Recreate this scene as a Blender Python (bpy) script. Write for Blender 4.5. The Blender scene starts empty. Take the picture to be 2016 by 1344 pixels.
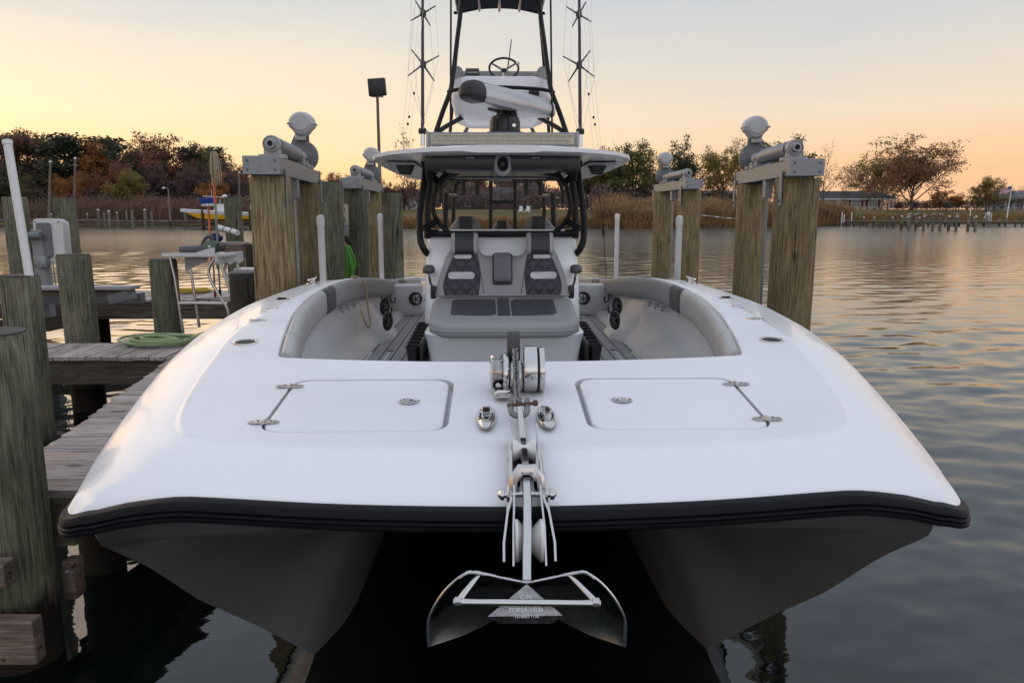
import bpy, bmesh, math, random
from mathutils import Vector, Matrix, noise
from mathutils.geometry import delaunay_2d_cdt
R = math.radians
random.seed(7)
SC = bpy.context.scene
COL = SC.collection

# ------------------------------------------------------------------ camera
CAM_H = 2.05
PITCH = R(9.6)
FPX = 1500.0                      # focal length in photograph pixels (2016 wide)
cam_d = bpy.data.cameras.new("camera")
cam_d.sensor_width = 36.0
cam_d.lens = 36.0 * FPX / 2016.0
cam_d.clip_start = 0.05
cam_d.clip_end = 4000
cam = bpy.data.objects.new("camera", cam_d)
COL.objects.link(cam)
cam.location = (0, 0, CAM_H)
cam.rotation_euler = (R(90) - PITCH, 0, 0)
SC.camera = cam
CT, ST = math.cos(PITCH), math.sin(PITCH)

# ------------------------------------------------------------------ sky and sun
SUN_AZ = -44.0                    # degrees from the view direction, negative = to the left
SUN_EL = 2.5
world = bpy.data.worlds.new("World")
SC.world = world
world.use_nodes = True
wn, wl = world.node_tree.nodes, world.node_tree.links
wn.clear()
w_out = wn.new("ShaderNodeOutputWorld")
w_bg = wn.new("ShaderNodeBackground")
w_tc = wn.new("ShaderNodeTexCoord")
w_sep = wn.new("ShaderNodeSeparateXYZ")
wl.new(w_tc.outputs["Generated"], w_sep.inputs[0])

def ramp(nodes, stops, interp="EASE"):
    n = nodes.new("ShaderNodeValToRGB")
    n.color_ramp.interpolation = interp
    el = n.color_ramp.elements
    while len(el) < len(stops):
        el.new(0.5)
    for e, (p, c) in zip(el, stops):
        e.position = p
        e.color = (c[0], c[1], c[2], 1)
    return n

# elevation gradient of the sky after sunset: z = sin(elevation)
w_map = wn.new("ShaderNodeMapRange")
w_map.inputs["From Min"].default_value = 0.0
w_map.inputs["From Max"].default_value = 1.0
wl.new(w_sep.outputs["Z"], w_map.inputs["Value"])
# cloud streaks, stretched along the horizon
w_sc = wn.new("ShaderNodeMapping")
w_sc.inputs["Scale"].default_value = (1.6, 1.6, 13.0)
w_sc.inputs["Rotation"].default_value = (R(3), R(5), 0)
wl.new(w_tc.outputs["Generated"], w_sc.inputs["Vector"])
w_no = wn.new("ShaderNodeTexNoise")
w_no.inputs["Scale"].default_value = 1.5
w_no.inputs["Detail"].default_value = 5
w_no.inputs["Roughness"].default_value = 0.55
w_no.inputs["Distortion"].default_value = 0.4
wl.new(w_sc.outputs[0], w_no.inputs["Vector"])
w_off = wn.new("ShaderNodeMath"); w_off.operation = "MULTIPLY_ADD"
w_off.inputs[1].default_value = 0.10
wl.new(w_no.outputs["Fac"], w_off.inputs[0])
w_add = wn.new("ShaderNodeMath"); w_add.operation = "ADD"
w_add.inputs[1].default_value = -0.05
wl.new(w_map.outputs[0], w_off.inputs[2])
wl.new(w_off.outputs[0], w_add.inputs[0])
COOL = ramp(wn, [(0.0, (0.92, 0.49, 0.26)), (0.055, (0.92, 0.58, 0.34)), (0.12, (0.82, 0.67, 0.51)), (0.19, (0.65, 0.62, 0.585)),
                 (0.27, (0.51, 0.55, 0.605)), (0.42, (0.54, 0.60, 0.70)), (0.65, (0.63, 0.68, 0.80)), (1.0, (0.66, 0.72, 0.86))], "LINEAR")
WARM = ramp(wn, [(0.0, (1.05, 0.60, 0.26)), (0.055, (1.05, 0.70, 0.36)), (0.12, (0.95, 0.75, 0.51)), (0.19, (0.75, 0.69, 0.60)),
                 (0.27, (0.55, 0.58, 0.61)), (0.42, (0.55, 0.60, 0.69)), (0.65, (0.63, 0.68, 0.80)), (1.0, (0.66, 0.72, 0.86))], "LINEAR")
wl.new(w_add.outputs[0], COOL.inputs[0])
wl.new(w_add.outputs[0], WARM.inputs[0])
# towards the sunken sun the sky is warmer
w_dot = wn.new("ShaderNodeVectorMath"); w_dot.operation = "DOT_PRODUCT"
w_dot.inputs[1].default_value = (math.sin(R(SUN_AZ)), math.cos(R(SUN_AZ)), 0.0)
wl.new(w_tc.outputs["Generated"], w_dot.inputs[0])
w_mr = wn.new("ShaderNodeMapRange"); w_mr.interpolation_type = "SMOOTHSTEP"
w_mr.inputs["From Min"].default_value = 0.45
w_mr.inputs["From Max"].default_value = 1.0
wl.new(w_dot.outputs["Value"], w_mr.inputs["Value"])
w_mix = wn.new("ShaderNodeMix"); w_mix.data_type = "RGBA"
wl.new(w_mr.outputs[0], w_mix.inputs["Factor"])
wl.new(COOL.outputs[0], w_mix.inputs["A"])
wl.new(WARM.outputs[0], w_mix.inputs["B"])
# away from the sunset the lower sky is brightened to fill camera-facing surfaces
EAST_FILL = ramp(wn, [(0.0, (0.98, 0.88, 0.90)), (0.10, (1.0, 0.94, 0.99)), (0.25, (0.90, 0.90, 0.99)), (0.42, (0.74, 0.78, 0.89)), (0.65, (0.66, 0.71, 0.83)), (1.0, (0.66, 0.72, 0.86))], "LINEAR")
wl.new(w_add.outputs[0], EAST_FILL.inputs[0])
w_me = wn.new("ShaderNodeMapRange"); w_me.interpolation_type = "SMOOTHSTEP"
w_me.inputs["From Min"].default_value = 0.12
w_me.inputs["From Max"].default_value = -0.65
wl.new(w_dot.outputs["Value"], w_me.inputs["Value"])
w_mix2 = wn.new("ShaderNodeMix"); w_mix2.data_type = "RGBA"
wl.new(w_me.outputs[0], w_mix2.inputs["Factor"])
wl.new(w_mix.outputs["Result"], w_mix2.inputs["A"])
wl.new(EAST_FILL.outputs[0], w_mix2.inputs["B"])
# physical sky below it, weak at this hour
w_sky = wn.new("ShaderNodeTexSky")
w_sky.sky_type = "NISHITA"
w_sky.sun_disc = False
w_sky.sun_elevation = R(SUN_EL)
w_sky.sun_rotation = R(SUN_AZ)
w_sky.air_density = 1.0
w_sky.dust_density = 2.0
w_sum = wn.new("ShaderNodeMix"); w_sum.data_type = "RGBA"; w_sum.blend_type = "ADD"
w_sum.inputs["Factor"].default_value = 0.015
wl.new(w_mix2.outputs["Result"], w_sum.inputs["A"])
wl.new(w_sky.outputs[0], w_sum.inputs["B"])
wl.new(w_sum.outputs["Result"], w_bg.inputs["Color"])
w_bg.inputs["Strength"].default_value = 1.0
wl.new(w_bg.outputs[0], w_out.inputs["Surface"])

sun_d = bpy.data.lights.new("sun", "SUN")
sun_d.energy = 0.6
sun_d.angle = R(50)
sun_d.color = (1.0, 0.66, 0.38)
sun = bpy.data.objects.new("sun", sun_d)
COL.objects.link(sun)
sd = Vector((math.sin(R(SUN_AZ)) * math.cos(R(6)), math.cos(R(SUN_AZ)) * math.cos(R(6)), math.sin(R(6))))
sun.rotation_euler = sd.to_track_quat("Z", "Y").to_euler()

SC.view_settings.view_transform = "Standard"
SC.view_settings.look = "None"
SC.view_settings.exposure = 0.14
SC.view_settings.gamma = 1.0
SC.view_settings.use_curve_mapping = False
SC.cycles.max_bounces = 7
SC.cycles.transparent_max_bounces = 12
SC.cycles.caustics_reflective = False
SC.cycles.caustics_refractive = False
SC.cycles.use_denoising = True

# ------------------------------------------------------------------ helpers
def P(px, py, Y):
    """point at horizontal distance Y along the photograph's ray through (px, py)"""
    u, v = (px - 1008) / FPX, (672 - py) / FPX
    d = Vector((u, CT + v * ST, -ST + v * CT))
    return Vector((0, 0, CAM_H)) + d * (Y / d.y)

def PZ(px, py, z):
    u, v = (px - 1008) / FPX, (672 - py) / FPX
    d = Vector((u, CT + v * ST, -ST + v * CT))
    return Vector((0, 0, CAM_H)) + d * ((z - CAM_H) / d.z)

def interp(x, tab):
    if x <= tab[0][0]:
        return tab[0][1]
    for (a, va), (b, vb) in zip(tab, tab[1:]):
        if x <= b:
            t = (x - a) / (b - a)
            return va + (vb - va) * t
    return tab[-1][1]

def cinterp(x, tab):
    """smooth (Catmull-Rom) table lookup"""
    n = len(tab)
    if x <= tab[0][0]: return tab[0][1]
    if x >= tab[-1][0]: return tab[-1][1]
    for i in range(n - 1):
        if x <= tab[i + 1][0]:
            break
    x0, y0 = tab[i]; x1, y1 = tab[i + 1]
    def slope(k):
        if k == 0: return (tab[1][1] - tab[0][1]) / (tab[1][0] - tab[0][0])
        if k == n - 1: return (tab[-1][1] - tab[-2][1]) / (tab[-1][0] - tab[-2][0])
        a = (tab[k][1] - tab[k - 1][1]) / (tab[k][0] - tab[k - 1][0])
        b = (tab[k + 1][1] - tab[k][1]) / (tab[k + 1][0] - tab[k][0])
        if a * b <= 0: return 0.0
        return 2 * a * b / (a + b)
    h = x1 - x0; t = (x - x0) / h
    m0, m1 = slope(i) * h, slope(i + 1) * h
    t2, t3 = t * t, t * t * t
    return (2*t3 - 3*t2 + 1)*y0 + (t3 - 2*t2 + t)*m0 + (-2*t3 + 3*t2)*y1 + (t3 - t2)*m1

def sstep(a, b, x):
    t = max(0.0, min(1.0, (x - a) / (b - a)))
    return t * t * (3 - 2 * t)

class MB:
    """collects geometry for one mesh"""
    def __init__(s):
        s.v, s.f = [], []
    def add(s, verts, faces):
        o = len(s.v)
        s.v.extend([tuple(p) for p in verts])
        s.f.extend([tuple(i + o for i in f) for f in faces])
        return s
    def box(s, c, size, rot=None, bev=0.0, seg=2):
        bm = bmesh.new()
        bmesh.ops.create_cube(bm, size=1.0)
        for v in bm.verts:
            v.co = Vector((v.co.x * size[0], v.co.y * size[1], v.co.z * size[2]))
        if bev > 0:
            bmesh.ops.bevel(bm, geom=bm.edges[:] , offset=bev, segments=seg, affect="EDGES", profile=0.5)
        s.bm(bm, c, rot)
        return s
    def bm(s, bm, c=(0, 0, 0), rot=None):
        m = Matrix.Translation(Vector(c))
        if rot is not None:
            m = m @ (rot.to_4x4() if isinstance(rot, Matrix) else Matrix.Rotation(rot, 4, "Z"))
        bm.verts.index_update()
        s.add([m @ v.co for v in bm.verts], [[v.index for v in f.verts] for f in bm.faces])
        bm.free()
        return s
    def tube(s, pts, r, n=8, cap=True, closed=False, flat=1.0, up=None):
        pts = [Vector(p) for p in pts]
        m = len(pts)
        rr = r if isinstance(r, (list, tuple)) else [r] * m
        tans = []
        for i in range(m):
            if closed:
                t = pts[(i + 1) % m] - pts[i - 1]
            else:
                t = pts[min(i + 1, m - 1)] - pts[max(i - 1, 0)]
            if t.length < 1e-9: t = Vector((0, 0, 1))
            tans.append(t.normalized())
        a = up if up is not None else (Vector((0, 0, 1)) if abs(tans[0].z) < 0.9 else Vector((1, 0, 0)))
        nrm = (a - tans[0] * a.dot(tans[0])).normalized()
        vs = []
        for i in range(m):
            if up is not None:
                nrm = (up - tans[i] * up.dot(tans[i])).normalized()
            else:
                nrm = nrm - tans[i] * nrm.dot(tans[i])
                nrm.normalize()
            b = tans[i].cross(nrm)
            for k in range(n):
                an = 2 * math.pi * (k + 0.5) / n
                vs.append(pts[i] + (nrm * math.cos(an) * flat + b * math.sin(an)) * rr[i])
        fs = []
        last = m if closed else m - 1
        for i in range(last):
            j = (i + 1) % m
            for k in range(n):
                l = (k + 1) % n
                fs.append((i * n + k, i * n + l, j * n + l, j * n + k))
        if cap and not closed:
            fs.append(tuple(range(n - 1, -1, -1)))
            fs.append(tuple((m - 1) * n + k for k in range(n)))
        return s.add(vs, fs)
    def lathe(s, o, axis, prof, n=20, cap=True):
        o, axis = Vector(o), Vector(axis).normalized()
        a = Vector((0, 0, 1)) if abs(axis.z) < 0.9 else Vector((1, 0, 0))
        x = (a - axis * a.dot(axis)).normalized()
        y = axis.cross(x)
        vs, fs = [], []
        for (r, h) in prof:
            for k in range(n):
                an = 2 * math.pi * k / n
                vs.append(o + axis * h + (x * math.cos(an) + y * math.sin(an)) * max(r, 1e-4))
        for i in range(len(prof) - 1):
            for k in range(n):
                l = (k + 1) % n
                fs.append((i * n + k, i * n + l, (i + 1) * n + l, (i + 1) * n + k))
        if cap:
            fs.append(tuple(range(n - 1, -1, -1)))
            fs.append(tuple((len(prof) - 1) * n + k for k in range(n)))
        return s.add(vs, fs)
    def cyl(s, a, b, r, n=16, r2=None):
        a, b = Vector(a), Vector(b)
        L = (b - a).length
        return s.lathe(a, b - a, [(r, 0), (r if r2 is None else r2, L)], n)
    def loft(s, rings, closed=True, cap=True):
        """rings: lists of points with equal count"""
        n = len(rings[0])
        vs = [p for ring in rings for p in ring]
        fs = []
        for i in range(len(rings) - 1):
            for k in range(n if closed else n - 1):
                l = (k + 1) % n
                fs.append((i * n + k, i * n + l, (i + 1) * n + l, (i + 1) * n + k))
        if cap and closed:
            fs.append(tuple(range(n - 1, -1, -1)))
            fs.append(tuple((len(rings) - 1) * n + k for k in range(n)))
        return s.add(vs, fs)
    def prism(s, poly, z0, z1, tf=None):
        """poly: list of (x, y); extruded z0..z1; tf maps Vector to Vector"""
        n = len(poly)
        vs = [Vector((x, y, z0)) for x, y in poly] + [Vector((x, y, z1)) for x, y in poly]
        if tf: vs = [tf(p) for p in vs]
        fs = [tuple(range(n - 1, -1, -1)), tuple(range(n, 2 * n))]
        fs += [(k, (k + 1) % n, n + (k + 1) % n, n + k) for k in range(n)]
        return s.add(vs, fs)
    def mirror(s):
        o = len(s.v)
        s.v += [(-x, y, z) for x, y, z in s.v]
        s.f += [tuple(i + o for i in reversed(f)) for f in s.f]
        return s
    def mesh(s, name, mat, smooth=True, sharp=35, fix=True):
        me = bpy.data.meshes.new(name)
        me.from_pydata(s.v, [], s.f)
        if fix and len(s.f) < 60000:
            bm = bmesh.new(); bm.from_mesh(me)
            bmesh.ops.recalc_face_normals(bm, faces=bm.faces)
            bm.to_mesh(me); bm.free()
        if mat: me.materials.append(mat)
        if smooth:
            me.polygons.foreach_set("use_smooth", [True] * len(me.polygons))
            if sharp: me.set_sharp_from_angle(angle=R(sharp))
        me.update()
        return me
    def build(s, name, mat, parent=None, smooth=True, sharp=35, loc=None, fix=True):
        return link(name, s.mesh(name, mat, smooth, sharp, fix), parent, loc)

def link(name, data, parent=None, loc=None, rz=None, scale=None):
    o = bpy.data.objects.new(name, data)
    COL.objects.link(o)
    if parent is not None: o.parent = parent
    if loc is not None: o.location = loc
    if rz is not None: o.rotation_euler = (0, 0, rz)
    if scale is not None: o.scale = scale
    return o

def tag(o, label=None, cat=None, group=None, kind=None):
    if label: o["label"] = label
    if cat: o["category"] = cat
    if group: o["group"] = group
    if kind: o["kind"] = kind
    return o

def thing(name, label, cat, loc=(0, 0, 0), rz=0.0, group=None):
    o = link(name, None, None, loc, rz)
    o.empty_display_size = 0.1
    return tag(o, label, cat, group)

def copy_tree(o, parent=None):
    c = o.copy()
    COL.objects.link(c)
    c.parent = parent
    for ch in [x for x in o.children]:
        copy_tree(ch, c)
    return c

def rrect(x0, y0, x1, y1, r, n=6):
    pts = []
    for cx, cy, a0 in ((x1 - r, y1 - r, 0), (x0 + r, y1 - r, 90), (x0 + r, y0 + r, 180), (x1 - r, y0 + r, 270)):
        for k in range(n + 1):
            a = R(a0 + 90.0 * k / n)
            pts.append((cx + r * math.cos(a), cy + r * math.sin(a)))
    return pts

def spline(pts, n=8, closed=False):
    pts = [Vector(p) for p in pts]
    out = []
    m = len(pts)
    segs = m if closed else m - 1
    for i in range(segs):
        if closed:
            p0, p1, p2, p3 = pts[i - 1], pts[i], pts[(i + 1) % m], pts[(i + 2) % m]
        else:
            p0, p1, p2, p3 = pts[max(i - 1, 0)], pts[i], pts[i + 1], pts[min(i + 2, m - 1)]
        for k in range(n):
            t = k / n
            out.append(0.5 * ((2 * p1) + (p2 - p0) * t + (2*p0 - 5*p1 + 4*p2 - p3) * t*t + (3*p1 - p0 - 3*p2 + p3) * t**3))
    if not closed: out.append(pts[-1])
    return out

ORD = "first second third fourth fifth sixth seventh eighth ninth tenth eleventh twelfth thirteenth fourteenth fifteenth sixteenth seventeenth eighteenth nineteenth twentieth".split()
ORD += ["twenty-" + w for w in ORD[:9]] + ["thirtieth"] + ["thirty-" + w for w in ORD[:9]]
# ------------------------------------------------------------------ materials
MATS = {}
def nmat(name):
    m = bpy.data.materials.new(name)
    m.use_nodes = True
    nt = m.node_tree
    b = nt.nodes["Principled BSDF"]
    return m, nt.nodes, nt.links, b

def mat(name, col, rough=0.5, metal=0.0, var=0.0, vscale=6.0, bump=0.0, bscale=40.0, coat=0.0, rvar=0.0, spec=None, stretch=None, objvar=0.0, ior=None):
    """plain procedural material: noise-varied colour and roughness, noise bump"""
    m, N, L, b = nmat(name)
    b.inputs["Base Color"].default_value = (*col, 1)
    b.inputs["Roughness"].default_value = rough
    b.inputs["Metallic"].default_value = metal
    if coat: b.inputs["Coat Weight"].default_value = coat; b.inputs["Coat Roughness"].default_value = 0.06
    if spec is not None: b.inputs["Specular IOR Level"].default_value = spec
    tc = N.new("ShaderNodeTexCoord")
    src = tc.outputs["Object"]
    if stretch:
        mp = N.new("ShaderNodeMapping"); mp.inputs["Scale"].default_value = stretch
        L.new(src, mp.inputs["Vector"]); src = mp.outputs[0]
    if var or rvar or objvar:
        no = N.new("ShaderNodeTexNoise"); no.inputs["Scale"].default_value = vscale
        no.inputs["Detail"].default_value = 6; no.inputs["Roughness"].default_value = 0.6
        L.new(src, no.inputs["Vector"])
        if var or objvar:
            mr = N.new("ShaderNodeMapRange")
            mr.inputs["From Min"].default_value = 0.3; mr.inputs["From Max"].default_value = 0.7
            mr.inputs["To Min"].default_value = 1 - var; mr.inputs["To Max"].default_value = 1 + var
            L.new(no.outputs["Fac"], mr.inputs["Value"])
            val = mr.outputs[0]
            if objvar:
                oi = N.new("ShaderNodeObjectInfo")
                m2 = N.new("ShaderNodeMapRange")
                m2.inputs["To Min"].default_value = 1 - objvar; m2.inputs["To Max"].default_value = 1 + objvar
                L.new(oi.outputs["Random"], m2.inputs["Value"])
                mu = N.new("ShaderNodeMath"); mu.operation = "MULTIPLY"
                L.new(val, mu.inputs[0]); L.new(m2.outputs[0], mu.inputs[1]); val = mu.outputs[0]
            vm = N.new("ShaderNodeVectorMath"); vm.operation = "SCALE"
            vm.inputs[0].default_value = col
            L.new(val, vm.inputs["Scale"]); L.new(vm.outputs[0], b.inputs["Base Color"])
        if rvar:
            mr = N.new("ShaderNodeMapRange")
            mr.inputs["From Min"].default_value = 0.3; mr.inputs["From Max"].default_value = 0.7
            mr.inputs["To Min"].default_value = max(0, rough - rvar); mr.inputs["To Max"].default_value = rough + rvar
            L.new(no.outputs["Fac"], mr.inputs["Value"]); L.new(mr.outputs[0], b.inputs["Roughness"])
    if bump:
        nb = N.new("ShaderNodeTexNoise"); nb.inputs["Scale"].default_value = bscale; nb.inputs["Detail"].default_value = 4
        L.new(src, nb.inputs["Vector"])
        bp = N.new("ShaderNodeBump"); bp.inputs["Strength"].default_value = bump; bp.inputs["Distance"].default_value = 0.01
        L.new(nb.outputs["Fac"], bp.inputs["Height"]); L.new(bp.outputs[0], b.inputs["Normal"])
    MATS[name] = m
    return m

def wood(name, ca, cb, cc, axis="Z", rings=9.0, bump=0.5, rough=0.8, wet=None, streak=1.0):
    """weathered timber: long grain streaks along an axis, blotches, cracks, a random tint for each object"""
    m, N, L, b = nmat(name)
    b.inputs["Roughness"].default_value = rough
    b.inputs["Specular IOR Level"].default_value = 0.25
    tc = N.new("ShaderNodeTexCoord"); oi = N.new("ShaderNodeObjectInfo")
    ad = N.new("ShaderNodeVectorMath"); ad.operation = "MULTIPLY_ADD"
    L.new(oi.outputs["Random"], ad.inputs[0]); ad.inputs[1].default_value = (37.0, 53.0, 71.0)
    L.new(tc.outputs["Object"], ad.inputs[2])
    def mapped(sx, sl):
        mp = N.new("ShaderNodeMapping")
        s = [sx, sx, sx]; s["XYZ".index(axis)] = sl
        mp.inputs["Scale"].default_value = s
        L.new(ad.outputs[0], mp.inputs["Vector"]); return mp.outputs[0]
    def nz(vec, sc, det=5, dist=0.0, ro=0.55):
        n = N.new("ShaderNodeTexNoise"); n.inputs["Scale"].default_value = sc
        n.inputs["Detail"].default_value = det; n.inputs["Distortion"].default_value = dist
        n.inputs["Roughness"].default_value = ro
        L.new(vec, n.inputs["Vector"]); return n.outputs["Fac"]
    def mixc(f, a, c, blend="MIX"):
        n = N.new("ShaderNodeMix"); n.data_type = "RGBA"; n.blend_type = blend
        if isinstance(f, float): n.inputs["Factor"].default_value = f
        else: L.new(f, n.inputs["Factor"])
        for k, x in (("A", a), ("B", c)):
            if isinstance(x, tuple): n.inputs[k].default_value = (*x, 1)
            else: L.new(x, n.inputs[k])
        return n.outputs["Result"]
    def rng(v, a, c, lo=0.0, hi=1.0):
        n = N.new("ShaderNodeMapRange"); n.inputs["From Min"].default_value = a; n.inputs["From Max"].default_value = c
        n.inputs["To Min"].default_value = lo; n.inputs["To Max"].default_value = hi
        L.new(v, n.inputs["Value"]); return n.outputs[0]
    grain = nz(mapped(1.0, 0.045), 75.0, 8, 0.9, 0.68)
    broad = nz(mapped(1.0, 0.16), rings * 1.6, 6, 2.4, 0.62)
    blot = nz(ad.outputs[0], 2.6, 4)
    c = mixc(rng(broad, 0.38, 0.62), ca, cb)
    c = mixc(rng(blot, 0.45, 0.68, 0.0, 0.85), c, cc)
    dark = rng(grain, 0.36, 0.64, 0.42, 1.22)
    g = N.new("ShaderNodeVectorMath"); g.operation = "SCALE"
    L.new(c, g.inputs[0]); L.new(dark, g.inputs["Scale"])
    tint = rng(oi.outputs["Random"], 0, 1, 0.78, 1.22)
    g2 = N.new("ShaderNodeVectorMath"); g2.operation = "SCALE"
    L.new(g.outputs[0], g2.inputs[0]); L.new(tint, g2.inputs["Scale"])
    col = g2.outputs[0]
    # drying cracks
    crk = nz(mapped(1.0, 0.022), 30.0, 3, 0.3)
    cm = rng(crk, 0.655, 0.675)
    col = mixc(cm, col, (0.02, 0.017, 0.012))
    # knots
    vo = N.new("ShaderNodeTexVoronoi"); vo.inputs["Scale"].default_value = 3.4
    L.new(mapped(1.0, 0.42), vo.inputs["Vector"])
    kd = N.new("ShaderNodeMath"); kd.operation = "MULTIPLY_ADD"; kd.inputs[1].default_value = 0.06
    L.new(grain, kd.inputs[0]); L.new(vo.outputs["Distance"], kd.inputs[2])
    col = mixc(rng(kd.outputs[0], 0.085, 0.13, 0.8, 0.0), col, (0.035, 0.026, 0.016))
    if wet is not None:
        # soaked, weed-dark band at the waterline (object z is metres above the water)
        sp = N.new("ShaderNodeSeparateXYZ"); L.new(tc.outputs["Object"], sp.inputs[0])
        ed = N.new("ShaderNodeMath"); ed.operation = "MULTIPLY_ADD"; ed.inputs[1].default_value = -0.35
        L.new(nz(mapped(1.0, 0.3), 16.0, 4), ed.inputs[0]); L.new(sp.outputs["Z"], ed.inputs[2])
        wf = rng(ed.outputs[0], wet - 0.26, wet - 0.14, 1.0, 0.0)
        col = mixc(wf, col, (0.022, 0.016, 0.010))
    L.new(col, b.inputs["Base Color"])
    bp = N.new("ShaderNodeBump"); bp.inputs["Strength"].default_value = bump; bp.inputs["Distance"].default_value = 0.012
    hs = N.new("ShaderNodeMath"); hs.operation = "MULTIPLY_ADD"; hs.inputs[1].default_value = -1.2
    L.new(cm, hs.inputs[0]); L.new(grain, hs.inputs[2])
    L.new(hs.outputs[0], bp.inputs["Height"]); L.new(bp.outputs[0], b.inputs["Normal"])
    MATS[name] = m
    return m

M_gel = mat("gelcoat_white", (0.82, 0.82, 0.83), 0.30, var=0.015, vscale=3, coat=0.25, rvar=0.05, bump=0.02, bscale=3)
M_skid = mat("gelcoat_nonskid", (0.79, 0.79, 0.81), 0.48, var=0.045, vscale=1.7, rvar=0.08, bump=0.25, bscale=420)
M_liner = mat("gelcoat_liner", (0.60, 0.60, 0.605), 0.45, var=0.02, vscale=3, coat=0.08)
M_hull = mat("hull_grey_paint", (0.17, 0.175, 0.17), 0.28, var=0.05, vscale=2, coat=0.3)
M_rubber = mat("black_rubber", (0.006, 0.0065, 0.010), 0.46, var=0.3, vscale=9, rvar=0.08, bump=0.08, bscale=60, spec=0.16)
M_black = mat("black_powder_coat", (0.006, 0.006, 0.007), 0.34, var=0.2, rvar=0.06, spec=0.25, bump=0.02, bscale=200)
M_blackp = mat("black_plastic", (0.012, 0.012, 0.013), 0.42, var=0.2, bump=0.05, bscale=120)
M_chrome = mat("polished_stainless", (0.58, 0.57, 0.56), 0.08, 1.0, rvar=0.03, vscale=14)
M_steel = mat("brushed_stainless", (0.55, 0.54, 0.52), 0.30, 1.0, var=0.04, rvar=0.05, vscale=8)
M_fluke = mat("dull_steel_plate", (0.17, 0.18, 0.175), 0.24, 1.0, var=0.25, rvar=0.12, vscale=16)
M_galv = mat("galvanised_steel", (0.27, 0.28, 0.29), 0.5, 0.6, var=0.22, rvar=0.12, vscale=24)
M_alu = mat("cast_aluminium", (0.34, 0.34, 0.34), 0.46, 0.55, var=0.12, rvar=0.10, vscale=18, bump=0.05, bscale=60)
M_alud = mat("grey_gear_casting", (0.16, 0.165, 0.17), 0.55, 0.2, var=0.15, vscale=12)
M_cover = mat("light_grey_motor_cover", (0.47, 0.47, 0.46), 0.42, var=0.06, vscale=8)
M_pvc = mat("white_plastic_pipe", (0.66, 0.65, 0.63), 0.38, var=0.06, vscale=5)
M_white = mat("white_paint", (0.74, 0.74, 0.73), 0.4, var=0.05, vscale=5)
M_whitef = mat("white_poly_board", (0.68, 0.68, 0.67), 0.45, var=0.06, vscale=7)
M_vinyl = mat("grey_vinyl", (0.30, 0.30, 0.305), 0.5, var=0.05, vscale=5, bump=0.10, bscale=260, spec=0.35)
M_vinl = mat("light_grey_vinyl", (0.40, 0.40, 0.40), 0.46, var=0.05, vscale=5, bump=0.10, bscale=260, spec=0.35)
M_vind = mat("charcoal_vinyl", (0.055, 0.056, 0.066), 0.5, var=0.08, vscale=6, bump=0.10, bscale=260, spec=0.35)
M_foam = mat("grey_foam_decking", (0.36, 0.355, 0.355), 0.72, var=0.08, vscale=14, bump=0.15, bscale=300, objvar=0.05)
M_seam = mat("black_foam_seam", (0.035, 0.033, 0.033), 0.7, var=0.1)
M_dark = mat("hollow_shade_and_joint", (0.006, 0.006, 0.006), 0.6, var=0.1)  # near-black stands in for shade inside openings; also the drum's dark joint
M_greyp = mat("grey_overhead_panel", (0.026, 0.027, 0.030), 0.35, var=0.08, vscale=4, coat=0.2)
M_led = mat("lamp_reflector_cells", (0.36, 0.34, 0.26), 0.15, 0.7, var=0.15, vscale=60)
M_galvchain = mat("chain_zinc", (0.21, 0.215, 0.21), 0.55, 0.55, var=0.25, vscale=60)
M_rust = mat("rusty_steel", (0.10, 0.05, 0.035), 0.7, 0.3, var=0.4, vscale=60)
M_roll = mat("white_nylon_roller", (0.70, 0.69, 0.66), 0.4, var=0.06, vscale=20)
M_hose = mat("pale_green_hose", (0.27, 0.36, 0.17), 0.45, var=0.10, vscale=12)
M_hoseb = mat("bright_green_hose", (0.10, 0.42, 0.03), 0.4, var=0.15, vscale=10)
M_rope = mat("yellow_rope", (0.52, 0.36, 0.04), 0.7, var=0.25, vscale=60, bump=0.5, bscale=200)
M_ropet = mat("tan_rope", (0.42, 0.34, 0.20), 0.75, var=0.2, vscale=60, bump=0.5, bscale=200)
M_mop = mat("tan_mop_strings", (0.38, 0.30, 0.20), 0.9, var=0.2, vscale=40)
M_blue = mat("blue_bristles", (0.02, 0.06, 0.36), 0.6, var=0.25, vscale=50)
M_orange = mat("orange_pole_paint", (0.62, 0.15, 0.06), 0.4, var=0.12, vscale=12)
M_red = mat("red_plastic", (0.50, 0.03, 0.03), 0.4, var=0.1)
M_bgreen = mat("dark_green_plastic", (0.06, 0.10, 0.07), 0.45, var=0.15)
M_dgrey = mat("dark_grey_plastic", (0.075, 0.078, 0.08), 0.45, var=0.12, vscale=10)
M_beige = mat("beige_metal_box", (0.52, 0.48, 0.38), 0.5, var=0.06, vscale=8)
M_gbox = mat("grey_metal_box", (0.26, 0.265, 0.27), 0.5, var=0.06, vscale=8)
M_yellow = mat("yellow_gelcoat", (0.80, 0.42, 0.02), 0.25, var=0.05, vscale=3, coat=0.4)
M_bronze = mat("flag_red", (0.50, 0.05, 0.06), 0.7, var=0.05)
M_flagb = mat("flag_blue", (0.03, 0.05, 0.18), 0.7, var=0.05)
M_flagw = mat("flag_white", (0.70, 0.68, 0.66), 0.7, var=0.05)
M_pileB = wood("piling_brown", (0.33, 0.25, 0.130), (0.205, 0.147, 0.072), (0.245, 0.215, 0.125), wet=0.35)
M_pileG = wood("piling_green", (0.175, 0.182, 0.120), (0.098, 0.102, 0.068), (0.225, 0.20, 0.135), wet=0.35)
M_pileD = wood("piling_dark", (0.085, 0.075, 0.05), (0.05, 0.042, 0.03), (0.11, 0.08, 0.055), wet=0.35)
M_pileF = wood("piling_far", (0.26, 0.24, 0.18), (0.17, 0.16, 0.12), (0.22, 0.20, 0.16))
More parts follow.
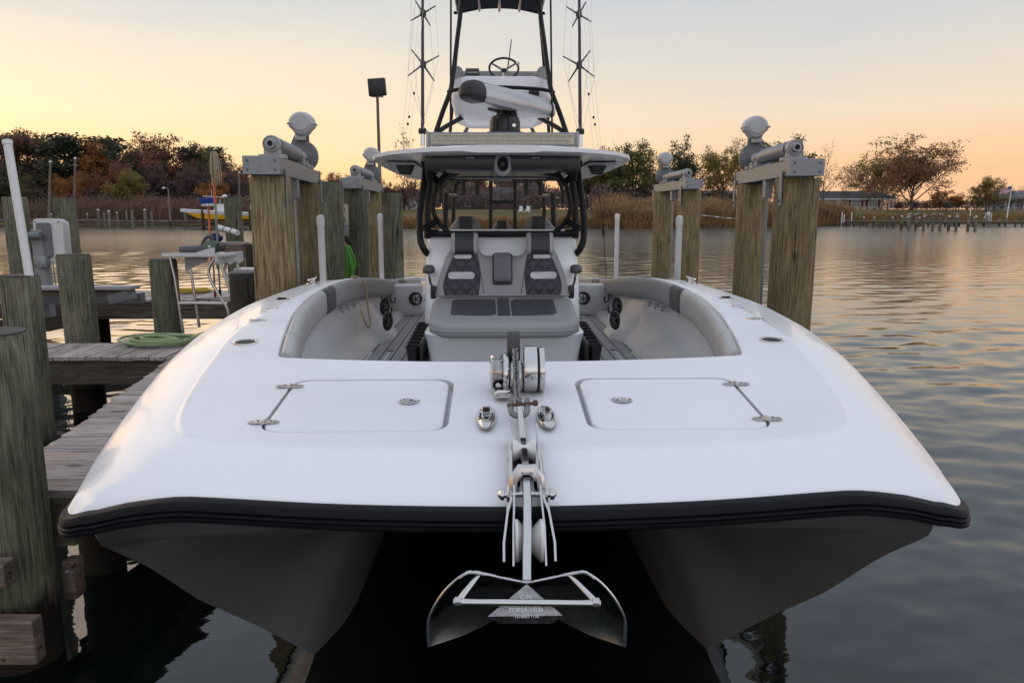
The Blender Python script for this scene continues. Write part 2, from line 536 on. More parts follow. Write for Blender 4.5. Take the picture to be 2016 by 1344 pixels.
M_plankX = wood("deck_plank_grain_across", (0.50, 0.44, 0.405), (0.36, 0.31, 0.28), (0.42, 0.30, 0.25), axis="X", rings=14, bump=0.45)
M_plankY = wood("deck_plank_grain_along", (0.50, 0.44, 0.405), (0.36, 0.31, 0.28), (0.40, 0.32, 0.28), axis="Y", rings=14, bump=0.45)
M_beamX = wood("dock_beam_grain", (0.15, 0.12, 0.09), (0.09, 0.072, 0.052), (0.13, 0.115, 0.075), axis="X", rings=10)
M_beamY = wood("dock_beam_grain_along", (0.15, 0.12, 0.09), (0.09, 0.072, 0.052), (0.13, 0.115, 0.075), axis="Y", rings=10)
M_blockX = wood("bolted_timber", (0.26, 0.19, 0.16), (0.18, 0.125, 0.10), (0.20, 0.16, 0.12), axis="X", rings=11)
M_bark = wood("bark", (0.085, 0.07, 0.06), (0.055, 0.045, 0.04), (0.10, 0.085, 0.075), rings=5)
M_barkp = wood("bark_pale", (0.16, 0.13, 0.11), (0.10, 0.08, 0.07), (0.15, 0.12, 0.11), rings=5)
M_polew = wood("weathered_pole", (0.27, 0.22, 0.18), (0.19, 0.15, 0.12), (0.24, 0.19, 0.16), rings=8)
M_cap = mat("black_piling_cap", (0.035, 0.035, 0.038), 0.6, var=0.2, bump=0.2, bscale=30)
M_brickw = mat("pale_brick", (0.55, 0.44, 0.33), 0.8, var=0.12, vscale=5)
M_roofs = mat("dark_roof_shingles", (0.045, 0.05, 0.055), 0.85, var=0.2, vscale=6, bump=0.3, bscale=12)
M_shut = mat("maroon_shutter", (0.09, 0.035, 0.035), 0.6, var=0.1)
M_pane = mat("window_pane", (0.02, 0.022, 0.026), 0.08, var=0.1, coat=0.5)

def glass_mat(name, tint=(0.9, 0.92, 0.92), refl=1.0):
    m, N, L, b = nmat(name)
    N.remove(b)
    out = N["Material Output"]
    tr = N.new("ShaderNodeBsdfTransparent"); tr.inputs[0].default_value = (*tint, 1)
    gl = N.new("ShaderNodeBsdfGlossy"); gl.inputs["Roughness"].default_value = 0.02
    fr = N.new("ShaderNodeFresnel"); fr.inputs[0].default_value = 1.22
    mx = N.new("ShaderNodeMixShader")
    L.new(fr.outputs[0], mx.inputs[0]); L.new(tr.outputs[0], mx.inputs[1]); L.new(gl.outputs[0], mx.inputs[2])
    L.new(mx.outputs[0], out.inputs["Surface"])
    MATS[name] = m
    return m
M_glass = glass_mat("windscreen_glass", (0.90, 0.91, 0.89))

def quilt_mat():
    """charcoal vinyl with stitched diamonds (relief only)"""
    m, N, L, b = nmat("charcoal_quilted_vinyl")
    b.inputs["Base Color"].default_value = (0.05, 0.051, 0.062, 1); b.inputs["Roughness"].default_value = 0.5
    b.inputs["Specular IOR Level"].default_value = 0.35
    tc = N.new("ShaderNodeTexCoord"); sp = N.new("ShaderNodeSeparateXYZ"); L.new(tc.outputs["Object"], sp.inputs[0])
    hs = []
    for sg in (1.0, -1.0):
        a = N.new("ShaderNodeMath"); a.operation = "MULTIPLY"; a.inputs[1].default_value = 0.80 * sg
        L.new(sp.outputs["Z"], a.inputs[0])
        s = N.new("ShaderNodeMath"); s.operation = "ADD"; L.new(sp.outputs["X"], s.inputs[0]); L.new(a.outputs[0], s.inputs[1])
        f = N.new("ShaderNodeMath"); f.operation = "MULTIPLY"; f.inputs[1].default_value = 2 * math.pi / 0.20; L.new(s.outputs[0], f.inputs[0])
        c = N.new("ShaderNodeMath"); c.operation = "SINE"; L.new(f.outputs[0], c.inputs[0])
        ab = N.new("ShaderNodeMath"); ab.operation = "ABSOLUTE"; L.new(c.outputs[0], ab.inputs[0])
        pw = N.new("ShaderNodeMath"); pw.operation = "POWER"; pw.inputs[1].default_value = 0.35; L.new(ab.outputs[0], pw.inputs[0])
        hs.append(pw.outputs[0])
    mi = N.new("ShaderNodeMath"); mi.operation = "MULTIPLY"; L.new(hs[0], mi.inputs[0]); L.new(hs[1], mi.inputs[1])
    bp = N.new("ShaderNodeBump"); bp.inputs["Strength"].default_value = 0.9; bp.inputs["Distance"].default_value = 0.014
    L.new(mi.outputs[0], bp.inputs["Height"]); L.new(bp.outputs[0], b.inputs["Normal"])
    return m
M_quilt = quilt_mat()

def ribbed_mat(name, col, axis, period, dist=0.006, rough=0.5):
    m, N, L, b = nmat(name)
    b.inputs["Base Color"].default_value = (*col, 1); b.inputs["Roughness"].default_value = rough
    b.inputs["Specular IOR Level"].default_value = 0.35
    tc = N.new("ShaderNodeTexCoord"); sp = N.new("ShaderNodeSeparateXYZ"); L.new(tc.outputs["Object"], sp.inputs[0])
    f = N.new("ShaderNodeMath"); f.operation = "MULTIPLY"; f.inputs[1].default_value = math.pi / period; L.new(sp.outputs[axis], f.inputs[0])
    c = N.new("ShaderNodeMath"); c.operation = "SINE"; L.new(f.outputs[0], c.inputs[0])
    ab = N.new("ShaderNodeMath"); ab.operation = "ABSOLUTE"; L.new(c.outputs[0], ab.inputs[0])
    bp = N.new("ShaderNodeBump"); bp.inputs["Strength"].default_value = 0.9; bp.inputs["Distance"].default_value = dist
    L.new(ab.outputs[0], bp.inputs["Height"]); L.new(bp.outputs[0], b.inputs["Normal"])
    return m
M_ribv = ribbed_mat("charcoal_ribbed_vinyl", (0.06, 0.061, 0.072), "Y", 0.045)
M_ribs = ribbed_mat("grey_ribbed_vinyl_stripe", (0.085, 0.086, 0.092), "Y", 0.05)

def water_mat():
    m, N, L, b = nmat("harbour_water")
    b.inputs["Base Color"].default_value = (0.004, 0.007, 0.006, 1)
    b.inputs["Roughness"].default_value = 0.035
    b.inputs["IOR"].default_value = 1.5
    tc = N.new("ShaderNodeTexCoord")
    def nz(sx, sy, sc, det, dist=0.0, rz=0.0):
        mp = N.new("ShaderNodeMapping"); mp.inputs["Scale"].default_value = (sx, sy, 1)
        mp.inputs["Rotation"].default_value = (0, 0, rz)
        L.new(tc.outputs["Object"], mp.inputs["Vector"])
        n = N.new("ShaderNodeTexNoise"); n.inputs["Scale"].default_value = sc; n.inputs["Detail"].default_value = det
        n.inputs["Distortion"].default_value = dist; n.inputs["Roughness"].default_value = 0.5
        L.new(mp.outputs[0], n.inputs["Vector"]); return n.outputs["Fac"]
    big = nz(0.6, 1.0, 0.9, 2, 0.3, R(-20))
    mid = nz(0.45, 1.0, 3.6, 3, 0.5, R(-14))
    fine = nz(0.6, 1.0, 11.0, 2, 0.3, R(10))
    patch = nz(0.35, 1.0, 0.06, 3, 0.5)            # calmer and rougher patches
    def rng(v, a, c, lo, hi):
        n = N.new("ShaderNodeMapRange"); n.inputs["From Min"].default_value = a; n.inputs["From Max"].default_value = c
        n.inputs["To Min"].default_value = lo; n.inputs["To Max"].default_value = hi
        L.new(v, n.inputs["Value"]); return n.outputs[0]
    def ma(v, k, add=None):
        n = N.new("ShaderNodeMath"); n.operation = "MULTIPLY_ADD"; n.inputs[1].default_value = k
        L.new(v, n.inputs[0])
        if add is None: n.inputs[2].default_value = 0.0
        else: L.new(add, n.inputs[2])
        return n.outputs[0]
    h = ma(fine, 0.0026, ma(mid, 0.009, ma(big, 0.010)))
    # near the bulkheads and hulls the water is sheltered
    sp = N.new("ShaderNodeSeparateXYZ"); L.new(tc.outputs["Object"], sp.inputs[0])
    calm = N.new("ShaderNodeMath"); calm.operation = "MULTIPLY"
    L.new(rng(patch, 0.35, 0.65, 0.5, 1.0), calm.inputs[0])
    L.new(rng(sp.outputs["Y"], 8.0, 65.0, 0.45, 2.0), calm.inputs[1])
    # ripples too fine to see one by one roughen the open water
    L.new(rng(sp.outputs["Y"], 6.0, 60.0, 0.03, 0.20), b.inputs["Roughness"])
    bp = N.new("ShaderNodeBump"); bp.inputs["Distance"].default_value = 1.0
    L.new(calm.outputs[0], bp.inputs["Strength"])
    L.new(h, bp.inputs["Height"]); L.new(bp.outputs[0], b.inputs["Normal"])
    return m
M_water = water_mat()

def leaf_mat(name, ca, cb, tr=0.35):
    m, N, L, b = nmat(name)
    out = N["Material Output"]
    b.inputs["Roughness"].default_value = 0.6; b.inputs["Specular IOR Level"].default_value = 0.2
    tc = N.new("ShaderNodeTexCoord"); oi = N.new("ShaderNodeObjectInfo")
    ad = N.new("ShaderNodeVectorMath"); ad.operation = "MULTIPLY_ADD"
    L.new(oi.outputs["Random"], ad.inputs[0]); ad.inputs[1].default_value = (31.0, 17.0, 23.0)
    L.new(tc.outputs["Object"], ad.inputs[2])
    n1 = N.new("ShaderNodeTexNoise"); n1.inputs["Scale"].default_value = 0.28; n1.inputs["Detail"].default_value = 3
    L.new(ad.outputs[0], n1.inputs["Vector"])
    n2 = N.new("ShaderNodeTexNoise"); n2.inputs["Scale"].default_value = 3.0; n2.inputs["Detail"].default_value = 1
    L.new(ad.outputs[0], n2.inputs["Vector"])
    r1 = N.new("ShaderNodeMapRange"); r1.inputs["From Min"].default_value = 0.40; r1.inputs["From Max"].default_value = 0.60
    L.new(n1.outputs["Fac"], r1.inputs["Value"])
    mx = N.new("ShaderNodeMix"); mx.data_type = "RGBA"
    mx.inputs["A"].default_value = (*ca, 1); mx.inputs["B"].default_value = (*cb, 1)
    L.new(r1.outputs[0], mx.inputs["Factor"])
    r2 = N.new("ShaderNodeMapRange"); r2.inputs["From Min"].default_value = 0.3; r2.inputs["From Max"].default_value = 0.7
    r2.inputs["To Min"].default_value = 0.6; r2.inputs["To Max"].default_value = 1.4
    L.new(n2.outputs["Fac"], r2.inputs["Value"])
    vs = N.new("ShaderNodeVectorMath"); vs.operation = "SCALE"
    L.new(mx.outputs["Result"], vs.inputs[0]); L.new(r2.outputs[0], vs.inputs["Scale"])
    L.new(vs.outputs[0], b.inputs["Base Color"])
    tl = N.new("ShaderNodeBsdfTranslucent"); L.new(vs.outputs[0], tl.inputs[0])
    ms = N.new("ShaderNodeMixShader"); ms.inputs[0].default_value = tr
    L.new(b.outputs[0], ms.inputs[1]); L.new(tl.outputs[0], ms.inputs[2])
    L.new(ms.outputs[0], out.inputs["Surface"])
    MATS[name] = m
    return m
LEAF = {
 "brown": leaf_mat("leaves_brown", (0.215, 0.122, 0.080), (0.150, 0.102, 0.080)),
 "russet": leaf_mat("leaves_russet", (0.300, 0.125, 0.065), (0.195, 0.105, 0.070)),
 "orange": leaf_mat("leaves_orange", (0.390, 0.170, 0.055), (0.300, 0.145, 0.060)),
 "red": leaf_mat("leaves_red", (0.290, 0.070, 0.055), (0.210, 0.080, 0.065)),
 "gold": leaf_mat("leaves_gold", (0.310, 0.215, 0.060), (0.215, 0.170, 0.060)),
 "green": leaf_mat("leaves_green", (0.115, 0.130, 0.050), (0.175, 0.155, 0.055)),
 "dark": leaf_mat("leaves_dark_green", (0.060, 0.078, 0.045), (0.090, 0.090, 0.050)),
 "mixed": leaf_mat("leaves_turning", (0.250, 0.165, 0.085), (0.290, 0.125, 0.078)),
 "mauve": leaf_mat("leaves_mauve", (0.170, 0.108, 0.094), (0.125, 0.088, 0.082)),
}
M_reed = leaf_mat("reed_blades", (0.36, 0.23, 0.115), (0.26, 0.165, 0.085), 0.3)
M_reedm = leaf_mat("reed_blades_mauve", (0.25, 0.155, 0.115), (0.18, 0.115, 0.09), 0.3)
M_grassy = leaf_mat("marsh_grass", (0.30, 0.165, 0.065), (0.21, 0.125, 0.055), 0.3)

def ground_mat():
    m, N, L, b = nmat("bank_grass")
    b.inputs["Roughness"].default_value = 0.9; b.inputs["Specular IOR Level"].default_value = 0.1
    tc = N.new("ShaderNodeTexCoord")
    n1 = N.new("ShaderNodeTexNoise"); n1.inputs["Scale"].default_value = 0.06; n1.inputs["Detail"].default_value = 6
    L.new(tc.outputs["Object"], n1.inputs["Vector"])
    cr = ramp(N, [(0.36, (0.085, 0.085, 0.030)), (0.5, (0.13, 0.098, 0.042)), (0.66, (0.18, 0.115, 0.060))], "LINEAR")
    L.new(n1.outputs["Fac"], cr.inputs[0])
    n2 = N.new("ShaderNodeTexNoise"); n2.inputs["Scale"].default_value = 1.7; n2.inputs["Detail"].default_value = 5
    L.new(tc.outputs["Object"], n2.inputs["Vector"])
    r2 = N.new("ShaderNodeMapRange"); r2.inputs["To Min"].default_value = 0.6; r2.inputs["To Max"].default_value = 1.4
    L.new(n2.outputs["Fac"], r2.inputs["Value"])
    vs = N.new("ShaderNodeVectorMath"); vs.operation = "SCALE"
    L.new(cr.outputs[0], vs.inputs[0]); L.new(r2.outputs[0], vs.inputs["Scale"])
    L.new(vs.outputs[0], b.inputs["Base Color"])
    bp = N.new("ShaderNodeBump"); bp.inputs["Strength"].default_value = 0.6; bp.inputs["Distance"].default_value = 0.15
    L.new(n2.outputs["Fac"], bp.inputs["Height"]); L.new(bp.outputs[0], b.inputs["Normal"])
    return m
M_ground = ground_mat()
# ------------------------------------------------------------------ water and land
import numpy as np
def water_mesh():
    """one sheet; real wavelets over the part near enough to see them, flat beyond"""
    rg = np.random.RandomState(5)
    av = np.concatenate([[-60, -12, -3, -1.4], np.linspace(-0.80, 0.80, 520), [1.4, 3, 12, 60]])
    yv = [-1.9, -1.0, 0.0, 0.6]
    while yv[-1] < 75: yv.append(yv[-1] + 0.0062 * (yv[-1] + 2.0))
    while yv[-1] < 2500: yv.append(yv[-1] * 1.25)
    yv = np.array(yv)
    Yg, Ag = np.meshgrid(yv, av, indexing="ij")
    Xg = Ag * (Yg + 2.0)
    res_y = 0.0062 * (Yg + 2.0)
    Z = np.zeros_like(Yg)
    # slow patches of more and less wind
    patch = 0.75 + 0.35 * np.sin(Xg * 0.23 + 0.4 * np.sin(Yg * 0.11)) * np.sin(Yg * 0.17 + 1.3) + 0.2 * np.sin(Yg * 0.61 + Xg * 0.15)
    for k in range(64):
        lam = 0.11 * (1.25 / 0.11) ** rg.rand()
        th = np.pi / 2 + 0.35 + rg.randn() * 0.65              # crests run across the view, a little askew
        kx, ky = np.cos(th) * 2 * np.pi / lam, np.sin(th) * 2 * np.pi / lam
        slope = 0.0135 * (0.6 + 0.8 * rg.rand())
        amp = slope * lam / (2 * np.pi)
        vis = np.clip(lam / (res_y * 2.4) - 1.0, 0, 1)         # drop what the sheet cannot carry at that distance
        ph = kx * Xg + ky * Yg + rg.rand() * 6.28 + 0.9 * np.sin(Xg * 0.5 * rg.rand() + Yg * 0.4 * rg.rand() + rg.rand() * 6)
        Z += amp * vis * np.sin(ph)
    shelter = np.clip(0.22 + (Xg - 1.2) * 0.55, 0.22, 0.9)      # calm between dock and hulls, livelier outside
    far = np.clip((Yg - 5.0) / 5.0, 0, 1)
    Z *= patch * (shelter * (1 - far) + far)
    Z *= np.clip((0.82 - np.abs(Ag)) / 0.05, 0, 1) * np.clip((75 - Yg) / 25, 0, 1) * np.clip((Yg - 0.2) / 0.8, 0, 1)
    nr, nc = Yg.shape
    co = np.stack([Xg, Yg, Z], -1).reshape(-1, 3)
    r, c = np.meshgrid(np.arange(nr - 1), np.arange(nc - 1), indexing="ij")
    q = (r * nc + c).ravel()
    faces = np.stack([q, q + 1, q + nc + 1, q + nc], -1)
    n0 = len(co)
    co = np.concatenate([co, [[-1500, -200, 0], [1500, -200, 0], [1500, -1.9, 0], [-1500, -1.9, 0]]])
    faces = np.concatenate([faces, [[n0, n0 + 1, n0 + 2, n0 + 3]]])
    me = bpy.data.meshes.new("water")
    me.vertices.add(len(co)); me.vertices.foreach_set("co", co.ravel())
    me.loops.add(faces.size); me.loops.foreach_set("vertex_index", faces.ravel().astype(np.int32))
    me.polygons.add(len(faces))
    me.polygons.foreach_set("loop_start", np.arange(0, faces.size, 4, dtype=np.int32))
    me.polygons.foreach_set("use_smooth", np.ones(len(faces), dtype=bool))
    me.update(calc_edges=True)
    me.materials.append(M_water)
    return me
tag(link("water", water_mesh()), kind="structure")

SHORE = [(-2500, 132), (-300, 130), (500, 128), (640, 122), (740, 108), (800, 102), (1000, 101), (1290, 104), (1430, 112),
         (1600, 121), (1660, 126), (1700, 134), (1850, 138), (2016, 140), (4500, 150)]
BANK = [(-6, -0.9), (0, -0.05), (1.0, 0.30), (4, 0.75), (12, 1.55), (25, 2.45), (40, 2.65), (80, 2.8), (200, 3.2), (900, 6.0)]
def ground_z(x, y):
    px = 1008 + FPX * x / max(y, 1)
    d = y - cinterp(px, SHORE)
    z = interp(d, BANK)
    return z + (0.18 * noise.noise(Vector((x * 0.06, y * 0.06, 0))) if d > 2 else 0)
rows = [-6, -2, 0, 0.5, 1, 2, 4, 7, 12, 18, 25, 40, 60, 80, 130, 200, 500, 900]
cols = [-2500 + 7000 * k / 220 for k in range(221)]
mb = MB()
for d in rows:
    for c in cols:
        y = cinterp(c, SHORE) + d
        x = (c - 1008) / FPX * y
        mb.v.append((x, y, ground_z(x, y)))
n = len(cols)
mb.f = [(j*n+i, j*n+i+1, (j+1)*n+i+1, (j+1)*n+i) for j in range(len(rows)-1) for i in range(n-1)]
tag(mb.build("far_bank_ground", M_ground, sharp=None, fix=False), kind="structure")

# ------------------------------------------------------------------ reeds and undergrowth
def reed_bed(name, label, mat_, spots, seed, h0, h1, w, plume=True):
    rnd = random.Random(seed)
    mb = MB()
    for (c0, c1, d0, d1, n, hk) in spots:
        for _ in range(n):
            c = rnd.uniform(c0, c1)
            y = cinterp(c, SHORE) + rnd.uniform(d0, d1)
            x = (c - 1008) / FPX * y
            clump = noise.noise(Vector((x * 0.35, y * 0.35, 3))) 
            z = ground_z(x, y) - 0.1
            h = rnd.uniform(h0, h1) * hk * (1 + 0.35 * clump)
            a = rnd.uniform(0, math.pi)
            ww = w * rnd.uniform(0.6, 1.3)
            dx, dy = math.cos(a) * ww, math.sin(a) * ww
            lx, ly = rnd.gauss(0, 0.12) * h, rnd.gauss(0, 0.12) * h
            o = len(mb.v)
            mb.v += [(x - dx, y - dy, z), (x + dx, y + dy, z), (x + lx + dx*0.5, y + ly + dy*0.5, z + h*0.8), (x + lx*1.3, y + ly*1.3, z + h), (x + lx - dx*0.5, y + ly - dy*0.5, z + h*0.8)]
            mb.f.append((o, o+1, o+2, o+3, o+4))
            if plume and rnd.random() < 0.45:
                o = len(mb.v)
                px_, py_, pz_ = x + lx*1.3, y + ly*1.3, z + h
                q = rnd.uniform(0.05, 0.09)
                mb.v += [(px_ - dx*0.8, py_ - dy*0.8, pz_ - 0.25), (px_ + dx*1.6, py_ + dy*1.6, pz_ - 0.1), (px_ + q, py_, pz_ + 0.32), (px_ - dx, py_, pz_ + 0.1)]
                mb.f.append((o, o+1, o+2, o+3))
    return tag(mb.build(name, mat_, smooth=False, sharp=None, fix=False), label, "reeds", kind="stuff")

reed_bed("reed_bed", "tall tan reeds with feathery plumes along the opposite shore", M_reed,
         [(1168, 1670, 1.5, 9, 15000, 1.0), (1168, 1300, 6, 12, 2500, 1.15), (1380, 1460, 6, 12, 1600, 1.1)], 3, 1.7, 2.6, 0.05)
reed_bed("marsh_grass", "short russet marsh grass at the edge of the far bank", M_grassy,
         [(790, 1700, -0.6, 3.0, 12000, 1.0), (1690, 2300, 0, 8, 5000, 1.0), (1640, 1672, 0, 4, 900, 1.5)], 5, 0.5, 1.3, 0.06, False)
reed_bed("mauve_reed_bed", "mauve brown reeds behind the dock with the yellow boat", M_reedm,
         [(120, 700, 0.5, 9, 14000, 1.0), (-260, 140, 2, 8, 4000, 0.9)], 8, 2.3, 3.6, 0.05)

# ------------------------------------------------------------------ trees
def tree_template(kind, seed, H=14.0):
    """returns (trunk mesh, crown mesh); tapered trunk, limbs, twigs, leaves in clumps at the twigs"""
    rnd = random.Random(seed)
    tr, lf = MB(), MB()
    if kind == "full":   lim, sub, tw, leaves, spread, t0, lsz, bend = 9, 5, 5, 21, 0.85, 0.16, 0.21, 0.30
    elif kind == "open": lim, sub, tw, leaves, spread, t0, lsz, bend = 13, 7, 5, 17, 1.1, 0.12, 0.185, 0.35
    elif kind == "bare": lim, sub, tw, leaves, spread, t0, lsz, bend = 8, 6, 5, 2, 0.9, 0.18, 0.2, 0.40
    elif kind == "tall": lim, sub, tw, leaves, spread, t0, lsz, bend = 11, 5, 4, 15, 0.5, 0.28, 0.21, 0.25
    elif kind == "pine": lim, sub, tw, leaves, spread, t0, lsz, bend = 14, 4, 4, 17, 0.42, 0.30, 0.21, 0.2
    else:                lim, sub, tw, leaves, spread, t0, lsz, bend = 12, 4, 4, 19, 0.95, 0.03, 0.18, 0.2   # bush
    def leafs(p, n, sd):
        for _ in range(n):
            q = p + Vector((rnd.gauss(0, sd), rnd.gauss(0, sd), rnd.gauss(0, sd * 0.8)))
            a = Vector((rnd.uniform(-1, 1), rnd.uniform(-1, 1), rnd.uniform(-1, 1)))
            if a.length < 0.1: continue
            a.normalize()
            b = a.cross(Vector((rnd.uniform(-1, 1), rnd.uniform(-1, 1), rnd.uniform(-1, 1))))
            if b.length < 0.1: continue
            b.normalize()
            s = lsz * rnd.uniform(0.6, 1.35)
            lf.add([q - a*s, q - b*s*0.55, q + a*s, q + b*s*0.55], [(0, 1, 2, 3)])
    def limb(p, d, L, r, segs, wob):
        pts, rad = [Vector(p)], [r]
        d = Vector(d).normalized()
        for i in range(segs):
            d = (d + Vector((rnd.gauss(0, wob), rnd.gauss(0, wob), rnd.gauss(0, wob) + 0.06))).normalized()
            pts.append(pts[-1] + d * (L / segs)); rad.append(r * (1 - 0.75 * (i + 1) / segs))
        return pts, rad, d
    conif = kind in ("tall", "pine")
    trunkH = H * (0.86 if conif else (0.52 if kind != "bush" else 0.4))
    tp, trr, _ = limb((0, 0, -0.3), (0, 0, 1), trunkH, H * (0.022 if kind != "bush" else 0.012), 7, 0.05)
    trr = [H * 0.022 * (1 - 0.7 * i / 7) for i in range(8)] if kind != "bush" else trr
    tr.tube(tp, trr, 6)
    for i in range(lim):
        f = t0 + (0.98 - t0) * ((i + rnd.random() * 0.7) / lim)
        if not conif: f = max(t0 + 0.12, f) if kind != "bush" else f
        k = f * 7; i0 = min(int(k), 6)
        p = tp[i0].lerp(tp[i0 + 1], k - i0)
        az = i * 2.4 + rnd.uniform(-0.5, 0.5)
        if conif:
            el = R(rnd.uniform(5, 30)); L = H * spread * 0.5 * (1.1 - 0.75 * abs(f - 0.62) * 1.6)
        elif kind == "bush":
            el = R(rnd.uniform(20, 80)); L = H * 0.55 * rnd.uniform(0.7, 1.1)
        else:
            el = R(rnd.uniform(22, 45) + 38 * (f - t0)); L = H * spread * 0.44 * rnd.uniform(0.8, 1.15)
        d = Vector((math.cos(az) * math.cos(el), math.sin(az) * math.cos(el), math.sin(el)))
        lp, lr, ld = limb(p, d, L, H * 0.0095 * (1.15 - 0.5 * f), 5, 0.13)
        tr.tube(lp, lr, 4, cap=False)
        for j in range(sub):
            g = 0.3 + 0.7 * (j + rnd.random()) / sub
            kk = min(g, 0.999) * 5; j0 = int(kk)
            q = lp[j0].lerp(lp[j0 + 1], kk - j0)
            sd_ = (ld + Vector((rnd.gauss(0, 0.75), rnd.gauss(0, 0.75), rnd.gauss(0.15, 0.5)))).normalized()
            sp_, sr_, se = limb(q, sd_, L * rnd.uniform(0.35, 0.6), H * 0.0034, 3, 0.18)
            tr.tube(sp_, sr_, 3, cap=False)
            for t in range(tw):
                w = sp_[1 + t % 3] if t % 4 else sp_[-1]
                td = (se + Vector((rnd.gauss(0, 0.8), rnd.gauss(0, 0.8), rnd.gauss(0.1, 0.6)))).normalized()
                e = w + td * L * rnd.uniform(0.12, 0.3)
                tr.tube([w, w.lerp(e, 0.5) + Vector((rnd.gauss(0, .05), rnd.gauss(0, .05), .04)) , e], [H*0.0016, H*0.0012, H*0.0006], 3, cap=False)
                leafs(e, leaves, H * 0.030)
                leafs(w.lerp(e, 0.5), leaves // 2, H * 0.028)
    tm = tr.mesh("trunk", M_bark, True, None, False)
    lm = lf.mesh("crown", LEAF["brown"], False, None, False)
    return tm, lm

TT = {"full": [tree_template("full", s) for s in (11, 12, 13)],
      "open": [tree_template("open", s) for s in (21, 22)],
      "bare": [tree_template("bare", s) for s in (31, 32)],
      "tall": [tree_template("tall", s) for s in (41, 42)],
      "pine": [tree_template("pine", 51)],
      "bush": [tree_template("bush", s) for s in (61, 62)]}
TREE_TOP = {k: [max(v.co.z for v in t[1].vertices) for t in ts] for k, ts in TT.items()}
tree_rnd = random.Random(99)
def tree(px, ytop, Y, kind, leaf, label, group=None, wide=1.0, var=None, cat="tree", name=None, bark=None):
    v = (tree_rnd.randrange(len(TT[kind]))) if var is None else var
    tm, lm = TT[kind][v]
    x = (px - 1008) / FPX * Y
    z = ground_z(x, Y)
    top = P(px, ytop, Y).z
    s = (top - z) / TREE_TOP[kind][v]
    o = thing(name or {"pine": "pine_tree", "bush": "shrub", "bare": "bare_tree"}.get(kind, "tree"), label, cat, (x, Y, z - 0.05), tree_rnd.uniform(0, 6.28), group)
    o.scale = (s * wide, s * wide, s)
    a = link("trunk", tm, o)
    b = link("crown", lm, o)
    b.material_slots[0].link = "OBJECT"
    b.material_slots[0].material = LEAF[leaf]
    if bark:
        a.material_slots[0].link = "OBJECT"; a.material_slots[0].material = bark
    return o

# wood on the left bank: single trees that stand out
for a in [
 (-18, 285, 150, "bare", "brown", "thin bare brown tree at the left edge of the wood", 1.0),
 (31, 267, 150, "tall", "brown", "narrow brown tree, leftmost of four thin trees on the left skyline", 1.0),
 (66, 266, 156, "tall", "dark", "narrow dark green tree, second of four thin trees on the left skyline", 1.0),
 (96, 264, 150, "tall", "brown", "narrow brown tree, third of four thin trees on the left skyline", 1.0),
 (132, 269, 155, "tall", "dark", "narrow see-through tree, last of four thin trees on the left skyline", 0.9),
 (182, 266, 148, "pine", "dark", "broad dark pine with a flat crown beside the orange tree", 1.9),
 (218, 276, 150, "full", "orange", "bright orange tree beside the flat-crowned dark pine", 0.95),
 (256, 259, 156, "full", "russet", "tallest russet tree of the left wood", 0.8),
 (292, 268, 160, "open", "mauve", "thin-leaved mauve tree right of the tallest russet tree", 0.9),
 (329, 264, 156, "full", "russet", "round-topped russet tree in the middle of the left wood", 0.85),
 (383, 285, 158, "full", "brown", "brown tree on the falling skyline of the left wood", 0.9),
 (408, 290, 156, "pine", "dark", "dark evergreen on the falling skyline of the left wood", 1.3),
 (438, 295, 154, "full", "green", "olive green tree above the tan mop head", 0.9),
 (476, 314, 152, "full", "russet", "red-brown tree left of the nearest lift piling", 0.9),
 (268, 333, 138, "full", "gold", "low golden green tree at the edge of the left wood", 0.9),
 (432, 338, 137, "full", "orange", "low orange tree behind the yellow boat", 0.9),
 (158, 338, 139, "open", "orange", "thin orange tree behind the weathered utility poles", 0.9),
 (612, 338, 150, "full", "red", "dark red tree seen between the left lift pilings", 1.1),
 (655, 340, 146, "full", "russet", "russet tree beyond the green-capped lift piling", 1.0),
 (708, 345, 140, "full", "brown", "brown tree behind the far left lift motor", 1.1),
]:
    tree(a[0], a[1] - (9 if a[1] < 320 else 4), a[2], a[3], a[4], a[5], "trees of the left wood", a[6] * 1.18)
# the trees between and below them that nothing tells apart
k = 0
for (c0, c1, y0, y1, Y0, Y1, n, kinds, leaves) in [
    (-120, 490, 305, 335, 142, 172, 34, ("full", "full", "open", "full"), ("brown", "mauve", "russet", "brown", "mauve", "dark")),
    (-100, 160, 310, 345, 138, 150, 8, ("full", "full"), ("dark", "green", "brown")),
    (480, 830, 345, 365, 128, 165, 16, ("full", "full", "open"), ("brown", "mauve", "russet", "dark")),
]:
    for i in range(n):
        c = c0 + (c1 - c0) * (i + tree_rnd.random()) / n
        lf_ = tree_rnd.choice(leaves)
        where = "left of the tall russet tree" if c < 256 else ("above the yellow boat's dock" if c < 495 else "seen between the left lift pilings")
        tree(c, tree_rnd.uniform(y0, y1), tree_rnd.uniform(Y0, Y1), kinds[i % len(kinds)], lf_,
             {"dark": "dark green"}.get(lf_, lf_) + " tree crowded in the left wood " + where, "crowded trees of the left wood", tree_rnd.uniform(0.9, 1.25))
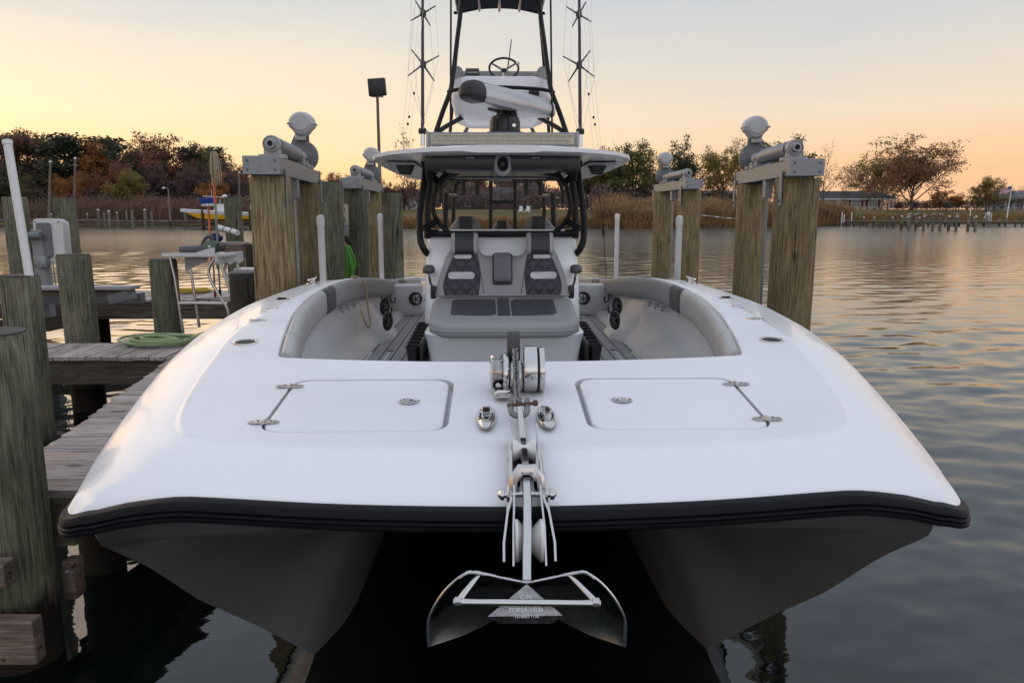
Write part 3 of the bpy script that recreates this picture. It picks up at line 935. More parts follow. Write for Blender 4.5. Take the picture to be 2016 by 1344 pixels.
# low scrub that closes the wood near the ground
rnd = random.Random(4)
mb = MB()
for (c0, c1, d0, d1, hh, n) in [(-200, 720, 8, 34, 6.0, 42000), (700, 1300, 26, 55, 5.0, 22000), (1160, 1460, 16, 40, 4.5, 14000), (1440, 2400, 62, 100, 3.8, 20000)]:
    for _ in range(n):
        c = rnd.uniform(c0, c1)
        y = cinterp(c, SHORE) + rnd.uniform(d0, d1)
        x = (c - 1008) / FPX * y
        h = hh * (0.55 + 0.6 * noise.noise(Vector((x * 0.12, y * 0.12, 9))) + 0.3 * noise.noise(Vector((x * 0.5, y * 0.5, 2))))
        if h < 0.3: continue
        q = Vector((x, y, ground_z(x, y) + h * math.sqrt(rnd.random())))
        a = Vector((rnd.uniform(-1, 1), rnd.uniform(-1, 1), rnd.uniform(-1, 1)))
        b = a.cross(Vector((rnd.uniform(-1, 1), rnd.uniform(-1, 1), rnd.uniform(-1, 1))))
        if a.length < .1 or b.length < .1: continue
        a.normalize(); b.normalize()
        s = rnd.uniform(0.15, 0.36)
        mb.add([q - a*s, q - b*s*0.55, q + a*s, q + b*s*0.55], [(0, 1, 2, 3)])
tag(mb.build("undergrowth", LEAF["mauve"], smooth=False, sharp=None, fix=False), "dark brown scrub under the trees of the far shore", "undergrowth", kind="stuff")

# trees on the opposite and right shore
for a in [
 (1195, 285, 138, "full", "green", "green tree whose top shows just right of the boat's hardtop", 0.9, None),
 (1246, 270, 136, "full", "green", "tall green tree, left of the dark round-topped one on the far shore", 0.85, None),
 (1290, 300, 142, "open", "green", "thin green tree behind the far right lift motor", 0.9, None),
 (1342, 257, 138, "full", "dark", "tallest dark green tree on the shore, between the two right lifts", 0.92, None),
 (1418, 272, 134, "open", "gold", "golden half-bare tree with branching trunk left of the near right lift", 0.95, 0),
 (1535, 262, 140, "full", "green", "green tree rising behind the near right lift motor", 0.95, None),
 (1500, 280, 150, "open", "green", "half-bare tree behind the white cover of the near right lift", 0.9, None),
 (1612, 273, 150, "bare", "gold", "bare tree with fine twigs just right of the near right lift", 0.75, None),
 (1655, 338, 150, "bare", "brown", "small bare tree over the roof of the ranch house", 0.6, None),
 (1722, 291, 186, "open", "gold", "golden green tree beside the ranch house, left of the big red one", 1.3, 0),
 (1782, 262, 166, "open", "mixed", "big spreading tree with red and brown leaves right of the ranch house", 1.5, 1),
 (1838, 370, 182, "full", "orange", "orange-red tree behind the big spreading tree", 1.3, None),
 (1868, 373, 185, "full", "orange", "flame-coloured tree left of the round golden tree", 1.3, None),
 (1850, 386, 162, "bush", "dark", "dark evergreen shrub below the flame-coloured tree", 1.3, None),
 (1928, 343, 160, "full", "gold", "round golden tree left of the flagpole", 1.05, 1),
 (1944, 350, 163, "bush", "dark", "dense dark evergreen beside the flagpole", 1.1, None),
 (1995, 362, 172, "bare", "mauve", "bare mauve tree behind the flag", 1.2, None),
 (2050, 366, 172, "open", "mauve", "bare mauve tree at the right edge of the picture", 1.2, None),
 (1632, 392, 140, "bush", "dark", "wide dark green bush in front of the ranch house", 1.9, None),
 (1050, 372, 130, "full", "red", "small dark red maple seen through the windscreen", 1.0, None),
 (880, 320, 150, "full", "dark", "dark evergreen seen through the left half of the windscreen", 1.1, None),
 (1000, 318, 158, "full", "dark", "dark green tree behind the low house in the windscreen", 1.2, None),
 (808, 240, 128, "bare", "mauve", "bare tree with fine pink twigs left of the light bar", 0.7, 0),
 (925, 250, 150, "bare", "mauve", "bare tree whose twigs show under the boat's upper helm", 0.8, 1),
]:
    o = tree(a[0], a[1], a[2], a[3], a[4], a[5], "trees on the opposite shore", a[6], a[7], bark=(M_barkp if a[3] in ("bare", "open") else None),
             cat=("shrub" if a[3] == "bush" else "tree"))
for i in range(14):
    tree(1170 + 135 * (i + tree_rnd.random()) / 14 if i < 6 else (840 + 330 * (i - 6 + tree_rnd.random()) / 8), tree_rnd.uniform(318, 345), tree_rnd.uniform(136, 165),
         "full", tree_rnd.choice(("brown", "mauve", "dark", "russet")), "brown tree among the crowded trees behind the boat's cabin", "crowded trees behind the boat", tree_rnd.uniform(0.9, 1.2))
for i in range(9):
    tree(1890 + 190 * (i + tree_rnd.random()) / 9, tree_rnd.uniform(368, 384), tree_rnd.uniform(172, 195), "full", tree_rnd.choice(("mauve", "brown", "dark")),
         "mauve brown tree in the hazy row at the far right", "hazy row of trees at the far right", tree_rnd.uniform(0.9, 1.3))
for i in range(15):
    lf_ = ("brown", "mauve", "russet")[i % 3]
    tree(1560 + 330 * (i + tree_rnd.random()) / 15, tree_rnd.uniform(386, 398), tree_rnd.uniform(182, 200), "full", lf_,
         lf_ + " tree low in the row behind the ranch house", "low row of trees behind the ranch house", tree_rnd.uniform(1.3, 1.8))
for i, c in enumerate((1668, 1681, 1694, 1706)):
    tree(c + 16, 407, 168, "bush", "red", "small round shrub, " + ORD[i] + " from the left under the ranch house windows", "shrubs under the ranch house windows", 1.1, cat="shrub", name="round_shrub")
for i in range(5):
    tree(1818 + i * 15, 419, 152, "bush", "red", "low dark red shrub on the bank behind the far dock, " + ORD[i] + " from the left", "red shrubs behind the far dock", 1.6, cat="shrub", name="red_shrub")
# ------------------------------------------------------------------ houses on the far shore
def window(parent, x, z, w, h, y, frame=M_white, shutters=False, panes=2):
    f = MB()
    for dx in (-w/2, w/2): f.box((x + dx, y, z), (0.09, 0.10, h + 0.18))
    for dz in (-h/2 - 0.045, h/2 + 0.045): f.box((x, y - 0.004, z + dz), (w + 0.10, 0.10, 0.09))
    for k in range(1, panes): f.box((x - w/2 + w*k/panes, y - 0.002, z), (0.07, 0.08, h))
    f.box((x, y + 0.01, z), (w, 0.05, 0.05))
    fo = f.build("window", frame, parent, False)
    for k in range(panes):
        MB().box((x - w/2 + w*(k + .5)/panes, y + 0.03, z), (w/panes - 0.07, 0.02, h)).build("pane", M_pane, fo, False)
    if shutters:
        for sgn in (-1, 1):
            MB().box((x + sgn*(w/2 + 0.35), y - 0.02, z), (0.5, 0.06, h + 0.15)).build("shutter", M_shut, parent, False)

def gable_roof(x0, x1, y0, y1, z, h, over, th=0.15, hip=0.0):
    ym = (y0 + y1) / 2
    a, b, c, d = x0 - over, x1 + over, y0 - over, y1 + over
    v = []
    for k in (0, th):
        v += [(a, c, z - 0.1 + k), (b, c, z - 0.1 + k), (b, d, z - 0.1 + k), (a, d, z - 0.1 + k), (a + hip, ym, z + h + k), (b - hip, ym, z + h + k)]
    f = [(0, 1, 5, 4), (2, 3, 4, 5), (1, 2, 5), (3, 0, 4), (6, 7, 11, 10), (8, 9, 10, 11), (7, 8, 11), (9, 6, 10),
         (0, 1, 7, 6), (1, 2, 8, 7), (2, 3, 9, 8), (3, 0, 6, 9)]
    return MB().add(v, f)

def at_ground(px, Y):
    x = (px - 1008) / FPX * Y
    return Vector((x, Y, ground_z(x, Y)))

# ranch house on the right
g = at_ground(1672, 172)
h = thing("ranch_house", "low pale ranch house with dark roof and maroon shutters behind the big bush", "house", (g.x, g.y, g.z - 0.2))
MB().box((-1.0, 4.0, 1.3), (15.0, 8.0, 2.6)).build("wall", M_brickw, h, False)
gable_roof(-9.0, 8.6, 0.0, 8.0, 2.6, 1.6, 0.7, hip=2.5).build("roof", M_roofs, h, False)
MB().box((-0.2, -0.72, 2.48), (18.9, 0.10, 0.22)).build("eave_board", M_white, h, False)
window(h, 0.3, 1.55, 2.0, 1.3, -0.03, shutters=True, panes=2)
window(h, 4.0, 1.55, 2.0, 1.3, -0.03, shutters=True, panes=2)
MB().box((-3.6, -0.04, 1.15), (0.95, 0.08, 2.05)).build("door", M_white, h, False)
for xx in (7.4, 8.3):
    MB().box((xx, -0.5, 1.3), (0.16, 0.16, 2.4)).build("porch_post", M_white, h, False)

g = at_ground(2000, 178)
h = thing("far_cottage", "grey cottage with white posts behind the flagpole", "house", (g.x, g.y, g.z - 0.2))
MB().box((0, 4, 1.3), (9, 7, 2.6)).build("wall", mat("grey_siding", (0.28, 0.30, 0.32), 0.7, var=0.05), h, False)
gable_roof(-5, 5, 0, 8, 2.6, 1.9, 0.5, hip=1.0).build("roof", mat("grey_roof", (0.14, 0.15, 0.16), 0.85, var=0.1), h, False)
for i in range(3): window(h, -3 + 1.7 * i, 1.4, 1.2, 1.5, 0.46)
for i in range(5): MB().box((-4.2 + 2.1 * i, 0.1, 1.3), (0.15, 0.15, 2.6)).build("porch_post", M_white, h, False)

g = at_ground(812, 132)
h = thing("white_shed", "small white shed with a dark window on the lawn left of the cabin", "shed", (g.x, g.y, g.z - 0.1))
MB().box((0.3, 2, 0.85), (2.4, 3.4, 1.7)).build("wall", M_white, h, False)
rf = MB().add([(-1.1, 0.1, 1.68), (0.3, 0.1, 2.35), (1.7, 0.1, 1.68), (-1.1, 3.9, 1.68), (0.3, 3.9, 2.35), (1.7, 3.9, 1.68)], [(0, 1, 4, 3), (1, 2, 5, 4)])
rf.build("roof", M_roofs, h, False)
MB().add([(-0.9, 0.295, 1.68), (1.5, 0.295, 1.68), (0.3, 0.295, 2.30)], [(0, 1, 2)]).build("gable", M_white, h, False)
MB().box((0.4, 0.29, 0.95), (0.35, 0.04, 0.5)).build("window", M_pane, h, False)
MB().box((-1.6, 2.4, 0.6), (1.4, 2.4, 1.2)).build("lean_to", M_gbox, h, False)

g = at_ground(972, 138)
h = thing("brown_house", "low dark brown house seen through the middle of the windscreen", "house", (g.x, g.y, g.z - 0.2))
MB().box((0, 4, 1.2), (17, 7, 2.4)).build("wall", mat("brown_siding", (0.10, 0.065, 0.05), 0.8, var=0.1), h, False)
gable_roof(-8.5, 8.5, 0.5, 7.5, 2.4, 1.6, 0.6).build("roof", M_roofs, h, False)
for i in range(3): window(h, -5 + 4.4 * i, 1.3, 1.6, 1.2, 0.46)
MB().box((6.4, 0.46, 1.0), (0.95, 0.06, 2.0)).build("door", M_white, h, False)

g = at_ground(1395, 150)
h = thing("grey_cottage", "grey cottage half hidden between the two right lifts", "house", (g.x, g.y, g.z - 0.2))
MB().box((0, 4, 1.2), (9, 7, 2.4)).build("wall", M_gbox, h, False)
gable_roof(-4.5, 4.5, 0.5, 7.5, 2.4, 1.3, 0.5).build("roof", mat("slate_roof", (0.10, 0.12, 0.12), 0.85, var=0.1), h, False)
window(h, -1.5, 1.3, 1.3, 1.1, 0.46); window(h, 2.2, 1.3, 1.3, 1.1, 0.46)

# two white garden chairs on the lawn
def garden_chair(px, Y, label):
    g = at_ground(px, Y)
    c = thing("garden_chair", label, "chair", g, R(random.uniform(-25, 25)), "white garden chairs on the lawn")
    MB().box((0, 0, 0.36), (0.55, 0.5, 0.04), Matrix.Rotation(R(8), 4, "X")).build("seat", M_white, c, False)
    for i in range(5):
        MB().box((-0.22 + 0.11 * i, 0.32, 0.72), (0.09, 0.025, 0.85 - 0.05 * abs(i - 2)), Matrix.Rotation(R(-18), 4, "X")).build("back_slat", M_white, c, False)
    for s in (-1, 1):
        MB().box((s * 0.34, 0.0, 0.58), (0.12, 0.75, 0.03)).build("armrest", M_white, c, False)
        MB().box((s * 0.31, -0.26, 0.29), (0.04, 0.09, 0.58)).build("leg", M_white, c, False)
        MB().box((s * 0.31, 0.30, 0.22), (0.04, 0.5, 0.09), Matrix.Rotation(R(25), 4, "X")).build("leg", M_white, c, False)
garden_chair(1025, 118, "white garden chair on the lawn, left of the pair in the windscreen")
garden_chair(1038, 118, "white garden chair on the lawn, right of the pair in the windscreen")

# ------------------------------------------------------------------ far docks
def far_piling(px, Y, ztop, r, label, group, name="dock_piling", m=M_pileF):
    x = (px - 1008) / FPX * Y * 1.0
    o = thing(name, label, "piling", (x, Y, 0), random.uniform(0, 6), group)
    MB().lathe((0, 0, -0.8), (0, 0, 1), [(r, 0), (r * 0.97, ztop + 0.8)], 10).build("post", m, o)
    MB().lathe((0, 0, ztop + 0.002), (0, 0, 1), [(r * 1.04, 0), (r * 0.9, 0.05), (0.01, 0.14)], 10).build("cap", M_pvc if random.random() < 0.5 else M_cap, o)
    return o

def walkway(name, label, pts, width, z, plank=0.3, joist=True):
    """boards of a far pier along a polyline (x, y)"""
    o = thing(name, label, "pier", (pts[0][0], pts[0][1], 0))
    base = Vector((pts[0][0], pts[0][1], 0))
    me = MB().box((0, 0, 0), (plank * 0.93, width, 0.05)).mesh("plank", M_plankY, False)
    for (a, b) in zip(pts, pts[1:]):
        a, b = Vector((*a, z)), Vector((*b, z))
        L = (b - a).length; an = math.atan2((b - a).y, (b - a).x)
        n = max(1, int(L / plank))
        for k in range(n):
            p = a.lerp(b, (k + 0.5) / n) - base
            q = link("plank", me, o, (p.x, p.y, z + random.uniform(-0.008, 0.008)), an)
        for s in (-1, 1):
            off = Vector((-math.sin(an), math.cos(an), 0)) * (s * width * 0.46)
            m = (a + b) / 2 - base + off
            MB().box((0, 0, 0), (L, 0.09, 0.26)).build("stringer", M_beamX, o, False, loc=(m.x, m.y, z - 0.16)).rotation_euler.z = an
    return o

def X_(px, Y): return (px - 1008) / FPX * Y
# left dock with its pilings
walkway("far_left_pier", "low grey pier crossing the water below the left wood", [(X_(-60, 112), 112), (X_(205, 108), 108)], 1.4, 1.05, 0.32)
walkway("far_boat_dock", "grey dock with a dark underside leading to the yellow boat", [(X_(205, 103), 103), (X_(345, 102), 102), (X_(520, 101), 101)], 1.7, 0.98, 0.32)
left_p = [(5, 112, 1.9), (52, 111, 1.9), (113, 111, 1.8), (162, 110, 1.75), (183, 110, 1.8), (205, 102, 2.35), (216, 106, 2.1), (225, 102, 2.2), (241, 105, 2.0),
          (259, 104.5, 2.4), (270, 101, 2.35), (295, 101, 2.35), (308, 104.5, 2.2), (373, 103.8, 2.0), (408, 100, 2.05)]
for i, (c, Y, z) in enumerate(left_p):
    far_piling(c, Y, z, 0.17 if Y < 103 else 0.13, "grey piling of the far left dock, " + ORD[i] + " from the left", "pilings of the far left dock")
# lamp on that dock
x = X_(343, 102.5)
o = thing("dock_lamp", "thin lamp post with a bent arm on the far left dock", "lamp post", (x, 102.6, 0.9))
MB().tube([(0, 0, -1), (0, 0, 4.0), (-0.05, 0, 4.25), (-0.25, 0, 4.4), (-0.5, 0, 4.42)], [0.12, 0.08, 0.06, 0.05, 0.05], 8).build("pole", M_polew, o)
MB().lathe((-0.55, 0, 4.42), (0, 0, -1), [(0.05, -0.05), (0.2, 0.06), (0.22, 0.16), (0.1, 0.2)], 10).build("lamp_head", M_pvc, o)
# utility poles in front of the wood
for (c, yt, Y, lab) in [(101, 320, 96, "leaning weathered utility pole, left of two bare poles on the far bank"), (150, 313, 98, "tall weathered utility pole right of the leaning one"),
                        (473, 341, 110, "grey pole with a white top rising behind the yellow boat")]:
    top = P(c - 2, yt, Y)
    o = thing("utility_pole", lab, "pole", (X_(c + 3, Y), Y, 0), 0, "bare poles on the far bank")
    MB().tube([(0, 0, -0.5), (top.x - X_(c + 3, Y), 0, top.z)], [0.17, 0.12], 9).build("pole", M_polew, o)
    MB().lathe((top.x - X_(c + 3, Y), 0, top.z), (0, 0, 1), [(0.17, 0), (0.16, 0.1), (0.02, 0.22)], 9).build("pole_cap", M_pvc, o)

# right dock: walkway, two rows of pilings, low frames, gulls
walkway("far_right_pier", "long low pier with white posts across the right of the water", [(X_(1650, 122), 122), (X_(1770, 118), 118), (X_(2060, 114), 114)], 1.5, 0.72, 0.34)
back = [1692, 1712, 1730, 1748, 1769, 1776, 1800, 1818, 1826, 1851, 1869, 1878, 1906, 1926, 1956, 1968, 1988, 2001, 2015]
for i, c in enumerate(back):
    far_piling(c, 121.5 - 7.5 * (c - 1690) / 330, 1.25, 0.15, "short grey piling along the far right pier, " + ORD[i] + " from the left", "pilings of the far right pier")
front = [1766, 1780, 1794, 1809.5, 1827, 1841, 1858, 1873, 1896, 1910]
for i, c in enumerate(front):
    far_piling(c, 95 - 0.5 * i, 1.55, 0.16, "tall grey piling in front of the far right pier, " + ORD[i] + " from the left", "pilings in front of the far right pier")
def low_frame(c0, c1, Y, zt, label):
    o = thing("low_dock_frame", label, "dock frame", (X_((c0 + c1) / 2, Y), Y, 0), 0, "low frames standing in the water")
    hw = X_(c1, Y) / 2 - X_(c0, Y) / 2
    MB().box((0, 0, zt - 0.12), (2 * hw + 0.2, 0.12, 0.16)).build("crossbar", M_beamX, o, False)
    for s in (-1, 1):
        MB().box((s * hw, 0.05, zt / 2 - 0.35), (0.2, 0.2, zt + 0.95)).build("post", M_beamX, o, False)
for i, (a, b) in enumerate([(1617, 1630), (1640, 1653), (1662, 1675), (1686, 1700), (1711, 1725), (1738, 1752)]):
    low_frame(a, b, 117 - i * 2.2, 0.45, "low wooden frame in the water, " + ORD[i] + " from the left before the tall pilings")
for i, (a, b) in enumerate([(1766, 1780), (1794, 1809.5), (1858, 1873), (1896, 1910)]):
    low_frame(a, b, (95 - 0.5 * front.index(a)) - 0.3, 0.62, "low crossbar between tall pilings of the far right pier, " + ORD[i] + " from the left")
gm = MB()
gm.loft([[Vector((s * 0.16 - 0.02, 0.075 * w * math.cos(k * math.pi / 4), 0.10 + s * 0.05 + 0.075 * w * math.sin(k * math.pi / 4))) for k in range(8)]
         for s, w in ((-1.6, 0.15), (-1, 0.55), (-0.3, 1), (0.4, 0.95), (0.9, 0.6), (1.1, 0.62), (1.35, 0.5), (1.5, 0.15))])
gm.tube([(0.21, 0, 0.17), (0.29, 0, 0.16)], [0.02, 0.006], 5)
for s in (-1, 1): gm.tube([(0, s * 0.03, 0.05), (0, s * 0.03, -0.02)], 0.01, 4)
gull = gm.mesh("gull", mat("gull_feathers", (0.36, 0.36, 0.37), 0.8, var=0.3, vscale=12))
for i, c in enumerate([1780, 1794, 1809.5, 1827, 1841, 1873]):
    k = front.index(c)
    tag(link("gull", gull, None, (X_(c, 95 - 0.5 * k), 95 - 0.5 * k, 1.70), R(random.choice((20, 160, 200, -30))), (1.3, 1.3, 1.3)),
        "small gull perched on the " + ORD[k] + " tall piling of the far right pier", "bird", "gulls on the far pilings")
# white posts, flagpole and lift on the right dock
for i, c in enumerate((1649, 1653.5, 1668)):
    o = thing("white_post", "short white post at the reedy end of the far right pier, " + ORD[i] + " from the left", "post", (X_(c, 121), 121, 0), 0, "white posts of the far right pier")
    MB().tube([(0, 0, -0.3), (0, 0, 2.0 - 0.25 * (i == 1))], 0.09, 8).build("post", M_pvc, o)
    MB().lathe((0, 0, 2.0 - 0.25 * (i == 1)), (0, 0, 1), [(0.10, 0), (0.02, 0.08)], 8).build("cap", M_pvc, o)
o = thing("mooring_pole", "thin pale pole standing above the tall pilings of the far right pier", "pole", (X_(1896.5, 91.4), 91.4, 0))
MB().tube([(0, 0, 0), (0.1, 0, 2.75)], [0.07, 0.05], 7).build("pole", M_pvc, o)
MB().lathe((0.1, 0, 2.75), (0, 0, 1), [(0.06, 0), (0.02, 0.05)], 7).build("cap", M_pvc, o)
o = thing("far_boat_lift", "white motor between two white posts on the far right pier", "boat lift", (X_(1935, 116), 116.2, 0.6))
for s in (-1, 1): MB().tube([(s * 0.45, 0, 0), (s * 0.45, 0, 1.35)], 0.06, 7).build("guide_post", M_pvc, o)
MB().box((0.0, 0, 0.45), (0.35, 0.35, 0.9)).build("pedestal", M_galv, o, False)
MB().lathe((0.0, 0, 0.95), (0, 0, 1), [(0.18, 0), (0.22, 0.15), (0.22, 0.45), (0.12, 0.62)], 12).build("motor_cover", M_pvc, o)

o = thing("flagpole", "white flagpole at the end of the far right pier", "flagpole", (X_(1969, 116), 116, 0.6))
MB().tube([(0, 0, -1), (0, 0, 0.2), (0.35, 0, 5.55)], [0.09, 0.08, 0.05], 8).build("pole", M_white, o)
MB().lathe((0.35, 0, 5.55), (0, 0, 1), [(0.02, 0), (0.09, 0.05), (0.08, 0.13), (0.01, 0.18)], 10).build("finial", M_chrome, o)
fl = MB()
NU, NV = 26, 13
for j in range(NV + 1):
    for i in range(NU + 1):
        u, v = i / NU, j / NV
        fl.v.append((-1.62 * u, 0.22 * math.sin(u * 7.0 + 0.8 * v) * u, -0.95 * v * (1 - 0.15 * u) - 0.42 * u * u - 0.1 * u + 0.05 * math.sin(u * 9)))
fl.f = [(j*(NU+1)+i, j*(NU+1)+i+1, (j+1)*(NU+1)+i+1, (j+1)*(NU+1)+i) for j in range(NV) for i in range(NU)]
fme = fl.mesh("flag", M_bronze, True, None, False)
fme.materials.append(M_flagw); fme.materials.append(M_flagb)
for k, p in enumerate(fme.polygons):
    j, i = divmod(k, NU)
    p.material_index = (2 if (i + j) % 3 else 2) if (i < 10 and j < 7) else (0 if j % 2 == 0 else 1)
# stars of the canton: small white faces just proud of it, both sides
st = MB()
for j in range(5):
    for i in range(6):
        u, v = (i + 0.7) / NU * 1.55, (j + 0.75) / NV * 1.25
        x, y, z = -1.62 * u, 0.22 * math.sin(u * 7.0 + 0.8 * v) * u, -0.95 * v * (1 - 0.15 * u) - 0.42 * u * u - 0.1 * u + 0.05 * math.sin(u * 9)
        for s in (-1, 1):
            st.add([(x + 0.028 * (1 if k % 2 == 0 else 0.42) * math.sin(k * math.pi / 5), y + s * 0.008, z + 0.028 * (1 if k % 2 == 0 else 0.42) * math.cos(k * math.pi / 5)) for k in range(10)], [tuple(range(10))])
fo = tag(link("flag", fme, None, (X_(1969, 116) + 0.33, 115.98, 0.6 + 5.3)), "American flag flying to the left from the far flagpole", "flag")
st.build("stars", M_flagw, fo, False, fix=False)

# ------------------------------------------------------------------ the yellow boat on its far lift
Y = 99.0
yb = thing("yellow_boat", "yellow and white sport boat with a T-top on a lift at the far dock", "boat", (X_(372, Y), Y, 0))
L = 9.4
def ysec(t):
    """half sections of the hull from bow t=0 to stern t=1 (x aft)"""
    x = L * t
    b = 1.25 * (1 - (1 - min(1, t / 0.55)) ** 2.2) + 0.03
    zs = 2.55 - 0.55 * t ** 0.8
    zk = 0.85 + 1.55 * max(0, 1 - t / 0.42) ** 1.7
    return x, b, zs, zk
rings_w, rings_y = [], []
for k in range(15):
    t = k / 14
    x, b, zs, zk = ysec(t)
    zm = zs - 0.42
    bm_ = b * (0.90 if t > 0.1 else 0.75)
    zc = max(zk, 1.12 + 0.6 * max(0, 1 - t / 0.4) ** 2)
    rings_w.append([Vector((x - 0.5 * (1 - t) ** 3, s * bb, z)) for s, bb, z in ((-1, bm_, zm), (-1, b, zs - 0.05), (-1, b * 0.96, zs), (1, b * 0.96, zs), (1, b, zs - 0.05), (1, bm_, zm))])
    rings_y.append([Vector((x - 0.5 * (1 - t) ** 3 + 0.001, s * bb, z)) for s, bb, z in ((-1, bm_ - 0.003, zm + 0.01), (-1, bm_ * 0.88, min(zm, zc + 0.1)), (-1, 0.0, zk), (1, 0.0, zk), (1, bm_ * 0.88, min(zm, zc + 0.1)), (1, bm_ - 0.003, zm + 0.01))])
MB().loft(rings_w).build("topside", M_white, yb)
MB().loft(rings_y).build("hull", M_yellow, yb)
MB().box((5.0, 0, 2.55), (1.3, 1.1, 1.15), bev=0.12).build("console", M_white, yb)
MB().box((4.9, 0, 3.98), (4.1, 2.1, 0.09), Matrix.Rotation(R(3), 4, "Y"), bev=0.03).build("t_top", M_white, yb)
for s in (-1, 1):
    MB().tube([(4.1, s * 0.75, 2.2), (4.5, s * 0.7, 3.95)], 0.05, 6).build("t_top_leg", M_white, yb)
    MB().tube([(5.9, s * 0.75, 2.2), (5.5, s * 0.7, 3.93)], 0.05, 6).build("t_top_leg", M_white, yb)
MB().lathe((5.3, 0, 4.03), (0, 0, 1), [(0.3, 0), (0.3, 0.15), (0.1, 0.25)], 12).build("radar_dome", M_white, yb)
MB().tube([(3.4, 0.6, 4.0), (3.4, 0.6, 5.0)], 0.02, 5).build("antenna", M_white, yb)
for s in (-0.35, 0.35):
    MB().box((L + 0.35, s, 2.1), (0.55, 0.42, 0.9), bev=0.12).build("outboard_motor", M_white, yb)
yl = thing("far_lift_cradle", "dark steel lift cradle under the yellow boat", "boat lift", (X_(372, Y), Y, 0))
for xx in (3.2, 7.8): MB().box((xx, 0, 0.62), (0.25, 3.6, 0.25)).build("cross_beam", M_beamY, yl, False)
for s in (-1, 1): MB().box((5.3, s * 0.8, 0.86), (6.5, 0.2, 0.22)).build("bunk", M_beamX, yl, False)
for i, (c, yy, lab) in enumerate([(407, 98.0, "dark piling before the bow of the yellow boat"), (499, 97, "piling at the stern of the yellow boat")]):
    far_piling(c, yy, 2.3, 0.17, lab, "pilings of the yellow boat's lift", m=M_pileD)
o = thing("guide_pole", "white guide pole at the stern of the yellow boat", "pole", (X_(498, 98), 98.6, 0))
MB().tube([(0, 0, 0), (0, 0, 3.1)], 0.06, 7).build("pole", M_pvc, o); MB().lathe((0, 0, 3.1), (0, 0, 1), [(0.07, 0), (0.02, 0.06)], 7).build("cap", M_pvc, o)
# floats strung in the water between the right lifts
o = thing("float_line", "white float line hanging before the reeds between the right lifts", "rope", (X_(1420, 100), 100, 0))
pts = [P(1375 + 8 * k, 427 - 3.0 * math.cos(k * 0.35), 100) - Vector((X_(1420, 100), 100, 0)) for k in range(14)]
MB().tube(pts, 0.03, 5).build("line", M_pvc, o)
for k in range(1, 13, 3): MB().tube([pts[k], pts[k + 1]], 0.06, 6).build("float", M_white, o)
# ------------------------------------------------------------------ pilings
def piling(label, x, y, ztop, dia, m, group=None, lean=(0, 0), cap=None, taper=0.97, seed=0):
    rnd = random.Random(seed + int(x * 100))
    o = thing("piling", label, "piling", (x, y, 0), rnd.uniform(0, 6.28), group)
    c, s_ = math.cos(-o.rotation_euler.z), math.sin(-o.rotation_euler.z)
    lean = (lean[0] * c - lean[1] * s_, lean[0] * s_ + lean[1] * c)
    mb = MB()
    r = dia / 2
    rings = []
    N = 28
    zs = [-1.2, -0.2, 0.3, 0.8, 1.2, 1.6, 2.0, ztop - 0.02, ztop]
    zs = sorted(set(z for z in zs if z <= ztop))
    for z in zs:
        f = (z + 1.2) / (ztop + 1.2)
        rr = r * (1 / taper ** 0.5 * (1 - f) + taper ** 0.5 * f)
        if z == ztop: rr *= 0.965
        rings.append([Vector((lean[0] * z + rr * (1 + 0.012 * math.sin(3 * a + seed) + 0.010 * math.sin(7 * a + z * 2 + seed)) * math.cos(a),
                              lean[1] * z + rr * (1 + 0.012 * math.sin(3 * a + seed) + 0.010 * math.sin(7 * a + z * 2 + seed)) * math.sin(a), z))
                      for a in [2 * math.pi * k / N for k in range(N)]])
    mb.loft(rings)
    mb.build("post", m, o, sharp=50)
    if cap:
        cz = ztop + 0.003
        pr = [(r * 0.99, -0.05), (r * 1.02, 0.005), (r * 0.97, 0.018), (0.02, 0.03)] if cap is M_cap else [(r * 0.93, -0.002), (r * 0.92, 0.006), (0.01, 0.008)]
        MB().lathe((lean[0] * ztop, lean[1] * ztop, cz), (0, 0, 1), pr, 28).build("cap", cap, o)
    return o

M_endgrain = mat("dark_end_grain", (0.045, 0.042, 0.040), 0.85, var=0.35, vscale=18, bump=0.4, bscale=60)
PL = piling
PL("thick green-grey piling with black top filling the left edge", -2.285, 3.28, 1.53, 0.325, M_pileG, cap=M_endgrain, lean=(-0.004, 0), seed=1)
PL("green-grey piling with dark top, second from the left edge", -3.655, 5.65, 1.585, 0.27, M_pileG, cap=M_endgrain, seed=2)
PL("green piling beside the grey switch box", -7.25, 11.3, 2.27, 0.33, M_pileG, cap=M_endgrain, seed=3)
PL("tall thin piling directly behind the short leaning one", -6.78, 11.8, 2.27, 0.31, M_pileG, cap=M_endgrain, seed=4, lean=(-0.018, 0))
PL("short leaning green piling behind the cross walkway", -4.47, 7.85, 1.62, 0.325, M_pileG, cap=M_endgrain, lean=(-0.02, 0), seed=5)
PL("green piling beside the fish cleaning table", -3.79, 8.32, 1.54, 0.29, M_pileG, cap=M_endgrain, lean=(-0.006, 0), seed=6)
PL("short dark streaked piling with dark top left of the boat's rail", -2.52, 7.25, 1.475, 0.33, M_pileD, cap=M_cap, seed=7)
PL("grey-green piling behind the cleaning table, before the yellow boat", -5.05, 14.0, 2.32, 0.31, M_pileG, cap=M_endgrain, seed=8)
PL("dark stub piling between the cleaning table and the near lift", -3.30, 10.0, 1.64, 0.36, M_pileD, cap=M_endgrain, seed=9)
PL("dark green piling behind the near left lift", -2.34, 10.0, 2.43, 0.32, M_pileG, cap=M_endgrain, seed=10)
PL("green piling with the bare top beyond the far left lift", -1.80, 11.6, 2.33, 0.32, M_pileG, cap=M_endgrain, seed=11)
PL("thin green piling in the gap of the far left lift", -1.98, 12.8, 2.36, 0.26, M_pileG, cap=M_endgrain, seed=12)
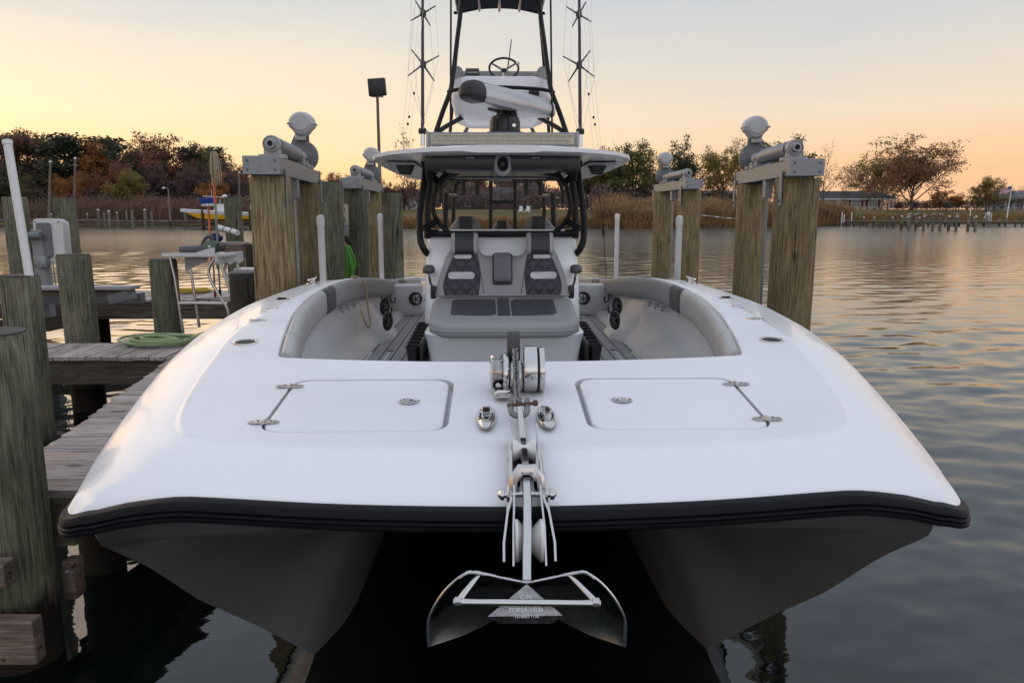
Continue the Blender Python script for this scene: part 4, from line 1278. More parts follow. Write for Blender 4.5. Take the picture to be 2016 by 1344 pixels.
# lift pilings
PL("thick brown front piling of the near left lift", -1.975, 6.35, 2.335, 0.335, M_pileB, "pilings carrying the boat lifts", seed=13)
PL("brown rear piling of the near left lift", -2.16, 7.95, 2.335, 0.33, M_pileB, "pilings carrying the boat lifts", seed=14)
PL("green front piling of the far left lift, with the beige box", -2.16, 10.7, 2.36, 0.33, M_pileG, "pilings carrying the boat lifts", seed=15)
PL("brown rear piling of the far left lift", -2.22, 12.5, 2.36, 0.33, M_pileB, "pilings carrying the boat lifts", seed=16)
PL("thick brown front piling of the near right lift", 2.50, 6.85, 2.345, 0.385, M_pileB, "pilings carrying the boat lifts", lean=(0.006, 0), seed=17)
PL("brown rear piling of the near right lift", 2.58, 8.35, 2.345, 0.31, M_pileB, "pilings carrying the boat lifts", seed=18)
PL("brown front piling of the far right lift", 2.82, 12.3, 2.40, 0.37, M_pileB, "pilings carrying the boat lifts", seed=19)
PL("brown rear piling of the far right lift", 2.72, 13.9, 2.40, 0.36, M_pileB, "pilings carrying the boat lifts", seed=20)

# ------------------------------------------------------------------ boat lift winders on top of the pilings
def lift_unit(label, front, ang, L, side, zb, k=1.0):
    """front: (x, y) of the beam's near end; ang: heading of the beam; side: +1 when its winder face looks towards +x"""
    o = thing("lift_winder", label, "boat lift", (front[0], front[1], zb), ang, "boat lift winders on the pilings")
    W, H = 0.26 * k, 0.135 * k
    beam = MB()
    for s in (-1, 1):
        beam.box((s * (W / 2 - 0.008), L / 2, H / 2), (0.016, L, H), bev=0.003, seg=1)
        beam.box((s * (W / 2 - 0.045), L / 2, H - 0.006), (0.06, L - 0.02, 0.010))
    beam.box((0, 0.004, H / 2), (W + 0.02, 0.010, H + 0.006), bev=0.002, seg=1)
    beam.box((0, L - 0.004, H / 2), (W + 0.02, 0.010, H + 0.006), bev=0.002, seg=1)
    bo = beam.build("beam", M_galv, o)
    for sx in (-1, 1):
        for sz in (0.25, 0.78):
            MB().lathe((sx * W * 0.40, -0.001, H * sz), (0, -1, 0), [(0.011, 0), (0.011, 0.008), (0.004, 0.012)], 8).build("bolt", M_alud, bo)
    # strap brackets down the sides of the pilings
    for yy in (0.12, L - 0.18):
        for s in (-1, 1):
            b = MB().box((s * (W / 2 + 0.018 - (0.0 if s * side > 0 else 0.03)), yy + 0.12, -0.10), (0.012, 0.075, 0.30), bev=0.003, seg=1)
            bo2 = b.build("bracket", M_galv, o)
            MB().lathe((s * (W / 2 + 0.024), yy + 0.12, -0.20), (s, 0, 0), [(0.014, 0), (0.014, 0.012), (0.005, 0.016)], 8).build("bolt", M_alud, bo2)
    # cable box below the beam and the cables
    MB().box((side * W * 0.30, L * 0.44, -0.085), (0.07, 0.11, 0.17), bev=0.004, seg=1).build("cable_guide", M_galv, o)
    for q in (-0.022, 0.022):
        MB().tube([(side * W * 0.30, L * 0.44 + q, -0.1), (side * (W * 0.30 + 0.004), L * 0.44 + q, -1.6)], 0.008, 5).build("cable", M_galv, o)
    # bearing blocks
    zc = H + 0.125 * k
    x0 = side * 0.035; k *= 0.86; zc = H + 0.112
    for yy in (0.30, 0.80 * L - 0.10, 0.80 * L - 0.32):
        big = yy < 0.5
        bb = MB()
        bb.box((x0, yy, H + 0.016), (0.25 * k, 0.10, 0.032), bev=0.004, seg=1)
        bb.box((x0, yy, H + 0.05), (0.15 * k, 0.08, 0.05), bev=0.006, seg=1)
        bb.lathe((x0, yy - 0.05, zc), (0, 1, 0), [(0.045, 0), (0.082 * k if big else 0.062 * k, 0.004), (0.086 * k if big else 0.066 * k, 0.05), (0.078 * k if big else 0.06 * k, 0.10)], 20)
        bo3 = bb.build("bearing_block", M_alu, o)
        if big:
            rg = MB()
            rg.lathe((x0, yy - 0.056, zc), (0, 1, 0), [(0.070 * k, 0.0), (0.070 * k, 0.012), (0.05 * k, 0.012)], 20, cap=False)
            rg.build("seal_ring", M_alud, bo3)
    # winder drum with its helical groove, shaft tube
    dr = MB()
    y0, y1 = 0.40, 0.80 * L - 0.42
    prof, nn = [(0.02, 0)], 30
    for i in range(nn + 1):
        f = i / nn
        prof.append(((0.070 if i % 2 else 0.082) * k, f * (y1 - y0)))
    prof.append((0.02, y1 - y0))
    dr.lathe((x0, y0, zc), (0, 1, 0), prof, 22)
    dr.build("winder_drum", M_galv, o, sharp=18)
    sh = MB()
    rr = 0.040 * k
    sh.lathe((x0, 0.20, zc), (0, 1, 0), [(rr * 0.62, 0.02), (rr * 0.66, 0.0), (rr, 0.0), (rr * 1.05, 0.01), (rr * 1.05, 0.06), (rr * 0.9, 0.07), (rr * 0.9, 0.80 * L - 0.09)], 18, cap=False)
    sh.build("shaft_tube", M_alu, o)
    MB().lathe((x0, 0.215, zc), (0, 1, 0), [(rr * 0.66, 0), (rr * 0.66, 0.01)], 16).build("tube_bore", M_dark, o)
    # flat-plate gear housing at the rear end
    yg = 0.80 * L + 0.06
    gh = MB()
    gc = Vector((x0 + side * -0.02, yg, zc + 0.02))
    prof2 = []
    for a in range(0, 360, 12):
        rr2 = 0.185 * k
        an = R(a)
        x, z = math.sin(an) * rr2 * -side, math.cos(an) * rr2
        prof2.append((x, z))
    gh.loft([[Vector((gc.x + x * f, gc.y + yy, gc.z + z * f)) for x, z in prof2] for f, yy in ((0.93, 0), (1.0, 0.012), (1.0, 0.07), (0.9, 0.085))])
    # neck up to the motor and foot
    gh.prism([(-0.075, 0.0), (0.075, 0.0), (0.055, 0.30), (-0.055, 0.30)], 0.015, 0.075, lambda p: Vector((gc.x + (p.x + p.y * 0.05 * side), gc.y + p.z, gc.z + p.y)))
    gh.prism([(-0.20, -0.10), (-0.05, -0.10), (0.02, 0.16), (-0.06, 0.20)], 0.02, 0.07, lambda p: Vector((gc.x - side * -p.x, gc.y + p.z, gc.z + p.y + 0.02)))
    gh.prism([(-0.05, -0.30), (0.09, -0.26), (0.10, -0.1), (-0.09, -0.1)], 0.015, 0.07, lambda p: Vector((gc.x - side * p.x, gc.y + p.z, gc.z + p.y)))
    go = gh.build("gear_housing", M_alud, o)
    for a in (30, 110, 200, 290):
        MB().lathe((gc.x + 0.165 * k * math.sin(R(a)), gc.y - 0.001, gc.z + 0.165 * k * math.cos(R(a))), (0, -1, 0), [(0.010, 0), (0.010, 0.01), (0.003, 0.013)], 8).build("bolt", M_alu, go)
    # round motor hood
    mc = Vector((gc.x + side * 0.02, gc.y - 0.02, gc.z + 0.36 * k)); k *= 0.9
    hood = MB()
    ring = []
    for a in range(0, 360, 15):
        an = R(a)
        x, z = math.cos(an), math.sin(an)
        rx = 0.175 if x * side > 0 else 0.165
        rz = 0.150 if z > 0 else 0.165
        zz = z * rz
        xx = x * rx * (1 if z > -0.45 else 0.80)
        ring.append((xx, zz))
    prof3 = [(-0.13, 0.72), (-0.122, 0.84), (-0.10, 0.93), (-0.05, 1.0), (0.05, 1.0), (0.10, 0.93), (0.13, 0.75)]
    hood.loft([[Vector((mc.x + x * f * k, mc.y + yy * k, mc.z + z * f * k)) for x, z in ring] for yy, f in prof3])
    hood.box((mc.x - side * 0.02, mc.y, mc.z - 0.155 * k), (0.13 * k, 0.14 * k, 0.11 * k), bev=0.02)
    ho = hood.build("motor_cover", M_cover, o, sharp=40)
    lip = MB()
    lip.loft([[Vector((mc.x + x * f * k, mc.y + y * k, mc.z + dz * k + 0.0)) for x, y in rrect(-0.178, -0.138, 0.184, 0.138, 0.06, 4)] for f, dz in ((0.985, -0.012), (1.015, -0.008), (1.015, 0.004), (0.985, 0.008))])
    lip.build("cover_seam", M_cover, ho)
    face = MB().lathe((mc.x, mc.y - 0.1345 * k, mc.z + 0.012), (0, -1, 0), [(0.112 * k, 0), (0.107 * k, 0.008), (0.02, 0.011)], 26)
    face.build("cover_face", M_cover, ho)
    return o
lift_unit("galvanised winder with hooded motor on the near left pilings", (-1.945, 6.05), R(6.0), 2.25, 1, 2.345)
lift_unit("winder with hooded motor on the far left pilings", (-2.17, 10.4), R(2.5), 2.4, 1, 2.37)
lift_unit("galvanised winder with hooded motor on the near right pilings", (2.47, 6.52), R(-4.0), 2.15, -1, 2.355)
lift_unit("winder with hooded motor on the far right pilings", (2.80, 11.95), R(1.8), 2.3, -1, 2.41)

# white guide posts that rise along the slip
for (px, yt, Y, dia, lab) in [(631, 424, 7.0, 0.062, "white plastic guide post beside the near left lift"), (748, 421, 10.0, 0.062, "white plastic guide post beside the far left lift"),
                              (1215.5, 421, 12.4, 0.07, "white plastic guide post right of the boat's console"), (1338, 425, 7.9, 0.066, "white plastic guide post before the far right lift")]:
    t = P(px, yt, Y)
    o = thing("guide_post", lab, "guide post", (t.x, t.y, 0), 0, "white guide posts along the slip")
    MB().tube([(0, 0, -0.5), (0, 0, t.z - 0.05)], dia / 2, 14).build("pipe", M_pvc, o)
    MB().lathe((0, 0, t.z - 0.10), (0, 0, 1), [(dia * 0.5, 0), (dia * 0.58, 0.002), (dia * 0.58, 0.07), (dia * 0.5, 0.095), (dia * 0.2, 0.105)], 14).build("end_cap", M_pvc, o)

# ------------------------------------------------------------------ docks
ZD = 0.75
def plank_obj(parent, x0, x1, y0, y1, z, th=0.038, m=M_plankX, tilt=0.0, name="plank", skew=0.0):
    cx, cy = (x0 + x1) / 2, (y0 + y1) / 2
    mb = MB().box((0, 0, 0), (x1 - x0, y1 - y0, th), bev=0.004, seg=1)
    if skew: mb.v = [(x + skew * y, y, zz) for x, y, zz in mb.v]
    o = mb.build(name, m, parent, False, loc=(cx - parent.location.x, cy - parent.location.y, z - th / 2))
    o.rotation_euler = (random.gauss(0, 0.004), random.gauss(0, 0.003), tilt)
    return o

# finger pier beside the boat: boards run across
fp = thing("finger_pier", "weathered plank pier running along the left side of the boat", "pier", (-2.4, 5.0, 0))
y = 3.46
rnd = random.Random(12)
def left_edge(y): return -2.43 - 0.178 * (y - 3.0)
while y < 7.3:
    w = rnd.choice((0.138, 0.14, 0.142))
    xl = left_edge(y) + rnd.uniform(-0.012, 0.012)
    plank_obj(fp, xl, -2.07 - 0.05 * (y - 3.4) + rnd.uniform(-0.008, 0.008), y, y + w, ZD + rnd.uniform(-0.004, 0.004), m=M_plankX, tilt=rnd.gauss(0, 0.003))
    y += w + rnd.uniform(0.005, 0.010)
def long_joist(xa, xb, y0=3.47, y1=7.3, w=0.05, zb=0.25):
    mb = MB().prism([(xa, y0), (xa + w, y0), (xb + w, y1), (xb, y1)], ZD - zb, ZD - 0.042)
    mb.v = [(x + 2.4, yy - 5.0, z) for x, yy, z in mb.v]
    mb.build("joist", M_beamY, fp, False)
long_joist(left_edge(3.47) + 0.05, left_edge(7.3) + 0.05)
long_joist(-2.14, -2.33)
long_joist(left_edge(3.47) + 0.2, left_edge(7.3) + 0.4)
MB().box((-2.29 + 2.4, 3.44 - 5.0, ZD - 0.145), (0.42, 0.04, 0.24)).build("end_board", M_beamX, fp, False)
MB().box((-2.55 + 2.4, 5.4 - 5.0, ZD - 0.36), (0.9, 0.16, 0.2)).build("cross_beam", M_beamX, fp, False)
for yy in (4.2, 5.6):
    MB().lathe((-2.40 + 2.4, yy - 5.0, -1.0), (0, 0, 1), [(0.12, 0), (0.12, 1.46)], 14).build("support_pile", M_pileD, fp)

# cross walkway: boards run away from the camera
cw = thing("cross_walkway", "plank walkway leading left from the pier with the green hose on it", "pier", (-4.5, 7.2, 0))
x = -2.74
while x > -8.6:
    w = 0.139
    plank_obj(cw, x - w, x, 6.86 + rnd.uniform(-0.012, 0.012), (8.8 if x > -3.45 else 8.15 if x > -4.05 else 7.62) + rnd.uniform(-0.015, 0.015), ZD - 0.006 + rnd.uniform(-0.003, 0.003), m=M_plankY, tilt=rnd.gauss(0, 0.003))
    x -= w + rnd.uniform(0.006, 0.011)
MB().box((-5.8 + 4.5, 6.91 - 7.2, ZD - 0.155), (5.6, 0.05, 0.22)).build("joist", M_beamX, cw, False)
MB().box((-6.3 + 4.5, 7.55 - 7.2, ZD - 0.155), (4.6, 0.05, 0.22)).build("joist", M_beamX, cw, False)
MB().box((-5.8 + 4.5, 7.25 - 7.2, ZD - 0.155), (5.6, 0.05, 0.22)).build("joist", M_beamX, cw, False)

# far platform with its boards, behind the water gap
fpf = thing("far_platform", "plank platform beyond the water gap, under the yellow rope", "pier", (-5.2, 12.2, 0))
x = -2.2
while x > -9.6:
    w = 0.24
    plank_obj(fpf, x - w, x, 11.45 + rnd.uniform(-0.02, 0.02), 12.9 + rnd.uniform(-0.02, 0.02), ZD + rnd.uniform(-0.004, 0.004), m=M_plankY, tilt=rnd.gauss(0, 0.004))
    x -= w + 0.012
MB().box((-6.0 + 5.2, 11.50 - 12.2, ZD - 0.17), (7.4, 0.06, 0.25)).build("joist", M_beamX, fpf, False)
MB().box((-6.0 + 5.2, 12.8 - 12.2, ZD - 0.17), (7.4, 0.06, 0.25)).build("joist", M_beamX, fpf, False)
for xx in (-8.4, -6.6, -3.2):
    MB().lathe((xx + 5.2, 12.1 - 12.2, -1), (0, 0, 1), [(0.13, 0), (0.13, 1.45)], 12).build("support_pile", M_pileD, fpf)
# sloping brace under the platform on the left
mb = MB().prism([(-8.2, 0.42), (-6.2, 0.60), (-6.2, 0.45), (-7.4, 0.20), (-8.2, 0.05)], 11.2, 11.3, lambda p: Vector((p.x + 5.2, p.z - 12.2, p.y)))
mb.build("brace", M_beamX, fpf, False)

# small aluminium cradle of a watercraft lift
cr = thing("watercraft_lift", "grey metal watercraft lift cradle beyond the left walkway", "boat lift", (-6.6, 10.4, 0))
def bar(name, a, b, w, h, m=M_galv):
    a, b = Vector(a), Vector(b)
    d = b - a
    an = math.atan2(d.y, d.x); el = math.atan2(d.z, math.hypot(d.x, d.y))
    MB().box((0, 0, 0), (d.length, w, h), bev=0.004, seg=1).build(name, m, cr, False, loc=(a + b) / 2).rotation_euler = (0, -el, an)
bar("bunk_board", (-2.3, -0.2, 1.04), (1.55, -0.2, 1.06), 0.26, 0.045, mat("weathered_grey_board", (0.33, 0.32, 0.31), 0.7, var=0.12, vscale=6))
bar("bunk_beam", (-2.3, -0.22, 0.97), (1.48, -0.22, 0.99), 0.09, 0.07, M_beamX)
bar("cradle_beam", (-2.3, 0.25, 0.84), (1.42, 0.25, 0.87), 0.14, 0.15, M_alud)
bar("cradle_beam", (-2.3, -0.75, 0.80), (-0.3, -0.75, 0.80), 0.10, 0.16, M_galv)
bar("end_gusset", (1.22, -0.2, 0.90), (1.5, -0.2, 0.97), 0.22, 0.13, M_alud)
bar("bunk_board", (-2.3, -0.72, 0.93), (0.2, -0.72, 0.93), 0.2, 0.04, mat("weathered_grey_board_two", (0.27, 0.26, 0.25), 0.7, var=0.12, vscale=6))

# lift switch box on its post at the far left
sb = thing("lift_motor_box", "white and grey lift drive box on a grey post at the far left", "lift drive", P(82, 500, 10.9))
t = sb.location
MB().box((0.0, 0.0, -0.28), (0.15, 0.16, 1.25), bev=0.006, seg=1).build("post", M_gbox, sb)
cvr = MB()
cvr.loft([[Vector((0.15 + x * f, yy, 0.19 + z * f)) for x, z in rrect(-0.19, -0.30, 0.19, 0.30, 0.06, 5)] for f, yy in ((1.0, -0.02), (1.0, 0.10), (0.92, 0.19), (0.8, 0.21))])
cvr.build("cover", M_cover, sb)
pl = MB()
pl.loft([[Vector((0.15 + x, yy, 0.19 + z)) for x, z in rrect(-0.2, -0.31, 0.2, 0.31, 0.06, 5)] for yy in (-0.045, -0.022)])
po = pl.build("flange_plate", M_pvc, sb)
for dx in (-0.03, 0.30):
    for dz in (0.45, -0.07):
        MB().lathe((dx + 0.01, -0.046, dz), (0, -1, 0), [(0.012, 0), (0.01, 0.008)], 8).build("bolt", M_alud, po)
dk = MB(); dk.loft([[Vector((0.10 + x, yy, 0.20 + z)) for x, z in rrect(-0.10, -0.24, 0.10, 0.24, 0.04, 4)] for yy in (-0.075, -0.046)])
dk.build("inset_panel", M_alud, sb)
MB().cyl((-0.14, -0.14, 0.26), (0.1, -0.14, 0.26), 0.05, 14).build("winch_shaft", M_alud, sb)
MB().lathe((-0.12, -0.19, 0.26), (0, -1, 0), [(0.06, 0), (0.06, 0.03), (0.025, 0.04)], 14).build("shaft_end", M_dgrey, sb)
MB().box((0.06, -0.10, -0.10), (0.16, 0.12, 0.17), bev=0.01).build("bracket", M_galv, sb)
for q in (0.17, 0.21): MB().tube([(q, -0.1, -0.1), (q + 0.01, -0.1, -0.75)], 0.010, 6).build("cable", M_galv, sb)

# leaning white pipe
a, b = P(14, 277, 5.9), P(58, 545, 5.62)
o = thing("leaning_pipe", "long white plastic pipe leaning against the left pilings", "pipe", b)
MB().tube([Vector((0, 0, 0.0)), a - b], 0.03, 14).build("pipe", M_pvc, o)
MB().tube([(a - b) * 0.965, (a - b)], 0.034, 14).build("coupling", M_pvc, o)

# timbers bolted to the nearest piling
o = thing("bolted_timber", "short timber with a bolt head fixed to the thick left piling", "timber", (-2.27, 3.03, 0.235))
w_ = MB().box((0, 0, 0), (0.46, 0.075, 0.20), bev=0.008).build("timber", M_blockX, o, False)
MB().lathe((0.03, -0.038, 0.015), (0, -1, 0), [(0.030, 0), (0.030, 0.004), (0.016, 0.006), (0.014, 0.014), (0.004, 0.018)], 14).build("bolt", M_galv, o)
for dx, dz in ((0.075, 0.065), (0.09, -0.075)): MB().lathe((dx, -0.038, dz), (0, -1, 0), [(0.010, 0), (0.008, 0.003)], 8).build("nail", M_rust, o)
o = thing("upper_timber", "timber end bolted higher on the thick left piling", "timber", (-2.29, 3.02, 0.545))
MB().box((0, 0, 0), (0.33, 0.08, 0.11), bev=0.006).build("timber", M_blockX, o, False)
MB().lathe((-0.02, -0.04, 0.0), (0, -1, 0), [(0.02, 0), (0.01, 0.012)], 10).build("bolt", M_galv, o)
o = thing("rear_timber", "rounded timber end behind the thick left piling", "timber", (-2.135, 3.47, 0.30))
MB().box((0, 0, 0), (0.07, 0.10, 0.20), bev=0.02).build("timber", M_blockX, o)
MB().lathe((0, -0.05, 0.05), (0, -1, 0), [(0.012, 0), (0.006, 0.008)], 8).build("bolt", M_galv, o)

# ------------------------------------------------------------------ hoses and ropes
def coil(name, label, cat, c, r0, r1, turns, rad, m, seed, squash=0.75, end=True):
    rnd = random.Random(seed)
    pts = []
    n = turns * 22
    for i in range(n):
        f = i / n
        a = 2 * math.pi * turns * f
        rr = r0 + (r1 - r0) * (0.5 + 0.5 * math.sin(f * 9 + seed)) + 0.04 * math.sin(a * 0.37 + seed)
        lay = int(f * turns)
        ox, oy = 0.06 * math.sin(lay * 2.1 + seed), 0.05 * math.cos(lay * 1.7)
        pts.append(Vector((ox + rr * math.cos(a), oy + rr * squash * math.sin(a), rad * (1.0 + 1.5 * (lay % 3) + 0.6 * math.sin(a * 1.5 + lay)) + rad * 0.6)))
    o = thing(name, label, cat, c)
    MB().tube(pts, rad, 8).build("loops", m, o)
    if end:
        d = (pts[0] - pts[1]).normalized()
        MB().tube([pts[0], pts[0] + d * 0.05], [rad * 1.25, rad * 1.25], 10).build("coupling", M_galv, o)
    return o
coil("garden_hose", "pale green hose coiled on the dock planks", "hose", PZ(322, 676, ZD + 0.0), 0.22, 0.40, 7, 0.0135, M_hose, 3)
coil("yellow_rope_coil", "yellow rope heaped on the platform behind the cleaning table", "rope", PZ(380, 576, ZD + 0.0), 0.12, 0.26, 8, 0.014, M_rope, 5, end=True)
# bright green hose hung in long loops below the beige box
o = thing("hanging_hose", "bright green hose hanging in loops on the piling", "hose", P(679, 486, 10.35))
rnd = random.Random(2)
for i in range(9):
    x0, x1 = rnd.uniform(-0.09, 0.06), rnd.uniform(-0.09, 0.09)
    d = rnd.uniform(0.45, 0.75)
    pts = spline([(0.02 + x0 * 0.3, -0.02 * i, 0.0), (x0 - 0.03, -0.02 * i, -d * 0.5), (x1 * 0.4, -0.02 * i - 0.01, -d), (x1 + 0.05, -0.02 * i, -d * 0.5), (0.05 + x0 * 0.2, -0.02 * i, 0.02)], 8)
    MB().tube(pts, 0.011, 7).build("loop", M_hoseb, o)
# electric boxes on the far left lift piling
eb = thing("power_pedestal", "beige outlet box over a grey box on the far left lift piling", "electric box", P(673, 423, 10.47))
bx = MB().box((0, 0, 0), (0.165, 0.14, 0.28), bev=0.008).build("outlet_box", M_beige, eb)
for dz in (0.085, 0.055, -0.055, -0.085):
    MB().lathe((0.055, -0.071, dz), (0, -1, 0), [(0.009, 0), (0.008, 0.006)], 8).build("button", M_blackp, bx)
MB().box((0.012, 0.0, -0.215), (0.145, 0.12, 0.145), bev=0.006).build("lower_box", M_gbox, eb)
for i in range(3):
    MB().tube(spline([(0.0 + 0.02 * i, -0.02, -0.28), (0.05 + 0.02 * i, -0.04, -0.36), (0.10 + 0.015 * i, -0.03, -0.42), (0.11 + 0.02 * i, -0.02, -0.75)], 6), 0.012, 6).build("cable", M_blackp, eb)

# ------------------------------------------------------------------ fish cleaning table and what lies on it
FT = Vector((-3.42, 8.45, 0))
ft = thing("cleaning_table", "white fish cleaning table on bent metal legs", "table", (FT.x, FT.y, ZD))
ft.scale = (0.84, 0.84, 1.0)
ZT = 0.83
top = MB()
outl = [(-0.36, -0.30), (0.30, -0.34), (0.42, -0.22), (0.42, 0.24), (0.30, 0.34), (-0.36, 0.30)]
top.prism(outl, ZT, ZT + 0.022)
top.build("tabletop", M_whitef, ft, False)
side_b = MB().prism([(-0.365, 0.0), (0.05, 0.0), (0.16, 0.03), (0.30, 0.06), (0.30, -0.035), (-0.365, -0.035)], -0.352, -0.332, lambda p: Vector((p.x, p.z, ZT + 0.045 + p.y - 0.02 * 0)))
side_b.build("side_board", M_whitef, ft, False)
bb = MB().prism([(-0.42, 0.10), (-0.36, -0.02), (0.40, -0.10), (0.40, 0.10)], -0.36, -0.34, lambda p: Vector((p.x, p.z, ZT + 0.05)))
scal = [(0.18 * 0 - 0.30, 0.02)]
pts = [(-0.30, 0.015)]
for k in range(13):
    pts.append((-0.30 + 0.72 * k / 12, -0.085 - 0.035 * abs(math.sin(k * math.pi / 4))))
pts.append((0.42, 0.015))
fr = MB().prism(pts, 0, 0.02, lambda p: Vector((0.30 + 0.13 * (p.x + 0.30) / 0.72 + p.z, -0.345 + 0.60 * (p.x + 0.30) / 0.72, ZT + 0.025 + p.y)))
fro = fr.build("knife_rack", M_whitef, ft, False)
for k in range(4):
    f = 0.22 + 0.17 * k
    MB().box((0.30 + 0.13 * f - 0.004, -0.345 + 0.60 * f, ZT - 0.02), (0.012, 0.03, 0.03)).build("slot", M_dark, fro, False)
MB().prism([(-0.10, -0.03), (0.20, -0.03), (0.20, -0.06), (-0.10, -0.18)], 0, 0.02, lambda p: Vector((p.x - 0.05, -0.2 + p.z, ZT + p.y + 0.02))).build("drain_board", mat("grey_poly_board", (0.30, 0.29, 0.30), 0.5, var=0.05), ft, False)
for sx, sy in ((-0.31, -0.26), (-0.31, 0.26)):
    MB().tube([(sx, sy, ZT), (sx + 0.04, sy, ZT - 0.22), (sx + 0.10, sy, 0.0)], 0.019, 10).build("leg", M_steel, ft)
for sy in (-0.28, 0.28):
    MB().tube(spline([(0.30, sy, ZT), (0.20, sy, ZT - 0.10), (0.19, sy, ZT - 0.22), (0.30, sy, ZT - 0.42), (0.40, sy, ZT - 0.58), (0.41, sy, 0.0)], 5), 0.019, 10).build("leg", M_steel, ft)
    MB().tube([(0.30, sy + 0.03, ZT), (0.46, sy + 0.03, ZT - 0.45), (0.48, sy + 0.03, 0.0)], 0.019, 10).build("leg", M_steel, ft)
MB().tube([(-0.24, -0.26, 0.33), (0.40, -0.28, 0.33)], 0.016, 8).build("leg_stretcher", M_steel, ft)
MB().tube([(-0.24, 0.26, 0.33), (0.42, 0.28, 0.33)], 0.016, 8).build("leg_stretcher", M_steel, ft)
# lower shelf behind it
sh = thing("dock_step", "white plastic dock step behind the dark stub piling", "step", P(494, 530, 9.2))
MB().box((0, 0, 0), (0.32, 0.3, 0.03), bev=0.008).build("tread", M_whitef, sh)
MB().box((-0.14, 0, -0.28), (0.03, 0.26, 0.54)).build("side_panel", M_whitef, sh, False)
MB().box((0.14, 0, -0.28), (0.03, 0.26, 0.54)).build("side_panel", M_whitef, sh, False)
MB().box((0, 0, -0.28), (0.25, 0.24, 0.03)).build("tread", M_whitef, sh, False)

# cordless blower on the table
bl = thing("leaf_blower", "dark green and grey cordless blower lying on the cleaning table", "blower", (FT.x + 0.03, FT.y - 0.06, ZD + ZT + 0.022), R(-8))
bl.scale = (0.72, 0.8, 0.85)
MB().lathe((-0.36, 0, 0.055), (1, 0, 0.03), [(0.036, 0.004), (0.042, 0.0), (0.045, 0.03), (0.048, 0.30), (0.056, 0.34), (0.056, 0.40)], 16).build("nozzle", M_dgrey, bl)
MB().lathe((-0.362, 0, 0.055), (1, 0, 0.03), [(0.036, 0.0), (0.036, 0.01)], 14).build("nozzle_bore", M_dark, bl)
body = MB()
body.loft([[Vector((x + 0.02 * c_, w * s_, z0 + h * c2)) for c_, s_, c2 in [(0, math.sin(2 * math.pi * k / 12), math.cos(2 * math.pi * k / 12)) for k in range(12)]]
           for x, w, h, z0 in ((0.02, 0.05, 0.055, 0.065), (0.08, 0.075, 0.085, 0.085), (0.16, 0.08, 0.095, 0.09), (0.22, 0.07, 0.08, 0.09), (0.26, 0.05, 0.055, 0.09))])
body.build("body", M_bgreen, bl)
MB().tube(spline([(0.0, 0, 0.12), (0.05, 0, 0.19), (0.12, 0, 0.225), (0.17, 0, 0.20), (0.20, 0, 0.14)], 6), [0.02] * 6 + [0.026] * 12 + [0.02] * 7, 10).build("handle", M_dgrey, bl)
MB().box((0.31, 0, 0.075), (0.10, 0.085, 0.085), bev=0.012).build("battery", M_blackp, bl)
MB().box((0.17, -0.078, 0.10), (0.05, 0.01, 0.02)).build("label_plate", M_pvc, bl, False)
# rags and cap beside it
rg = MB()
for j in range(7):
    for i in range(9):
        rg.v.append((0.035 * (i - 4), 0.035 * (j - 3), 0.012 + 0.03 * abs(noise.noise(Vector((i * 0.6, j * 0.6, 1)))) + 0.015 * math.sin(i * 1.3 + j)))
rg.f = [(j*9+i, j*9+i+1, (j+1)*9+i+1, (j+1)*9+i) for j in range(6) for i in range(8)]
ro = rg.build("cleaning_rag", mat("salmon_cloth", (0.42, 0.17, 0.10), 0.9, var=0.15, vscale=20), None, fix=False, loc=(FT.x - 0.12, FT.y + 0.12, ZD + ZT + 0.03))
tag(ro, "crumpled salmon cloth behind the blower on the cleaning table", "cloth")
pc = P(447, 458, 9.0)
o = thing("rolled_sheet", "rolled pale plastic pipe with dark bands resting behind the blower", "pipe", pc)
MB().tube([(-0.14, 0.1, 0.06), (0.16, -0.1, 0.0)], 0.032, 14).build("roll", M_pvc, o)
for f in (0.35, 0.7): MB().tube([Vector((-0.14, 0.1, 0.06)).lerp(Vector((0.16, -0.1, 0)), f), Vector((-0.14, 0.1, 0.06)).lerp(Vector((0.16, -0.1, 0)), f + 0.04)], 0.0345, 14).build("band", M_dgrey, o)
o = thing("wooden_ledge", "short wooden ledge fixed behind the cleaning table", "ledge", P(463, 494, 9.3))
MB().box((0, 0, 0), (0.20, 0.16, 0.15), bev=0.005).build("timber", M_blockX, o, False)
MB().box((-0.05, 0.05, 0.09), (0.34, 0.2, 0.03), bev=0.004).build("shelf_board", M_plankX, o, False)

